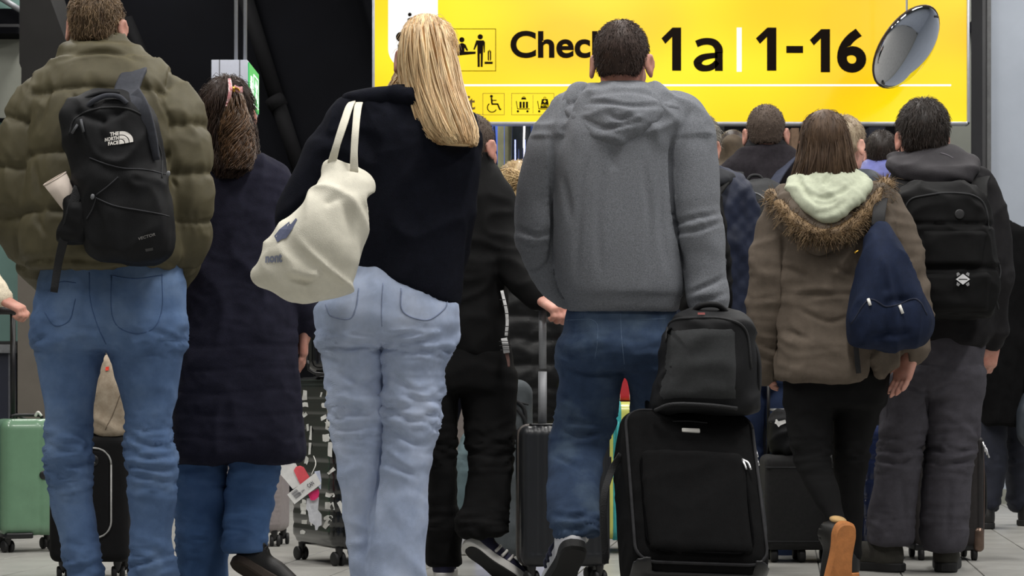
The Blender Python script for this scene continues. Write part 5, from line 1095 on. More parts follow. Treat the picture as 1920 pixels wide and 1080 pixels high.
# ------------------------------------------------------------------ 10, 11: two heads beyond the parka
p = Person(1590, 9.4, 'person with short ash-blond hair half hidden behind the brunette in the parka', h=0.0135)
tor = p.loft([(318, 1550, 1632, 0.08), (345, 1526, 1656, 0.11), (420, 1514, 1668, 0.13), (640, 1520, 1662, 0.13)], 2.5); la = p.arm([(1536, 370, 0, 0.06), (1524, 470, 0, 0.055), (1530, 560, 0.08, 0.045)]); ra = p.arm([(1646, 370, 0, 0.06), (1658, 470, 0, 0.055), (1652, 560, 0.08, 0.045)])
p.mesh('jacket', [tor, la, ra], mat('dark_teal_nylon', (40, 48, 58), rough=0.6, bump=0.2), 0.025, lambda V, N: folds(V, (7, 7, 7), 0.006))
p.trousers([(620, 1532, 1650, 0.12), (700, 1530, 1652, 0.12)], [[(680, 1530, 1592, 0.1), (860, 1534, 1588, 0.085), (1044, 1538, 1588, 0.08)], [(680, 1590, 1652, 0.1), (860, 1596, 1648, 0.085), (1044, 1598, 1648, 0.08)]], M_blacktr)
p.skin = mat('fair_skin', (232, 186, 168), rough=0.55, var=0.05, vscale=18, bump=0.1, bscale=220, sss=0.15, col2=(216, 150, 132))
p.head(1584, 276, 1.0, yaw=math.radians(-38)); p.hair_short(M_blond2, 0.011, 0.022, 2500, spread=0.5, seed=71, r=0.001)
p.arm_hand(0, left=True); p.arm_hand(1); p.body()
tube('earphone', xf(p.M, np.array([(0.09, 0.005, -0.004), (0.092, 0.014, -0.02)])), 0.004, M_plasticb, p.root, smooth=False)
for x in (1562, 1622): p.shoe(np.array([p.pt(x, 1030)[0], p.Y - 0.07, 0]), 'sneaker', M_shoe_b, M_rub)
p = Person(1655, 9.7, 'dark-haired person in a violet-blue jacket, the smallest head under the sign', h=0.0135)
tor = p.loft([(302, 1626, 1684, 0.07), (318, 1608, 1702, 0.1), (350, 1592, 1718, 0.12), (440, 1586, 1722, 0.13), (620, 1590, 1718, 0.13)], 2.5); la = p.arm([(1604, 350, 0, 0.058), (1592, 450, 0, 0.055), (1600, 540, 0.08, 0.045)]); ra = p.arm([(1706, 350, 0, 0.058), (1718, 450, 0, 0.055), (1710, 540, 0.08, 0.045)])
p.mesh('jacket', [tor, la, ra], mat('violet_blue_nylon', (98, 104, 168), rough=0.6, bump=0.2), 0.025, lambda V, N: folds(V, (9, 9, 9), 0.008))
cl = p.loft([(298, 1630, 1684, 0.06), (312, 1622, 1692, 0.075)], 2.2); p.mesh('collar', [cl], mat('navy_collar', (28, 32, 58), rough=0.8), 0.02, body=False)
p.trousers([(600, 1598, 1712, 0.12), (670, 1596, 1714, 0.12)], [[(660, 1596, 1656, 0.1), (1012, 1604, 1650, 0.08)], [(660, 1654, 1714, 0.1), (1012, 1660, 1706, 0.08)]], M_blacktr)
p.head(1653, 292, 0.83, yaw=math.radians(-10)); p.hair_short(M_black_hair, 0.01, 0.018, 2500, spread=0.6, seed=81, r=0.001)
p.arm_hand(0, left=True); p.arm_hand(1); p.body()
for x in (1626, 1684): p.shoe(np.array([p.pt(x, 1000)[0], p.Y - 0.07, 0]), 'sneaker', M_shoe_b, M_rub)

# ------------------------------------------------------------------ 12: man in charcoal with the big black backpack
p = Person(1765, 8.1, 'dark-haired man in a charcoal hooded jacket and charcoal cargo trousers')
p12 = p
tor = p.loft([(302, 1692, 1800, 0.08), (320, 1680, 1826, 0.1), (345, 1676, 1846, 0.12), (400, 1684, 1862, 0.135), (480, 1694, 1868, 0.14), (560, 1698, 1866, 0.14), (620, 1698, 1858, 0.14), (650, 1700, 1850, 0.135)], 2.5)
la = p.arm([(1700, 345, 0, 0.062), (1690, 430, 0.01, 0.062), (1696, 540, 0.06, 0.052), (1706, 600, 0.14, 0.044)])
ra = p.arm([(1828, 345, 0.0, 0.066), (1854, 410, 0.0, 0.068), (1864, 490, -0.01, 0.062), (1864, 570, 0.0, 0.056), (1860, 632, 0.03, 0.05)])
def dis12(V, N):
    d = folds(V, (7, 7, 8), 0.006, 5.5); dd, t = near_chain(V, ra.P); on = np.exp(-(np.maximum(dd - 0.05, 0) / 0.03) ** 2)
    return d + on * 0.005 * np.sin(t / 0.026 + 3 * perlin(V * 8)) * sstep(0.2, 0.4, t)
p.mesh('jacket', [tor, la, ra], M_jk12, 0.02, dis12)
hd = [p.loft([(276, 1712, 1790, 0.06, 0.0), (290, 1694, 1808, 0.09, -0.03), (310, 1682, 1820, 0.1, -0.06), (328, 1690, 1822, 0.085, -0.09), (344, 1720, 1812, 0.05, -0.11)], 2.2), p.arm([(1678, 300, -0.02, 0.03), (1690, 318, -0.1, 0.03), (1750, 332, -0.16, 0.032), (1806, 326, -0.14, 0.034), (1820, 306, -0.05, 0.03)])]; p.arms.pop()
p.mesh('hood', hd, mat('charcoal_hood', (46, 43, 47), rough=0.8, var=0.1, bump=0.35), 0.022, lambda V, N: folds(V, (6, 8, 16), 0.0055, 7.1), body=False)
stitched(p, [(1765, 286), (1778, 290), (1788, 296)], mat('grey_print', (96, 92, 98), bump=0), w=0.003, name='logo_print')
p.trousers([(630, 1694, 1842, 0.125), (670, 1686, 1838, 0.135), (710, 1672, 1836, 0.135), (740, 1665, 1834, 0.12)],
    [[(700, 1664, 1740, 0.12), (760, 1656, 1736, 0.11), (830, 1650, 1728, 0.1), (890, 1642, 1716, 0.095), (950, 1632, 1712, 0.095), (1018, 1628, 1706, 0.1)],
     [(700, 1734, 1836, 0.12), (760, 1737, 1834, 0.11), (830, 1739, 1824, 0.1), (890, 1733, 1815, 0.095), (950, 1728, 1812, 0.095), (1005, 1727, 1808, 0.1), (1030, 1734, 1802, 0.098)]], M_tr12, lambda V, N: jean_disp(p, ((840, 0.10, 1.0), (980, 0.06, 0.6), (700, 0.05, 0.6)), 0.0065, 3.9)(V, N) + creases(V, N, [[(1655, 835), (1690, 848), (1724, 838)], [(1652, 862), (1690, 870), (1716, 856)], [(1744, 838), (1785, 852), (1822, 836)], [(1740, 862), (1780, 872), (1818, 858)], [(1700, 720), (1740, 735), (1790, 715)], ([(1737, 720), (1737, 780)], 5, 0.014), ([(1690, 900), (1696, 1000)], 6, 0.008), ([(1780, 900), (1776, 1000)], 6, 0.008)], 5, 0.01))
tr = [c for c in p.root.children if c.name.startswith('trousers')][-1]
bx = box_vf(p.pt(1828, 770, 0.0), (0.03, 0.15, 0.19)); mkobj('cargo_pocket', *surf(rbox(p.pt(1822, 775, 0.0), (0.022, 0.08, 0.1), 0.015), p.pt(1822, 775) - 0.13, p.pt(1822, 775) + 0.13, 0.009, 1), M_tr12, tr)
mkobj('cargo_pocket', *surf(rbox(p.pt(1664, 790, 0.0), (0.02, 0.08, 0.1), 0.015), p.pt(1664, 790) - 0.13, p.pt(1664, 790) + 0.13, 0.009, 1), M_tr12, tr)
p.head(1729, 262, 1.06, yaw=math.radians(2)); p.hair_short(M_black_hair, 0.016, 0.022, 4500, spread=0.6, seed=91, r=0.001)
p.arm_hand(0, left=True); p.hand(p.pt(1860, 640, 0.03), (-0.15, 0.1, -1), (-0.5, 0.8, 0), 'grip'); p.body()
p.shoe(np.array([p.pt(1676, 1060)[0] + 0.02, p.Y - 0.06, 0]), 'boot', M_boot12, M_rub, yaw=math.radians(48), sc=1.15)
p.shoe(np.array([p.pt(1766, 1080)[0], p.Y - 0.075, 0]), 'boot', M_boot12, M_rub, yaw=math.radians(-12), sc=1.22)

# ------------------------------------------------------------------ 13: figure in a long black coat at the right edge
p = Person(1862, 10.8, 'figure in a long black coat and black shoes at the right edge', h=0.0135)
tor = p.loft([(412, 1806, 1880, 0.09), (425, 1780, 1905, 0.12), (440, 1768, 1926, 0.14), (500, 1766, 1932, 0.16), (620, 1780, 1934, 0.17), (720, 1812, 1932, 0.18), (796, 1834, 1930, 0.18)], 2.5)
la = p.arm([(1782, 450, 0, 0.07), (1776, 540, 0, 0.065), (1790, 640, 0.05, 0.05)]); ra = p.arm([(1914, 450, 0, 0.07), (1930, 540, 0, 0.065), (1938, 640, 0.0, 0.055), (1940, 690, 0.02, 0.05)])
p.mesh('coat', [tor, la, ra], mat('black_wool', (15, 15, 16), rough=0.95, var=0.15, bump=0.3, spec=0.1), 0.025, lambda V, N: folds(V, (6, 6, 4), 0.008))
p.trousers([(700, 1838, 1926, 0.12), (770, 1836, 1928, 0.12)], [[(740, 1832, 1886, 0.1), (800, 1831, 1886, 0.09), (880, 1832, 1884, 0.085), (930, 1836, 1876, 0.08), (955, 1838, 1870, 0.07)], [(740, 1880, 1928, 0.1, 0.1), (860, 1884, 1924, 0.085, 0.18), (930, 1892, 1922, 0.08, 0.25), (958, 1896, 1922, 0.07, 0.28)]], mat('black_navy_denim', (24, 28, 42), rough=0.85, bump=0.3), jean_disp(p, ((860, 0.1, 1.0), (945, 0.05, 1.5)), 0.007))
p.head(1818, 376, 1.0); p.hair_short(M_black_hair, 0.012, 0.02, 1500, seed=95, r=0.001); p.arm_hand(0, left=True); p.arm_hand(1); p.body()
p.shoe(np.array([X(1853, 10.75), 10.72, 0]), 'sneaker', M_shoe_b, M_rub, yaw=math.radians(6)); p.shoe(np.array([X(1912, 11.0), 11.0, 0]), 'sneaker', M_shoe_b, M_rub, yaw=math.radians(-60))

# ------------------------------------------------------------------ 14: traveller whose hand holds the green case, mostly out of frame
p = Person(-110, 9.2, 'pale fleece sleeve and hand gripping the green suitcase handle at the left edge', h=0.0135)
tor = p.loft([(330, -160, -70, 0.08), (350, -190, -40, 0.11), (430, -200, -36, 0.13), (560, -195, -42, 0.135), (640, -190, -46, 0.13)], 2.5)
la = p.arm([(-178, 380, 0, 0.06), (-196, 470, 0, 0.055), (-190, 560, 0.08, 0.045)]); ra = p.arm([(-56, 380, 0, 0.062), (-44, 450, -0.02, 0.06), (-30, 520, -0.05, 0.055), (0, 556, -0.1, 0.046)])
p.mesh('fleece_jacket', [tor, la, ra], mat('cream_fleece', (226, 214, 190)), 0.025, lambda V, N: folds(V, (8, 8, 8), 0.007))
p.trousers([(620, -180, -56, 0.12), (690, -182, -54, 0.12)], [[(680, -182, -118, 0.1), (1025, -176, -126, 0.08)], [(680, -120, -54, 0.1), (1025, -112, -62, 0.08)]], M_j8, name='jeans')
p.head(-116, 290, 1.0); p.hair_short(M_brownhair, 0.012, 0.02, 1500, seed=97, r=0.001); p.arm_hand(0, left=True); p.hand(p.pt(5, 562, -0.1), (0.9, -0.1, -0.45), (0.0, 0.2, -1), 'grip'); p.body()
for x in (-150, -88): p.shoe(np.array([p.pt(x, 1030)[0], p.Y - 0.07, 0]), 'sneaker', M_shoe_b, M_rub)

# ------------------------------------------------------------------ 15: far figure in a hooded brown coat
p = Person(1374, 10.4, 'far figure in a hooded brown coat between two cropped heads under the sign', h=0.0135)
tor = p.loft([(258, 1364, 1382, 0.06), (270, 1356, 1392, 0.1), (300, 1350, 1396, 0.11), (312, 1338, 1406, 0.12), (360, 1322, 1420, 0.135), (560, 1318, 1424, 0.14), (740, 1320, 1422, 0.14)], 2.4); la = p.arm([(1334, 345, 0, 0.058), (1322, 430, 0, 0.055), (1330, 540, 0.08, 0.045)]); ra = p.arm([(1408, 345, 0, 0.058), (1420, 430, 0, 0.055), (1412, 540, 0.08, 0.045)])
p.mesh('hooded_coat', [tor, la, ra], mat('brown_twill', (72, 60, 45), rough=0.85, bump=0.3), 0.02, lambda V, N: folds(V, (10, 10, 8), 0.01))
p.trousers([(720, 1328, 1414, 0.11), (780, 1328, 1414, 0.11)], [[(770, 1328, 1370, 0.1), (990, 1334, 1368, 0.08)], [(770, 1372, 1414, 0.1), (990, 1374, 1408, 0.08)]], M_blacktr)
p.head(1373, 290, 0.9, dy=0.06); p.hair_short(M_black_hair, 0.008, 0.012, 900, seed=99); p.arm_hand(0, left=True); p.arm_hand(1); p.body()
for x in (1350, 1394): p.shoe(np.array([p.pt(x, 1000)[0], p.Y - 0.07, 0]), 'sneaker', M_shoe_b, M_rub)

# ------------------------------------------------------------------ luggage
def loc_tube(M, name, pts, r, m, parent, **k): return tube(name, xf(M, np.array(pts, float)), r, m, parent, **k)
def loc_box(M, name, x0, x1, y0, y1, z0, z1, m, parent, bev=0.0):
    V, Q = box_vf(((x0 + x1) / 2, (y0 + y1) / 2, (z0 + z1) / 2), (abs(x1 - x0), abs(y1 - y0), abs(z1 - z0))); o = mkobj(name, xf(M, V), Q, m, parent, smooth=False)
    if bev: bevel(o, bev, 2)
    return o
def loc_surf(M, name, fn, lo, hi, h, m, parent, smooth=1, disp=None):
    V, Q = surf(fn, lo, hi, h, smooth)
    if disp is not None: N = normals(V, Q); V = V + N * disp(V, N)[:, None]
    V = xf(M, V); return mkobj(name, V, Q, m, parent), V, Q
def caster(M, x, y, top, m_w, m_f, parent, r=0.026, yaw=0.3, sc=1.0):
    f = loc_surf(M, 'caster_fork', lambda P: np.minimum(cone((x, y, top + 0.01), (x, y, r + 0.012), 0.017, 0.013)(P), cone((x, y, r + 0.012), (x - 0.0, y + 0.012, r), 0.011, 0.008)(P)), (x - 0.03, y - 0.03, 0), (x + 0.03, y + 0.04, top + 0.03), 0.008, m_f, parent)[0]
    for s in (-1, 1):
        V, Q = lathe_vf([(r * 0.35, -0.0085), (r * 0.86, -0.0085), (r, -0.005), (r, 0.005), (r * 0.86, 0.0085), (r * 0.35, 0.0085)], 20, (math.cos(yaw), math.sin(yaw), 0), (x + s * 0.0145 * math.cos(yaw), y + 0.012 + s * 0.0145 * math.sin(yaw), r)); mkobj('wheel', xf(M, V), Q, m_w, f)
def gridbox(w, d, h, z0, r, grooves=None):
    b = rbox((0, 0, z0 + h / 2), (w / 2, d / 2, h / 2), r)
    if grooves is None: return b
    return lambda P: b(P) + grooves(P)
M_wheel = mat('wheel_rubber', (24, 24, 26), rough=0.6, bump=0.1)
M_zip = mat('zip_tape', (26, 27, 30), rough=0.75, bump=0.5, bscale=300)

# green hard case held at the left edge
Yg = 9.2; r = empty('suitcase', (X(58, Yg), Yg, 0), 'sage green hard-shell spinner suitcase at the left edge', 'suitcase')
M = M4((X(52, Yg), Yg, 0), yaw=math.radians(24)); M_green = mat('green_polycarbonate', (104, 140, 112), rough=0.34, var=0.05, vscale=10, bump=0.04, bscale=220, spec=0.5, coat=0.3)
zt = Z(785, Yg); w_, d_ = 0.27, 0.24
def gr(P): return 0.004 * np.exp(-((P[:, 0] - 0.028) / 0.004) ** 2) * (P[:, 1] < -0.05) + 0.003 * (np.abs(P[:, 0] + 0.0) < 0.0)
loc_surf(M, 'shell', gridbox(w_, d_, zt - 0.07, 0.07, 0.045, gr), (-0.2, -0.2, 0), (0.2, 0.2, 0.7), 0.007, M_green, r)
loc_box(M, 'base_trim', -w_ / 2 + 0.02, 0.0, -d_ / 2 - 0.004, d_ / 2 - 0.02, 0.06, 0.085, M_plasticb, r, 0.006)
V, Q = lathe_vf([(0.019, 0), (0.019, 0.006), (0.015, 0.008)], 20, (0, -1, 0), (0.045, -d_ / 2 + 0.002, 0.07 + (zt - 0.07) * 0.52)); mkobj('combination_lock', xf(M, V), Q, M_plasticb, r)
for x in (-0.1, 0.1):
    for y in (-0.085, 0.085): caster(M, x, y, 0.07, M_wheel, M_plasticb, r, yaw=0.25)
for x in (-0.05,): loc_tube(M, 'handle_tube', [(x, 0.07, zt - 0.02), (x, 0.07, zt + 0.47)], 0.012, M_plasticb, r, smooth=False)
loc_tube(M, 'handle_tube', [(0.05, 0.09, zt - 0.02), (-0.045, 0.072, zt + 0.02)], 0.006, M_plasticb, r, smooth=False)
loc_box(M, 'handle_grip', -0.16, -0.03, 0.055, 0.085, zt + 0.45, zt + 0.485, M_plasticb, r, 0.01)
loc_tube(M, 'carry_handle', [(-0.07, 0.0, zt), (-0.06, 0.0, zt + 0.014), (0.05, 0.0, zt + 0.014), (0.06, 0.0, zt)], 0.007, M_plasticb, r)
loc_tube(M, 'tag_loop', [(0.03, -0.01, zt + 0.01), (0.04, -0.02, zt + 0.028), (0.055, -0.02, zt + 0.012)], 0.006, M_plasticw, r)

# black soft case with pale piping behind the tall man's legs
Yk = 7.85; r = empty('suitcase', (X(180, Yk), Yk, 0), 'black fabric suitcase with pale piping seen between the blue jeans legs', 'suitcase')
M = M4((X(176, Yk), Yk, 0)); zt = Z(816, Yk); w_ = 0.29
M_blkfab = mat('black_polyester', (15, 15, 17), rough=0.8, var=0.14, vscale=40, bump=0.4, bscale=700, spec=0.25)
_, cV, cQ = loc_surf(M, 'body', gridbox(w_, 0.22, zt - 0.06, 0.06, 0.03), (-0.2, -0.2, 0), (0.2, 0.2, 0.7), 0.008, M_blkfab, r)
M_pipe = mat('pale_piping', (170, 170, 168), rough=0.6, bump=0.1)
hw, z0, z1, rc = 0.085, 0.15, zt - 0.045, 0.06
ring = [(hw - rc + rc * math.cos(a), z1 - rc + rc * math.sin(a)) for a in np.linspace(0, math.pi / 2, 7)] + [(-hw + rc + rc * math.cos(a), z1 - rc + rc * math.sin(a)) for a in np.linspace(math.pi / 2, math.pi, 7)] + [(-hw + rc + rc * math.cos(a), z0 + rc + rc * math.sin(a)) for a in np.linspace(math.pi, 1.5 * math.pi, 7)] + [(hw - rc + rc * math.cos(a), z0 + rc + rc * math.sin(a)) for a in np.linspace(1.5 * math.pi, 2 * math.pi, 7)]
ring.append(ring[0]); loc_tube(M, 'piping', [(x, -0.113, z) for x, z in ring], 0.0035, M_pipe, r, smooth=False, sides=6)
loc_surf(M, 'front_pocket', rbox((0, -0.1, (z0 + z1) / 2), (hw - 0.002, 0.016, (z1 - z0) / 2 - 0.002), 0.014), (-0.12, -0.13, 0.1), (0.12, -0.07, 0.6), 0.008, M_blkfab, r)
V, Q = lathe_vf([(0.022, 0), (0.02, 0.004)], 20, (0, -1, 0), (0.02, -0.115, zt - 0.09)); mkobj('round_badge', xf(M, V), Q, M_plasticb, r)
V, Q = text_vf('x', 0.02); V = (V - V.mean(0)) * 0.03; mkobj('badge_mark', xf(M, np.array([(0.02 + a, -0.121, zt - 0.09 + b * 1.3) for a, b in V])), Q, mat('grey_mark', (128, 128, 130)), r, smooth=False)
for x in (-0.1, 0.1):
    for y in (-0.07, 0.08): caster(M, x, y, 0.06, M_wheel, M_plasticb, r, r=0.022)
# beige bag on it
b = empty('shoulder_bag', (X(212, Yk), Yk, zt), 'beige cotton bag with a small red mark on the piped suitcase', 'bag')
Rw = [(668, 196, 210, 0.03), (690, 186, 232, 0.06), (730, 178, 250, 0.09), (780, 172, 262, 0.1), (808, 172, 262, 0.1), (814, 178, 256, 0.095)]
rows = [(Z(a, Yk), X((b_ + c) / 2, Yk), Yk, (c - b_) / 2 * Yk / F, d) for a, b_, c, d in Rw]
f = zloft(rows, 2.6); V, Q = surf(f, (X(160, Yk), Yk - 0.12, Z(816, Yk)), (X(270, Yk), Yk + 0.12, Z(664, Yk)), 0.009, 2); N = normals(V, Q); V = V + N * folds(V, (8, 8, 8), 0.007, 2.2)[:, None]
mkobj('body', V, Q, mat('beige_canvas', (182, 168, 148), rough=0.9, var=0.06, vscale=30, bump=0.4, bscale=500, col2=(150, 134, 114)), b)
P = drape(V, Q, catmull([W(x, y, Yk - 0.1) for x, y in ((226, 738), (212, 775), (198, 806))], 6), 0); tube('seam', P, 0.002, mat('beige_seam', (120, 106, 90)), b, sides=5, smooth=False)
pv = drape(V, Q, [W(x, y, Yk - 0.1) for x, y in ((195, 688), (202, 687), (202, 694), (196, 695))], 0.005); mkobj('red_mark', pv, [[0, 1, 2, 3]], mat('red_print', (226, 60, 36), bump=0), b, smooth=False)

# grey case half hidden behind the navy coat
Yq = 9.55; r = empty('suitcase', (X(470, Yq), Yq, 0), 'grey hard-shell suitcase half hidden behind the bright blue jeans', 'suitcase'); M = M4((X(482, Yq), Yq, 0), yaw=math.radians(-8)); zt = 0.62
M_greycase = mat('warm_grey_shell', (142, 134, 134), rough=0.5, var=0.06, vscale=30, bump=0.1)
loc_surf(M, 'shell', gridbox(0.26, 0.22, zt - 0.06, 0.06, 0.04, lambda P: 0.002 * np.sin(P[:, 2] * 300) * (np.abs(P[:, 0]) > 0.085)), (-0.2, -0.2, 0), (0.2, 0.2, 0.7), 0.009, M_greycase, r)
for x in (-0.1, 0.1):
    for y in (-0.08, 0.08): caster(M, x, y, 0.06, M_wheel, M_plasticb, r)

# black glossy case covered in tape scraps
Yt = 8.45; r = empty('suitcase', (X(618, Yt), Yt, 0), 'glossy black suitcase plastered with torn white sticker scraps beside the pale jeans', 'suitcase')
M = M4((X(648, Yt), Yt + 0.12, 0), yaw=math.radians(28)); zt = Z(706, Yt); w_, d_ = 0.32, 0.46
M_gloss = mat('glossy_black_shell', (22, 23, 24), rough=0.18, var=0.1, vscale=20, bump=0.02, spec=0.6, coat=0.6)
_, sV, sQ = loc_surf(M, 'shell', gridbox(w_, d_, zt - 0.065, 0.065, 0.05, lambda P: 0.004 * (np.abs((P[:, 2] / 0.062) % 1 - 0.5) < 0.12) * (np.abs(P[:, 0] + 0.055) > 0.025)), (-0.2, -0.3, 0), (0.2, 0.3, 0.8), 0.0075, M_gloss, r)
loc_surf(M, 'zip_band', lambda P: np.maximum(gridbox(w_ + 0.012, d_ + 0.012, zt - 0.055, 0.06, 0.055)(P), np.abs(P[:, 0] + 0.055) - 0.016), (-0.09, -0.3, 0), (-0.02, 0.3, 0.8), 0.007, M_zip, r)
loc_tube(M, 'zip_teeth', [(-0.055, -d_ / 2 - 0.008, 0.12), (-0.055, -d_ / 2 - 0.008, zt - 0.06)], 0.002, mat('black_zip', (12, 12, 13), bump=0), r, smooth=False)
loc_tube(M, 'blue_cord', [(0.075, -d_ / 2 - 0.006, zt - 0.16), (0.08, -d_ / 2 - 0.006, 0.3), (0.075, -d_ / 2 - 0.006, 0.1)], 0.005, mat('blue_cord', (38, 56, 140), rough=0.7), r)
loc_surf(M, 'side_handle', chain([(-0.02, -d_ / 2 - 0.004, 0.44), (-0.02, -d_ / 2 - 0.03, 0.4), (-0.02, -d_ / 2 - 0.03, 0.3), (-0.02, -d_ / 2 - 0.004, 0.26)], [0.012, 0.012, 0.012, 0.012]), (-0.05, -0.3, 0.2), (0.02, -0.2, 0.5), 0.007, M_plasticb, r)
M_stk = mat('white_sticker', (232, 232, 228), rough=0.7, var=0.05, bump=0.1); M_ptag = mat('white_tag_paper', (236, 236, 234), rough=0.7, var=0.05, bump=0.1)
g = np.random.default_rng(17)
def scrap(cx, cy, wpx, hpx, rot, m=M_stk, off=0.0022, nm='sticker', jag=1.5):
    a = math.radians(rot); pts = []
    for u, v in ((-1, -1), (0, -1.05), (1, -1), (1, 0), (1, 1), (0, 1), (-1, 1), (-1, 0)):
        x, y = u * wpx / 2 + g.uniform(-jag, jag), v * hpx / 2 + g.uniform(-jag, jag) * 0.7; pts.append((cx + x * math.cos(a) - y * math.sin(a), cy + x * math.sin(a) + y * math.cos(a)))
    P = drape(sV, sQ, [W(x, y, Yt - 0.1) for x, y in pts] + [W(cx, cy, Yt - 0.1)], off)
    return mkobj(nm, P, [[i, (i + 1) % 8, 8] for i in range(8)], m, r, smooth=False)
for s_ in ((562, 741, 11, 18, 5), (563, 759, 13, 8, 0), (561, 779, 13, 6, -30), (569, 803, 5, 13, -15), (576, 813, 5, 26, 3), (574, 843, 6, 22, 5), (614, 736, 6, 14, 0), (608, 760, 14, 9, 0), (619, 767, 13, 22, -8), (606, 783, 14, 7, -25), (618, 796, 14, 22, 15), (614, 794, 10, 6, 0), (617, 821, 20, 14, 0), (620, 843, 10, 26, 2), (606, 822, 5, 12, 0),
           (566, 866, 7, 14, 20), (622, 883, 18, 6, -40), (619, 928, 19, 7, 0), (618, 948, 20, 14, 0), (560, 945, 9, 7, 0), (559, 956, 13, 14, 0), (559, 967, 13, 6, 0), (561, 984, 13, 7, -5), (577, 978, 5, 25, 3), (557, 1004, 11, 7, 0), (613, 982, 8, 22, 30), (615, 970, 18, 6, -20), (556, 778, 6, 9, 0), (600, 740, 5, 10, 20), (642, 950, 8, 22, -20)): scrap(*s_)
tg = empty('luggage_tag', W(572, 905, Yt - 0.22), 'white and coral airline bag tags hanging on the stickered suitcase', 'luggage tag')
def paper(nm, pts, m, dy, bend=0.02):
    V = np.array([W(x, y, Yt - 0.17) + [0, dy + bend * math.sin(i * 1.3), 0] for i, (x, y) in enumerate(pts)]); n = len(V); V2 = V + [0, 0.0012, 0]
    return mkobj(nm, np.vstack([V, V2]), [list(range(n)), list(range(2 * n - 1, n - 1, -1))] + [[i, i + n, (i + 1) % n + n, (i + 1) % n] for i in range(n)], m, tg, smooth=False)
M_coral = mat('coral_tag', (236, 92, 102), rough=0.6, var=0.08, bump=0.05); M_pinkt = mat('magenta_tag', (224, 44, 110), rough=0.6, bump=0.05)
paper('paper_slip', [(524, 872), (553, 866), (560, 880), (570, 905), (549, 917), (535, 900), (522, 886)], M_ptag, 0.0, 0.003)
paper('coral_label', [(551, 882), (555, 875), (563, 873), (570, 876), (580, 893), (590, 915), (571, 922), (560, 902)], M_coral, -0.006, 0.002)
paper('magenta_label', [(577, 925), (597, 916), (599, 924), (597, 932), (590, 938), (583, 938)], M_pinkt, -0.004, 0.001)
strip = paper('barcode_strip', [(539, 927), (592, 886), (603, 907), (553, 945)], M_ptag, -0.014, 0.002)
paper('barcode_tail', [(590, 884), (600, 882), (603, 900), (602, 918), (596, 910)], mat('pale_blue_tag', (206, 214, 236), bump=0), -0.010, 0.001)
paper('ribbon', [(575, 935), (598, 932), (596, 956), (603, 965), (603, 984), (597, 988), (595, 994), (591, 994), (590, 985), (580, 978), (577, 958), (574, 955)], mat('tag_ribbon', (206, 208, 214), bump=0), 0.002, 0.002)
V, Q = text_vf('CAN', 0.03); V = (V - V.min(0)) / (V.max(0) - V.min(0)); a = math.radians(-37); M_inkt = mat('tag_ink', (64, 64, 78), bump=0)
def tagtext(s, cx, cy, wd, ht):
    V, Q = text_vf(s, 0.02); V = (V - V.min(0)) / (V.max(0) - V.min(0)) - 0.5
    mkobj('tag_print', [W(cx + u * wd * math.cos(a) + v * ht * math.sin(a), cy + u * wd * math.sin(a) - v * ht * math.cos(a), Yt - 0.17) + [0, -0.018, 0] for u, v in V], Q, M_inkt, strip, smooth=False)
tagtext('CAN', 583, 908, 13, 8)
tagtext('00 241', 566, 922, 14, 3.5)
for k in range(9): t = k / 8; mkobj('tag_print', [W(546 + t * 9 + x * math.cos(a) - y * math.sin(a) , 924 + t * 10 + x * math.sin(a) + y * math.cos(a), Yt - 0.17) + [0, -0.018, 0] for x, y in ((0, 0), (13, 0), (13, 0.5 + (k % 3) * 0.3), (0, 0.5 + (k % 3) * 0.3))], [[0, 1, 2, 3]], M_inkt, strip, smooth=False)
tube('tag_loop', [W(588, 855, Yt - 0.1), W(592, 870, Yt - 0.17), W(584, 890, Yt - 0.184)], 0.002, M_plasticw, tg, sides=6)
for x in (-0.12, 0.12):
    for y in (-0.19, 0.19): caster(M, x, y, 0.065, M_wheel, M_plasticb, r, r=0.028, yaw=0.1)
# vanity case on top
b = empty('vanity_case', (X(630, Yt), Yt, zt), 'small glossy black vanity case standing on the stickered suitcase', 'vanity case'); Mv = M4((X(632, Yt), Yt + 0.02, zt), yaw=math.radians(8))
hv = Z(594, Yt) - zt - 0.002
loc_surf(Mv, 'body', rbox((0, 0, hv / 2 + 0.008), (0.123, 0.1, hv / 2 - 0.008), 0.045), (-0.16, -0.14, 0), (0.16, 0.14, 0.3), 0.008, M_gloss, b)
loc_tube(Mv, 'rim', [(x * 0.122, -0.1, hv / 2 + z * (hv / 2 - 0.008)) for x, z in ((-1, -0.5), (-1, 0.5), (-0.9, 0.85), (-0.6, 1), (0.6, 1), (0.9, 0.85), (1, 0.5), (1, -0.5), (0.8, -0.95), (-0.8, -0.95), (-1, -0.5))], 0.006, M_plasticb, b, n=3)
loc_box(Mv, 'clasp', -0.02, 0.02, -0.112, -0.098, hv * 0.62, hv * 0.72, mat('dark_red_clasp', (92, 30, 30), rough=0.4), b, 0.004)
for x in (-0.08, 0.08):
    for y in (-0.06, 0.06): loc_box(Mv, 'foot', x - 0.01, x + 0.01, y - 0.01, y + 0.01, 0, 0.012, M_rub, b)

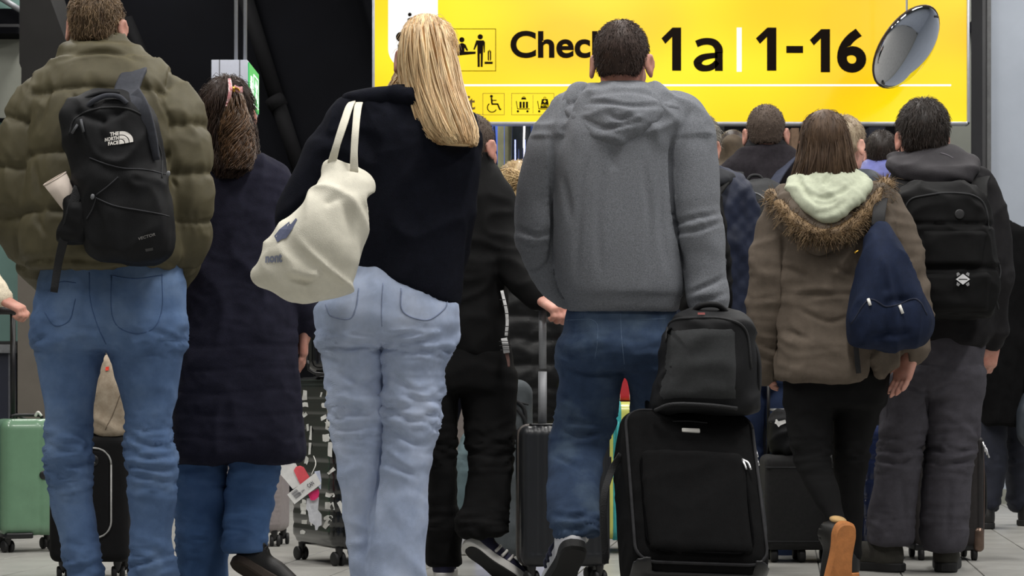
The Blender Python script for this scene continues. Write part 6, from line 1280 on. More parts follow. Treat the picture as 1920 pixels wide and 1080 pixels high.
# ribbed black cabin case on a single silver pole
Yc = 7.45; r = empty('suitcase', (X(1055, Yc), Yc, 0), 'black vertically ribbed cabin case with a single silver pole handle', 'suitcase'); M = M4((X(1056, Yc), Yc + 0.12, 0), yaw=math.radians(7)); zt = Z(798, Yc)
M_ribc = mat('charcoal_polycarbonate', (28, 30, 34), rough=0.42, var=0.06, vscale=20, bump=0.08, bscale=260, spec=0.5)
loc_surf(M, 'shell', gridbox(0.315, 0.22, zt - 0.065, 0.065, 0.035, lambda P: 0.0045 * (0.5 + 0.5 * np.sin(P[:, 0] * 2 * math.pi / 0.0255)) * (np.abs(P[:, 0]) < 0.14) * (P[:, 2] > 0.11)), (-0.2, -0.2, 0), (0.2, 0.2, 0.7), 0.006, M_ribc, r)
loc_surf(M, 'zip_band', lambda P: np.maximum(gridbox(0.325, 0.23, zt - 0.055, 0.06, 0.04)(P), np.abs(P[:, 1] - 0.0) - 0.014), (-0.2, -0.03, 0), (0.2, 0.03, 0.7), 0.007, mat('pewter_zip', (84, 78, 74), rough=0.6, bump=0.4, bscale=300), r)
for k in range(4): loc_box(M, 'foot_stud', -0.06 + k * 0.03, -0.045 + k * 0.03, -0.115, -0.11, 0.085, 0.09, M_pipe, r)
pole = [(X(1017.5, Yc) - M.translation.x, -0.03, zt - 0.01), (X(1018, Yc) - M.translation.x, -0.03, zt + 0.19), (X(1018, Yc) - M.translation.x, -0.03, zt + 0.20), (X(1018, Yc) - M.translation.x, -0.03, zt + 0.42)]
Mp = M4((M.translation.x, M.translation.y, 0))
loc_tube(Mp, 'pole', pole[:2], 0.0155, M_alu, r, smooth=False, sides=14); loc_tube(Mp, 'pole', pole[2:], 0.0138, M_alu, r, smooth=False, sides=14)
loc_box(Mp, 'pole_grip', pole[0][0] - 0.03, pole[0][0] + 0.06, -0.05, -0.01, zt + 0.405, zt + 0.43, M_plasticb, r, 0.008)
loc_box(M, 'handle_plate', -0.12, 0.08, -0.06, 0.06, zt - 0.004, zt + 0.006, M_plasticb, r, 0.003)
loc_box(M, 'zip_lock', 0.158, 0.172, -0.03, 0.03, 0.38, 0.45, M_plasticb, r, 0.004); loc_tube(M, 'zip_pull', [(0.172, -0.02, 0.42), (0.178, -0.025, 0.39)], 0.005, M_metal, r, smooth=False)
for x in (-0.12, 0.12):
    for y in (-0.08, 0.08): caster(M, x, y, 0.06, M_wheel, M_plasticb, r, r=0.026)

# yellow and turquoise case, red bag on top
Yy = 9.1; r = empty('suitcase', (X(1160, Yy), Yy, 0), 'pale yellow hard case with a turquoise centre band between dark jeans', 'suitcase'); zt = Z(753, Yy); M = M4((X(1154, Yy), Yy + 0.1, 0), yaw=math.radians(1))
loc_surf(M, 'shell', gridbox(0.225, 0.40, zt - 0.06, 0.06, 0.05), (-0.2, -0.25, 0), (0.2, 0.25, 0.8), 0.009, mat('lemon_shell', (212, 214, 112), rough=0.3, var=0.04, bump=0.02, coat=0.3), r)
loc_surf(M, 'centre_band', lambda P: np.maximum(gridbox(0.235, 0.41, zt - 0.05, 0.055, 0.055)(P), np.abs(P[:, 0] + 0.001) - 0.019), (-0.05, -0.25, 0), (0.05, 0.25, 0.8), 0.007, mat('turquoise_band', (64, 172, 176), rough=0.5, bump=0.1), r)
loc_tube(M, 'side_handle', [(0.0, -0.205, zt - 0.09), (0.0, -0.222, zt - 0.1), (0.0, -0.222, zt - 0.2), (0.0, -0.205, zt - 0.21)], 0.008, mat('turquoise_band', (64, 172, 176)), r)
for x in (-0.08, 0.08):
    for y in (-0.16, 0.16): caster(M, x, y, 0.06, M_wheel, M_plasticb, r)
b = empty('carrier_bag', (X(1165, Yy), Yy, zt), 'red carrier bag with white edges on the yellow suitcase', 'bag'); Mb = M4((X(1171, Yy), Yy + 0.1, zt - 0.003))
f = zloft([(0.006, 0, 0, 0.05, 0.13), (0.12, 0, 0, 0.042, 0.12), (0.2, 0, 0, 0.012, 0.115)], 4); loc_surf(Mb, 'body', f, (-0.06, -0.14, 0), (0.06, 0.14, 0.22), 0.008, mat('red_paper', (176, 28, 40), rough=0.5, var=0.05, bump=0.05), b)
for s in (-1, 1): loc_tube(Mb, 'white_edge', [(s * 0.024, -0.128, 0.01), (s * 0.021, -0.118, 0.11), (s * 0.008, -0.113, 0.19)], 0.004, M_ptag, b)
loc_tube(Mb, 'bag_handle', [(0, -0.05, 0.19), (0, -0.03, 0.27), (0, 0.03, 0.27), (0, 0.05, 0.19)], 0.004, M_ptag, b)

# big black soft case pulled by the man in the hoodie
r = empty('suitcase', (X(1300, 6.05), 6.05, 0), 'large black fabric suitcase with a pale nameplate pulled tilted by the hoodie man', 'suitcase')
tilt = math.radians(38); piv = np.array([X(1291, 5.97), 5.97, 0.05]); w_, d_, L_ = 0.382, 0.25, 0.545
M = Matrix.Translation(Vector(piv)) @ Euler((-tilt, math.radians(2.2), math.radians(5)), 'ZYX').to_matrix().to_4x4()
M = Matrix.Translation(Vector(piv)) @ Matrix.Rotation(math.radians(5.5), 4, 'Z') @ Matrix.Rotation(math.radians(2.4), 4, 'Y') @ Matrix.Rotation(-tilt, 4, 'X')
M_big = mat('black_ballistic_nylon', (15, 15, 16), rough=0.9, var=0.14, vscale=60, bump=0.5, bscale=700, spec=0.1)
bodyf = rbox((0, -d_ / 2, L_ / 2), (w_ / 2, d_ / 2, L_ / 2), 0.05)
_, bV, bQ = loc_surf(M, 'body', bodyf, (-0.25, -0.3, -0.05), (0.25, 0.05, 0.65), 0.0085, M_big, r, 2, lambda V, N: folds(V, (5, 5, 5), 0.003, 1.1))
loc_surf(M, 'front_pocket', rbox((-0.005, -d_ + 0.004, 0.205), (0.145, 0.022, 0.17), 0.02), (-0.2, -0.3, 0), (0.2, -0.2, 0.5), 0.008, M_big, r, 1, lambda V, N: folds(V, (5, 5, 5), 0.004, 6.1))
M_cpipe = mat('grey_piping', (48, 48, 50), rough=0.85, bump=0.1, spec=0.1); M_dpipe = mat('dark_piping', (10, 10, 11), rough=0.95, bump=0.1, spec=0.02)
def rrect(hw, z0, z1, rc, n=7): return [(hw - rc + rc * math.cos(t), z1 - rc + rc * math.sin(t)) for t in np.linspace(0, math.pi / 2, n)] + [(-hw + rc + rc * math.cos(t), z1 - rc + rc * math.sin(t)) for t in np.linspace(math.pi / 2, math.pi, n)] + [(-hw + rc + rc * math.cos(t), z0 + rc + rc * math.sin(t)) for t in np.linspace(math.pi, 1.5 * math.pi, n)] + [(hw - rc + rc * math.cos(t), z0 + rc + rc * math.sin(t)) for t in np.linspace(1.5 * math.pi, 2 * math.pi, n)]
q = rrect(w_ / 2 - 0.008, 0.012, L_ - 0.012, 0.055); q.append(q[0])
loc_tube(M, 'edge_piping', [(x, -d_ + 0.012, z) for x, z in q], 0.0045, M_cpipe, r, smooth=False, sides=6); loc_tube(M, 'edge_piping', [(x, -0.012, z) for x, z in q], 0.0045, M_dpipe, r, smooth=False, sides=6)
q = rrect(0.147, 0.035, 0.376, 0.05); q.append(q[0]); loc_tube(M, 'pocket_zip', [(x - 0.005, -d_ - 0.006, z) for x, z in q], 0.004, M_dpipe, r, smooth=False, sides=6)
loc_box(M, 'nameplate', -0.026, 0.026, -d_ - 0.006, -d_ + 0.004, 0.448, 0.462, M_plasticw, r, 0.003)
loc_tube(M, 'top_seam', [(-0.05, -d_ - 0.002, 0.485), (0.0, -d_ - 0.003, 0.488), (0.05, -d_ - 0.002, 0.485)], 0.0022, M_cpipe, r)
for s in (0, 1): loc_tube(M, 'zip_pull', [(0.136, -d_ - 0.012, 0.352), (0.15 - 0.012 * s, -d_ - 0.02, 0.335), (0.156 - 0.013 * s, -d_ - 0.02, 0.312)], [0.0045, 0.003], M_metal, r, n=4)
for dz in (0, 0.03): loc_tube(M, 'zip_pull', [(w_ / 2 + 0.004, -d_ + 0.06, 0.455 - dz), (w_ / 2 + 0.008, -d_ + 0.055, 0.415 - dz)], 0.004, M_metal, r, n=4)
loc_tube(M, 'side_handle', [(w_ / 2, -0.12, 0.4), (w_ / 2 + 0.018, -0.12, 0.37), (w_ / 2 + 0.018, -0.12, 0.2), (w_ / 2, -0.12, 0.17)], 0.011, M_plasticb, r)
for x in (-0.13, 0.13): loc_tube(M, 'handle_tube', [(x * 0.55, -0.02, L_ - 0.02), (x * 0.55, -0.02, L_ + 0.22)], 0.008, M_plasticb, r, smooth=False)
loc_box(M, 'handle_grip', -0.09, 0.09, -0.035, -0.005, L_ + 0.2, L_ + 0.235, M_plasticb, r, 0.01)
loc_surf(M, 'corner_guard', lambda P: np.maximum(rbox((0, -d_ / 2, L_ / 2), (w_ / 2 + 0.006, d_ / 2 + 0.006, L_ / 2 + 0.006), 0.05)(P), P[:, 2] - 0.004 - 0.02 * (np.abs(P[:, 0]) > 0.14)), (-0.25, -0.3, -0.05), (0.25, 0.05, 0.12), 0.009, M_plasticb, r)
for s in (-1, 1):
    V, Q = lathe_vf([(0.01, -0.012), (0.032, -0.012), (0.036, -0.006), (0.036, 0.006), (0.032, 0.012), (0.01, 0.012)], 22, (1, 0, 0), (s * 0.15, 0.005, -0.008)); mkobj('wheel', xf(M, V), Q, M_wheel, r)
P = [xf(M, np.array([[-w_ / 2 - 0.004, -d_ + 0.05, z]]))[0] for z in (0.4, 0.33)]
band('loose_strap', [P[0], P[0] + [-0.03, -0.01, -0.05], P[1] + [-0.055, -0.01, -0.08], P[1] + [-0.05, -0.02, -0.25]], 0.02, 0.003, M_zip, r, wdir=(1, 0.3, 0.6))

# grey and black rucksack riding on the big suitcase
Yr = 6.14
def px_surf(rows, Y, m, name, parent, h=0.009, n=2.6, k=None, disp=None, extra=()):
    R = [(Z(r_[0], Y + (r_[4] if len(r_) > 4 else 0)), X((r_[1] + r_[2]) / 2, Y + (r_[4] if len(r_) > 4 else 0)), Y + (r_[4] if len(r_) > 4 else 0), (r_[2] - r_[1]) / 2 * Y / F, r_[3]) for r_ in rows]
    A = np.array(R); f0 = zloft(R, n); lo = np.array([(A[:, 1] - A[:, 3]).min(), (A[:, 2] - A[:, 4]).min(), A[:, 0].min()]) - 0.03; hi = np.array([(A[:, 1] + A[:, 3]).max(), (A[:, 2] + A[:, 4]).max(), A[:, 0].max()]) + 0.03
    def f(P):
        d = f0(P)
        for e in extra: d = smin(d, e(P), 0.015)
        return d
    V, Q = surf(f, lo, hi, h, 2)
    if disp is not None: N = normals(V, Q); V = V + N * disp(V, N)[:, None]
    return mkobj(name, V, Q, m, parent), V, Q
rs = empty('rucksack', (X(1322, Yr), Yr, Z(768, Yr)), 'grey and black rucksack standing on the large black suitcase', 'backpack')
_, V, Q = px_surf([(580, 1302, 1362, 0.05, 0.02), (590, 1276, 1388, 0.075, 0.01), (612, 1254, 1410, 0.095), (650, 1242, 1416, 0.105), (700, 1234, 1418, 0.11), (745, 1226, 1420, 0.11), (766, 1222, 1424, 0.105), (773, 1228, 1418, 0.1)], Yr, M_bpack, 'body', rs, disp=lambda V, N: folds(V, (7, 7, 9), 0.006, 3.0))
def patch(V, Q, poly, Y, m, name, parent, off=0.004, n=10, seed=0, wr=0.0):
    """a panel sewn onto a bag: grid clipped to a pixel quad with bowed sides, draped on it"""
    (a, b_, c, d) = [np.array(p_, float) for p_ in poly]; pv = []
    for i in range(n + 1):
        for j in range(n + 1):
            u, v = i / n, j / n; q_ = (a * (1 - u) + b_ * u) * (1 - v) + (d * (1 - u) + c * u) * v; pv.append(W(q_[0], q_[1], Y - 0.15))
    P = drape(V, Q, pv, off); P[:, 1] -= wr * perlin(P * 14)
    F4 = [[i * (n + 1) + j, i * (n + 1) + j + 1, (i + 1) * (n + 1) + j + 1, (i + 1) * (n + 1) + j] for i in range(n) for j in range(n)]
    edge = np.array([(i in (0, n)) or (j in (0, n)) for i in range(n + 1) for j in range(n + 1)]); P[edge, 1] += off + 0.004
    return mkobj(name, P, np.array(F4), m, parent)
patch(V, Q, ((1256, 612), (1384, 612), (1388, 752), (1236, 752)), Yr, mat('grey_ripstop', (46, 48, 50), rough=0.85, var=0.1, vscale=120, bump=0.5, bscale=700), 'front_panel', rs, 0.007, 14, wr=0.004)
tube('top_handle', [W(1296, 592, Yr - 0.03), W(1312, 574, Yr - 0.05), W(1345, 572, Yr - 0.05), W(1366, 590, Yr - 0.03)], 0.009, M_bpack, rs)
P = drape(V, Q, catmull([W(x, y, Yr - 0.1) for x, y in ((1250, 640), (1262, 602), (1300, 596), (1360, 598), (1400, 620), (1410, 690))], 6), 0.001); tube('zip', P, 0.004, M_zip, rs, sides=6, smooth=False)
tube('zip_pull', [P[3], P[3] + [-0.003, -0.01, -0.03]], 0.003, M_metal, rs, smooth=False)
pv = W(1315, 588, Yr - 0.09); mkobj('hem_tag', *box_vf(pv, (0.02, 0.006, 0.006)), mat('pink_tag', (206, 120, 118), bump=0), rs, smooth=False)
tube('compression_strap', [W(1228, 770, Yr - 0.1), W(1262, 758, Yr - 0.13), W(1330, 760, Yr - 0.13), W(1382, 766, Yr - 0.11)], 0.006, M_zip, rs)
band('shoulder_strap', [W(1396, 610, Yr), W(1420, 660, Yr - 0.02), W(1424, 720, Yr - 0.03), W(1416, 764, Yr - 0.02)], 0.03, 0.008, M_bpack, rs, wdir=(0.3, 1, 0))

# dark grey soft case behind the parka, black holdall on it
Yd = 8.62; r = empty('suitcase', (X(1490, Yd), Yd, 0), 'dark grey fabric suitcase standing behind the brunette in the parka', 'suitcase'); M = M4((X(1498, Yd), Yd, 0)); zt = Z(852, Yd)
loc_surf(M, 'body', gridbox(0.30, 0.24, zt - 0.05, 0.05, 0.03), (-0.22, -0.2, 0), (0.22, 0.2, 0.8), 0.009, mat('dark_grey_polyester', (36, 36, 37), rough=0.85, var=0.12, vscale=80, bump=0.5, bscale=700), r)
for z in (zt - 0.05, 0.085): loc_tube(M, 'seam', [(-0.148, -0.118, z), (0.148, -0.118, z)], 0.004, M_zip, r, smooth=False)
for x in (-0.11, 0.0, 0.11):
    for y in (-0.08, 0.08):
        V, Q = lathe_vf([(0.008, -0.014), (0.024, -0.014), (0.027, -0.008), (0.027, 0.008), (0.024, 0.014), (0.008, 0.014)], 18, (1, 0, 0), (x, y, 0.027)); mkobj('wheel', xf(M, V), Q, M_wheel, r)
for x in (-0.112, 0.1): loc_tube(M, 'handle_tube', [(x, 0.09, zt - 0.02), (x, 0.09, zt + 0.36)], 0.007, M_plasticb, r, smooth=False)
loc_tube(M, 'handle_bar', [(-0.112, 0.09, zt + 0.18), (0.1, 0.09, zt + 0.18)], 0.006, M_metal, r, smooth=False)
loc_box(M, 'handle_grip', -0.125, 0.112, 0.075, 0.105, zt + 0.35, zt + 0.38, M_plasticb, r, 0.008)
b = empty('holdall', (X(1490, Yd), Yd, zt), 'slouching black holdall with a white paper tag on the dark grey suitcase', 'bag')
_, V, Q = px_surf([(770, 1458, 1516, 0.04, -0.02), (784, 1448, 1530, 0.07, -0.02), (815, 1444, 1545, 0.09, -0.02), (842, 1448, 1548, 0.09, -0.02), (850, 1452, 1542, 0.085, -0.02)], Yd, M_bpack, 'body', b, disp=lambda V, N: folds(V, (10, 10, 12), 0.009, 7.0))
P = drape(V, Q, [W(x, y, Yd - 0.1) for x, y in ((1447, 792), (1457, 786), (1460, 790), (1472, 787), (1474, 793), (1464, 797), (1460, 801), (1456, 795))], 0.004); mkobj('paper_tag', P, [list(range(8))], M_ptag, b, smooth=False)
tube('strap', [W(1490, 800, Yd - 0.1), W(1520, 815, Yd - 0.13), W(1532, 845, Yd - 0.12), W(1505, 848, Yd - 0.11)], 0.008, M_zip, b)

# navy glossy ribbed case and brown-black case behind the man on the right
Yn = 8.72; r = empty('suitcase', (X(1640, Yn), Yn, 0), 'glossy navy suitcase with horizontal ribs seen beside the charcoal trousers', 'suitcase'); M = M4((X(1641, Yn), Yn + 0.04, 0)); zt = Z(797, Yn)
loc_surf(M, 'shell', gridbox(0.175, 0.3, zt - 0.06, 0.06, 0.045, lambda P: 0.006 * np.exp(-((((P[:, 2] + 0.03) / 0.08) % 1 - 0.5) / 0.07) ** 2)), (-0.2, -0.2, 0), (0.2, 0.2, 0.7), 0.007, mat('glossy_navy_shell', (36, 46, 78), rough=0.14, var=0.06, bump=0.02, coat=0.7), r)
for x in (-0.07, 0.07):
    for y in (-0.12, 0.12): caster(M, x, y, 0.06, M_wheel, M_plasticb, r)
Yb = 8.75; r = empty('suitcase', (X(1775, Yb), Yb, 0), 'brown-black fabric suitcase with metal zip pulls behind the charcoal trousers', 'suitcase'); M = M4((X(1764, Yb), Yb, 0)); zt = Z(800, Yb)
M_bb = mat('brown_black_polyester', (38, 33, 33), rough=0.75, var=0.12, vscale=60, bump=0.4, bscale=600)
loc_surf(M, 'body', gridbox(0.27, 0.26, zt - 0.05, 0.05, 0.035), (-0.2, -0.2, 0), (0.2, 0.2, 0.7), 0.009, M_bb, r)
loc_surf(M, 'side_pocket', rbox((0.135, -0.02, 0.3), (0.018, 0.1, 0.2), 0.016), (0.1, -0.15, 0.05), (0.17, 0.15, 0.55), 0.008, mat('dark_side_panel', (34, 31, 32), rough=0.6, bump=0.3), r)
for y in (-0.1, -0.06): loc_tube(M, 'side_piping', [(0.153, y, 0.1), (0.156, y, 0.3), (0.15, y, zt - 0.06)], 0.003, mat('brown_piping', (92, 76, 70), rough=0.5), r)
for k in range(3): loc_tube(M, 'zip_pull', [(0.145 + 0.006 * k, -0.125, zt - 0.06 - 0.012 * k), (0.152 + 0.008 * k, -0.135, zt - 0.1 - 0.012 * k)], 0.004, M_metal, r, n=3)
loc_tube(M, 'side_handle', [(0.153, -0.05, 0.38), (0.17, -0.05, 0.34), (0.172, -0.05, 0.2), (0.153, -0.05, 0.16)], 0.006, M_plasticb, r)
loc_surf(M, 'corner_guard', rbox((0.13, -0.115, 0.085), (0.022, 0.022, 0.05), 0.018), (0.09, -0.15, 0.02), (0.17, -0.07, 0.16), 0.008, mat('bronze_guard', (120, 100, 88), rough=0.3, metal=0.6, bump=0), r)
loc_box(M, 'base', -0.13, 0.13, -0.12, 0.12, 0.04, 0.07, M_plasticb, r, 0.008); loc_box(M, 'nameplate', 0.005, 0.03, -0.136, -0.128, zt - 0.03, zt - 0.022, M_metal, r)
for x in (-0.1, 0.115):
    for y in (-0.1, 0.1):
        V, Q = lathe_vf([(0.008, -0.009), (0.026, -0.009), (0.026, 0.009), (0.008, 0.009)], 18, (1, 0, 0), (x, y, 0.026)); mkobj('wheel', xf(M, V), Q, M_wheel, r)

# grey upright bag between the black coat and the ribbed case
Yu = 8.6; r = empty('upright_bag', (X(958, Yu), Yu, 0), 'slate grey upright soft bag with black straps left of the silver pole', 'bag'); M = M4((X(958, Yu), Yu, 0)); zt = Z(712, Yu)
loc_surf(M, 'body', gridbox(0.155, 0.2, zt - 0.03, 0.03, 0.045), (-0.12, -0.15, 0), (0.12, 0.15, 0.8), 0.009, mat('slate_polyester', (78, 84, 88), rough=0.8, var=0.1, bump=0.4, bscale=600), r, 1, lambda V, N: folds(V, (8, 8, 8), 0.006, 3.3))
for s in (-1, 1): loc_tube(M, 'carry_strap', [(-0.03 + s * 0.03, -0.1, zt - 0.18), (-0.02, -0.12, zt - 0.08), (0.05, -0.11, zt - 0.13 - 0.02 * s), (0.06, -0.1, zt - 0.2)], 0.007, M_zip, r)
loc_tube(M, 'zip', [(-0.07, -0.1, zt - 0.09), (0.0, -0.106, zt - 0.085), (0.07, -0.1, zt - 0.1)], 0.004, M_zip, r)
for x in (-0.05, 0.05):
    for y in (-0.07, 0.07): loc_box(M, 'foot', x - 0.012, x + 0.012, y - 0.012, y + 0.012, 0, 0.036, M_rub, r)
ly = empty('chequered_strap', W(948, 600, 7.55), 'white chequered strap dangling beside the black jacket', 'strap')
M_chk = mat('white_webbing', (214, 214, 214), rough=0.8, bump=0.2)
band('strap', [W(941, 545, 7.55), W(949, 580, 7.53), W(951, 605, 7.53), W(949, 630, 7.53)], 0.011, 0.003, M_chk, ly); band('tag', [W(945, 634, 7.53), W(948, 648, 7.525), W(950, 662, 7.525)], 0.022, 0.004, M_chk, ly); band('leather_tip', [W(950, 662, 7.53), W(953, 676, 7.53), W(954, 688, 7.53)], [0.014, 0.008], 0.004, mat('brown_leather', (104, 76, 70)), ly)
for x, y, wq in ((942, 562, 10), (947, 573, 10), (950, 588, 10), (951, 612, 10), (950, 622, 10), (946, 640, 21), (947, 648, 21), (949, 656, 21)): mkobj('check', *box_vf(W(x, y, 7.518), (wq * 0.0019, 0.004, 0.003)), M_rub, ly, smooth=False)

# dark bag at the right edge
Ye = 10.6; r = empty('handbag', (X(1936, Ye), Ye, Z(830, Ye)), 'dark blue-grey rounded handbag at the right edge of the frame', 'bag')
px_surf([(728, 1926, 1946, 0.03), (745, 1916, 1956, 0.06), (780, 1906, 1964, 0.08), (815, 1908, 1964, 0.08), (838, 1920, 1954, 0.06)], Ye, mat('blue_grey_leather', (54, 60, 68), rough=0.4, bump=0.2), 'body', r); tube('strap', [W(1924, 735, Ye), W(1930, 690, Ye), W(1940, 680, Ye), W(1950, 735, Ye)], 0.008, M_zip, r)

# ------------------------------------------------------------------ bags worn by people
# black rucksack slung on the tall man's right shoulder
Ya = 6.67 - 0.245
bp = empty('rucksack', W(220, 490, Ya), 'black rucksack with a white printed logo slung on the olive jacket', 'backpack')
def dispA(V, N):
    d = folds(V, (9, 9, 7), 0.006, 1.9)
    for q in (((178, 222), (196, 262)), ((196, 228), (188, 300)), ((196, 226), (228, 205)), ((150, 215), (192, 228))): d = d + crease(V, W(*q[0], Ya - 0.08), W(*q[1], Ya - 0.09), 0.012, 0.014)
    return d
o, aV, aQ = px_surf([(172, 176, 236, 0.035, 0.05), (182, 148, 258, 0.06, 0.03), (198, 124, 276, 0.08, 0.01), (225, 117, 290, 0.092), (260, 121, 298, 0.1), (300, 131, 304, 0.102), (340, 139, 310, 0.102), (390, 148, 318, 0.1), (440, 156, 322, 0.095), (472, 168, 318, 0.085), (492, 190, 300, 0.06)], Ya, M_bpack, 'body', bp, 0.0075, 2.7, disp=dispA)
tube('top_handle', [W(160, 208, Ya - 0.06), W(172, 192, Ya - 0.085), W(196, 180, Ya - 0.085), W(222, 181, Ya - 0.08), W(238, 194, Ya - 0.075)], 0.008, M_strapgrey, bp)
tube('haul_loop', [W(146, 200, Ya - 0.04), W(162, 184, Ya - 0.05), W(190, 174, Ya - 0.04), W(224, 174, Ya - 0.03)], 0.007, M_bpack, bp)
band('shoulder_strap', [W(252, 215, Ya - 0.07), W(244, 190, Ya - 0.055), W(238, 170, Ya + 0.03), W(244, 150, Ya + 0.07), W(252, 134, Ya + 0.12), W(258, 127, Ya + 0.2), W(262, 132, Ya + 0.3), W(262, 170, Ya + 0.38)], [0.085, 0.08, 0.078, 0.076, 0.076, 0.072, 0.07, 0.06], 0.014, M_strapgrey, bp, wdir=(1, 0, 0.12))
band('strap_anchor', [W(250, 176, Ya - 0.03), W(268, 205, Ya - 0.075), W(284, 250, Ya - 0.075), W(294, 300, Ya - 0.06)], [0.05, 0.045, 0.03, 0.02], 0.008, M_strapgrey, bp, wdir=(1, -0.4, 0.3))
band('loose_strap', [W(148, 350, Ya - 0.07), W(134, 395, Ya - 0.08), W(122, 440, Ya - 0.06), W(110, 490, Ya - 0.04), W(101, 548, Ya - 0.04)], [0.03, 0.03, 0.028, 0.024, 0.022], 0.004, M_zip, bp, wdir=(1, 0.2, 0.25))
px_surf([(352, 128, 150, 0.03), (372, 124, 164, 0.05), (410, 124, 176, 0.06), (440, 110, 180, 0.05), (452, 112, 172, 0.03)], Ya - 0.02, M_bpack, 'side_pocket', bp, 0.008, disp=lambda V, N: folds(V, (12, 12, 12), 0.007, 4.1))
for pts in (((168, 296), (200, 308), (235, 316), (270, 317), (304, 322)), ((180, 366), (200, 352), (214, 340), (222, 332)), ((178, 370), (215, 386), (260, 394), (310, 402)), ((180, 371), (172, 392), (160, 410))):
    P = drape(aV, aQ, catmull([W(x, y, Ya - 0.1) for x, y in pts], 6), 0.001); tube('bungee_cord', P, 0.0022, mat('bungee', (40, 41, 46), rough=0.7), bp, sides=6, smooth=False)
for x, y in ((174, 369), (316, 326)): pt_ = drape(aV, aQ, [W(x, y, Ya - 0.1)], 0.006)[0]; lathe('toggle', [(0.003, -0.008), (0.006, -0.004), (0.006, 0.004), (0.003, 0.008)], mat('grey_toggle', (112, 114, 118), rough=0.4), bp, 10, (0.2, 0, 1), pt_)
for a_, b_ in (((146, 234), (135, 250)), ((152, 224), (158, 248))): P = drape(aV, aQ, [W(*a_, Ya - 0.1), W(*b_, Ya - 0.1)], 0.006); tube('zip_pull', P, 0.004, mat('grey_cord', (84, 86, 90)), bp, smooth=False)
P = drape(aV, aQ, catmull([W(x, y, Ya - 0.1) for x, y in ((128, 250), (138, 222), (170, 206), (225, 200), (270, 220), (290, 270), (298, 330))], 8), 0.0005); tube('zip', P, 0.0032, M_zip, bp, sides=6, smooth=False)
# logo: three stacked words beside a quarter dome with two arcs, sheared as the fabric lies
M_logo = mat('white_print', (236, 232, 226), rough=0.6, var=0.03, bump=0.05)
def lg(u, v): return W(197 + u * 53, 270 - v * 25 - u * 9 + 5, Ya - 0.1)
def logo_poly(pts, nm='logo', m=M_logo): P = drape(aV, aQ, [lg(*q_) for q_ in pts], 0.003); return mkobj(nm, P, [list(range(len(P)))], m, bp, smooth=False)
arc = lambda r0, r1, a0, a1, n=9: [(0.5 + r1 * 0.5 * math.cos(t), r1 * 0.98 * math.sin(t)) for t in np.linspace(a0, a1, n)] + [(0.5 + r0 * 0.5 * math.cos(t), r0 * 0.98 * math.sin(t)) for t in np.linspace(a1, a0, n)]
for r0, r1 in ((0.74, 1.0), (0.42, 0.68), (0.0, 0.36)): logo_poly(arc(r0, r1, 0.0, math.pi / 2))
for i, s in enumerate(('THE', 'NORTH', 'FACE')):
    V, Q = text_vf(s, 0.045, 3); V = (V - V.min(0)) / (V.max(0) - V.min(0)); x0 = (0.18, 0.0, 0.12)[i]; P = drape(aV, aQ, [lg(x0 + (0.48 - x0) * u, 0.70 - i * 0.345 + 0.29 * v) for u, v in V], 0.003); mkobj('logo', P, Q, M_logo, bp, smooth=False)
V, Q = text_vf('VECTOR', 0.02, 3); V = (V - V.min(0)) / (V.max(0) - V.min(0)); P = drape(aV, aQ, [W(259 + 31 * u, 451 - 10 * u - 5.5 * v, Ya - 0.1) for u, v in V], 0.002); mkobj('model_print', P, Q, mat('grey_print2', (138, 136, 134), bump=0), bp, smooth=False)
P = drape(aV, aQ, [W(x, y, Ya - 0.1) for x, y in ((270, 466), (284, 463), (284, 468), (271, 471))], 0.002); mkobj('small_label', P, [[0, 1, 2, 3]], mat('grey_print3', (74, 74, 74), bump=0), bp, smooth=False)
# paper cup in the side pocket
ax = np.array([-0.48, -0.25, 0.84]); ax /= np.linalg.norm(ax); c0 = W(138, 392, Ya - 0.03)
cp = empty('paper_cup', c0, 'plain pale paper cup sticking out of the black rucksack side pocket', 'cup'); M_cup = mat('pale_card', (222, 208, 196), rough=0.7, var=0.03, bump=0.1)
lathe('cup', [(0.026, 0.0), (0.0275, 0.004), (0.0385, 0.105), (0.0365, 0.105), (0.026, 0.006)], M_cup, cp, 28, ax, c0); q = np.array(Vector((0, 0, 1)).rotation_difference(Vector(ax)).to_matrix())
tube('rolled_rim', [c0 + q @ np.array([0.038 * math.cos(t), 0.038 * math.sin(t), 0.105]) for t in np.linspace(0, 2 * math.pi, 29)], 0.0022, M_cup, cp, sides=6, smooth=False)

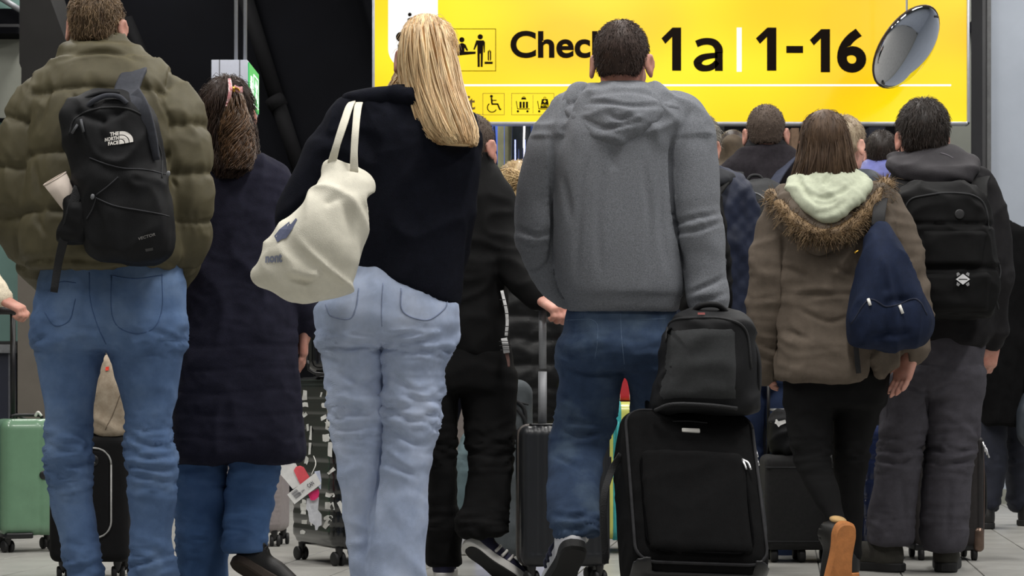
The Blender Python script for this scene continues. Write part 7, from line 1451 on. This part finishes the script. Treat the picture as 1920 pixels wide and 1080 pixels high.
# canvas tote on the blonde woman's shoulder
Yo = 6.25 - 0.255
tt = empty('tote_bag', W(600, 563, Yo), 'off-white canvas tote bag hanging from the blonde woman\'s shoulder', 'bag')
def dispT(V, N):
    d = folds(V @ np.array([[0.75, 0, 0.66], [0, 1, 0], [-0.66, 0, 0.75]]), (4, 6, 9), 0.008, 3.6)
    for q_, w_, dp in ((((655, 350), (700, 352)), 0.012, 0.016), (((652, 352), (615, 375)), 0.014, 0.013), (((534, 470), (552, 505)), 0.012, -0.02), (((552, 505), (592, 512)), 0.012, -0.018), (((548, 520), (575, 530)), 0.012, 0.016), (((640, 356), (662, 440)), 0.016, 0.01)): d = d + crease(V, W(*q_[0], Yo - 0.07), W(*q_[1], Yo - 0.08), w_, dp)
    return d
o, tV, tQ = px_surf([(300, 619, 631, 0.008, 0.06), (310, 612, 640, 0.018, 0.05), (321, 607, 672, 0.03, 0.04), (330, 602, 692, 0.04, 0.03), (343, 594, 700, 0.05, 0.02), (362, 584, 692, 0.06, 0.01), (385, 568, 684, 0.075), (410, 546, 683, 0.085), (435, 518, 684, 0.09), (465, 498, 681, 0.095), (492, 484, 676, 0.095), (512, 476, 669, 0.09), (528, 482, 663, 0.08), (542, 500, 657, 0.07), (554, 528, 645, 0.05), (563, 565, 612, 0.02)], Yo, M_canvas, 'body', tt, 0.0075, 2.3, disp=dispT)
band('strap', [W(622, 306, Yo + 0.03), W(632, 270, Yo + 0.02), W(645, 230, Yo + 0.05), W(655, 200, Yo + 0.13), W(662, 190, Yo + 0.22), W(660, 200, Yo + 0.32)], [0.024, 0.02, 0.024, 0.024, 0.022, 0.022], 0.005, M_canvas, tt, wdir=(1, 0, 0.3))
band('strap', [W(664, 322, Yo + 0.0), W(664, 285, Yo + 0.0), W(667, 240, Yo + 0.03), W(671, 202, Yo + 0.12), W(676, 190, Yo + 0.22), W(676, 200, Yo + 0.32)], [0.024, 0.02, 0.02, 0.022, 0.022, 0.022], 0.005, M_canvas, tt, wdir=(1, 0, 0.1))
M_slate = mat('slate_blue_print', (92, 98, 124), rough=0.9, var=0.08, bump=0.2); M_slate2 = mat('blue_grey_print', (132, 138, 158), rough=0.9, var=0.1, bump=0.2)
def tote_print(polys, m, nm):
    for pl_ in polys:
        P = drape(tV, tQ, [W(x, y, Yo - 0.1) for x, y in pl_] , 0.0025); c = P.mean(0); n = len(P); mkobj(nm, np.vstack([P, drape(tV, tQ, [c], 0.0025)]), [[i, (i + 1) % n, n] for i in range(n)], m, tt, smooth=False)
tote_print([[(512, 441), (522, 428), (540, 413), (541, 418), (545, 420), (553, 407), (556, 411), (547, 430), (536, 446), (527, 448), (519, 454)]], M_slate, 'print')
V, Q = text_vf('nont', 0.045, 3); V = (V - V.min(0)) / (V.max(0) - V.min(0)); P = drape(tV, tQ, [W(496 + 33 * u, 492 - 17 * v * (0.92 + 0.08 * u), Yo - 0.1) for u, v in V], 0.0028); mkobj('print', P, Q, M_slate2, tt, smooth=False)

# navy cotton rucksack on the brunette's right shoulder
Ynb = 7.63 - 0.24
nb = empty('rucksack', W(1665, 655, Ynb), 'slouching navy rucksack with two white zip pulls on the brunette\'s shoulder', 'backpack')
def dispN(V, N):
    d = folds(V, (9, 9, 4), 0.007, 2.3)
    for q_ in (((1645, 425), (1662, 540)), ((1650, 440), (1630, 560)), ((1660, 460), (1690, 560)), ((1665, 566), (1712, 560)), ((1662, 575), (1668, 640)), ((1612, 640), (1700, 625))): d = d + crease(V, W(*q_[0], Ynb - 0.08), W(*q_[1], Ynb - 0.09), 0.014, 0.014)
    return d
o, nV, nQ = px_surf([(414, 1641, 1652, 0.012, 0.06), (430, 1633, 1668, 0.03, 0.05), (458, 1622, 1690, 0.055, 0.03), (500, 1612, 1706, 0.075, 0.01), (540, 1602, 1722, 0.085), (575, 1594, 1740, 0.09), (600, 1588, 1749, 0.092), (622, 1590, 1745, 0.088), (642, 1598, 1730, 0.07), (657, 1626, 1684, 0.03)], Ynb, M_navybag, 'body', nb, 0.008, 2.5, disp=dispN)
band('shoulder_strap', [W(1646, 424, Ynb + 0.04), W(1648, 400, Ynb + 0.06), W(1652, 375, Ynb + 0.13), W(1655, 358, Ynb + 0.22), W(1658, 372, Ynb + 0.34)], 0.045, 0.008, mat('black_webbing', (20, 20, 22), rough=0.8, bump=0.4, bscale=500), nb, wdir=(1, 0, 0.2))
tube('buckle', [W(1602, 474, Ynb + 0.03), W(1610, 470, Ynb + 0.03)], 0.004, gold, nb, smooth=False)
band('loose_strap', [W(1640, 440, Ynb + 0.04), W(1618, 500, Ynb + 0.03), W(1600, 580, Ynb + 0.05), W(1606, 660, Ynb + 0.06), W(1610, 700, Ynb + 0.06)], 0.018, 0.003, M_zip, nb)
P = drape(nV, nQ, catmull([W(x, y, Ynb - 0.1) for x, y in ((1600, 606), (1630, 562), (1662, 574), (1688, 570), (1720, 560), (1742, 590))], 6), 0.0005); tube('pocket_zip', P, 0.003, mat('navy_zip', (20, 28, 50), bump=0), nb, sides=6, smooth=False)
for a_, b_ in (((1629, 560), (1632, 572)), ((1687, 572), (1693, 588))): P = drape(nV, nQ, [W(*a_, Ynb - 0.1), W(*b_, Ynb - 0.1)], 0.006); tube('zip_pull', P, 0.0055, M_plasticw, nb, smooth=False)

# big black backpack on the man at the right
Yz = 8.1 - 0.25
zb = empty('backpack', W(1785, 592, Yz), 'big black backpack with a white diamond emblem on the charcoal jacket', 'backpack')
M_bp2 = mat('black_cordura', (11, 11, 12), rough=0.75, var=0.2, vscale=30, bump=0.35, bscale=700, spec=0.18)
def dispZ(V, N):
    d = folds(V, (8, 8, 9), 0.007, 6.9)
    for y in (424, 505): d = d - 0.012 * np.exp(-((V[:, 2] - Z(y, Yz)) / 0.008) ** 2)
    return d
o, zV, zQ = px_surf([(342, 1712, 1800, 0.05, 0.03), (354, 1694, 1826, 0.08, 0.01), (375, 1684, 1844, 0.1), (420, 1686, 1858, 0.11), (470, 1692, 1864, 0.115), (520, 1702, 1868, 0.118), (565, 1712, 1866, 0.115), (586, 1722, 1858, 0.105), (594, 1735, 1848, 0.09)], Yz, M_bp2, 'body', zb, 0.008, 2.8, disp=dispZ)
patch(zV, zQ, ((1734, 430), (1858, 430), (1848, 498), (1732, 498)), Yz, M_bp2, 'upper_pocket', zb, 0.014, 12, wr=0.004); patch(zV, zQ, ((1730, 512), (1866, 508), (1862, 584), (1738, 584)), Yz, M_bp2, 'lower_pocket', zb, 0.018, 12, wr=0.003)
mkp = drape(zV, zQ, [W(1800, 525, Yz - 0.1)], 0.026)[0]
def dm(pts, m, nm, dy=0): mkobj(nm, [mkp + [x * Yz / F, dy, -y * Yz / F] for x, y in pts], [list(range(len(pts)))], m, zb, smooth=False)
dm([(-13, 0), (0, -10), (13, 0), (0, 10)], mat('emblem_white', (216, 216, 218), bump=0), 'emblem'); dm([(-8, -0.6), (8, -0.6), (8, 0.8), (-8, 0.8)], M_rub, 'emblem', -0.001)
for sx in (-1, 1):
    for sy in (-1, 1): dm([(sx * 5, sy * 9), (sx * 11, sy * 5), (sx * 12, sy * 11), (sx * 8, sy * 13)], mat('emblem_grey', (140, 140, 142), bump=0), 'emblem')
pc = drape(zV, zQ, [W(1798, 402, Yz - 0.1)], 0.0)[0]; lathe('round_badge', [(0.018, -0.002), (0.018, 0.004), (0.014, 0.005)], mat('dark_badge', (36, 36, 38), rough=0.5), zb, 24, (0, -1, 0), pc)
P = drape(zV, zQ, catmull([W(x, y, Yz - 0.1) for x, y in ((1700, 440), (1704, 380), (1740, 366), (1800, 362), (1846, 378), (1858, 430))], 6), 0.001); tube('zip', P, 0.004, M_zip, zb, sides=6, smooth=False)
for xs in ((1694, 1690), (1836, 1842)): band('shoulder_strap', [W(xs[0], 372, Yz + 0.02), W(xs[0], 345, Yz + 0.1), W(xs[1], 332, Yz + 0.22), W(xs[1], 350, Yz + 0.34)], 0.06, 0.012, M_bp2, zb)
tube('side_cord', [W(1864, 470, Yz - 0.03), W(1876, 510, Yz - 0.05), W(1866, 545, Yz - 0.07), W(1872, 580, Yz - 0.05)], 0.004, M_zip, zb)

# rucksacks of the two men under the sign
Yh = 9.0 - 0.22
hb = empty('rucksack', W(1408, 560, Yh), 'dark rucksack with navy straps on the charcoal wool coat', 'backpack')
o, hV, hQ = px_surf([(338, 1392, 1440, 0.04, 0.03), (350, 1378, 1462, 0.07, 0.01), (380, 1368, 1478, 0.085), (450, 1366, 1484, 0.09), (540, 1368, 1484, 0.09), (566, 1376, 1476, 0.07)], Yh, mat('dark_rucksack', (28, 30, 33), rough=0.7, var=0.15, bump=0.35), 'body', hb, 0.01, disp=lambda V, N: folds(V, (9, 9, 9), 0.006, 5.0))
band('shoulder_strap', [W(1444, 356, Yh - 0.02), W(1462, 326, Yh + 0.06), W(1486, 298, Yh + 0.16), W(1496, 300, Yh + 0.3)], 0.055, 0.01, mat('navy_strap', (40, 46, 66), rough=0.8, bump=0.4), hb, wdir=(1, 0, 0.6)); band('shoulder_strap', [W(1392, 350, Yh), W(1384, 330, Yh + 0.08), W(1384, 318, Yh + 0.2), W(1384, 330, Yh + 0.32)], 0.05, 0.01, M_zip, hb)
P = drape(hV, hQ, catmull([W(x, y, Yh - 0.1) for x, y in ((1398, 362), (1420, 362), (1436, 376), (1446, 405))], 6), 0.002); tube('grey_piping', P, 0.003, mat('pale_grey_piping', (130, 132, 134)), hb, sides=6, smooth=False)
tube('top_handle', [W(1400, 342, Yh), W(1408, 330, Yh), W(1424, 330, Yh), W(1432, 342, Yh)], 0.007, M_zip, hb)
Yv = 8.16 - 0.21
vb = empty('rucksack', W(1330, 590, Yv), 'black rucksack with a grey reflective band on the quilted navy jacket', 'backpack')
o, vV, vQ = px_surf([(352, 1290, 1338, 0.04, 0.03), (370, 1276, 1350, 0.07, 0.01), (420, 1268, 1358, 0.085), (500, 1266, 1368, 0.09), (570, 1270, 1372, 0.085), (590, 1282, 1362, 0.06)], Yv, M_bp2, 'body', vb, 0.01, disp=lambda V, N: folds(V, (9, 9, 9), 0.006, 5.0))
patch(vV, vQ, ((1345, 478), (1369, 478), (1370, 498), (1346, 498)), Yv, mat('grey_reflective', (104, 108, 114), rough=0.5), 'reflective_band', vb, 0.004, 4)
band('shoulder_strap', [W(1336, 372, Yv), W(1352, 352, Yv + 0.06), W(1362, 342, Yv + 0.16), W(1362, 356, Yv + 0.3)], 0.05, 0.01, M_bp2, vb, wdir=(1, 0, 0.5))
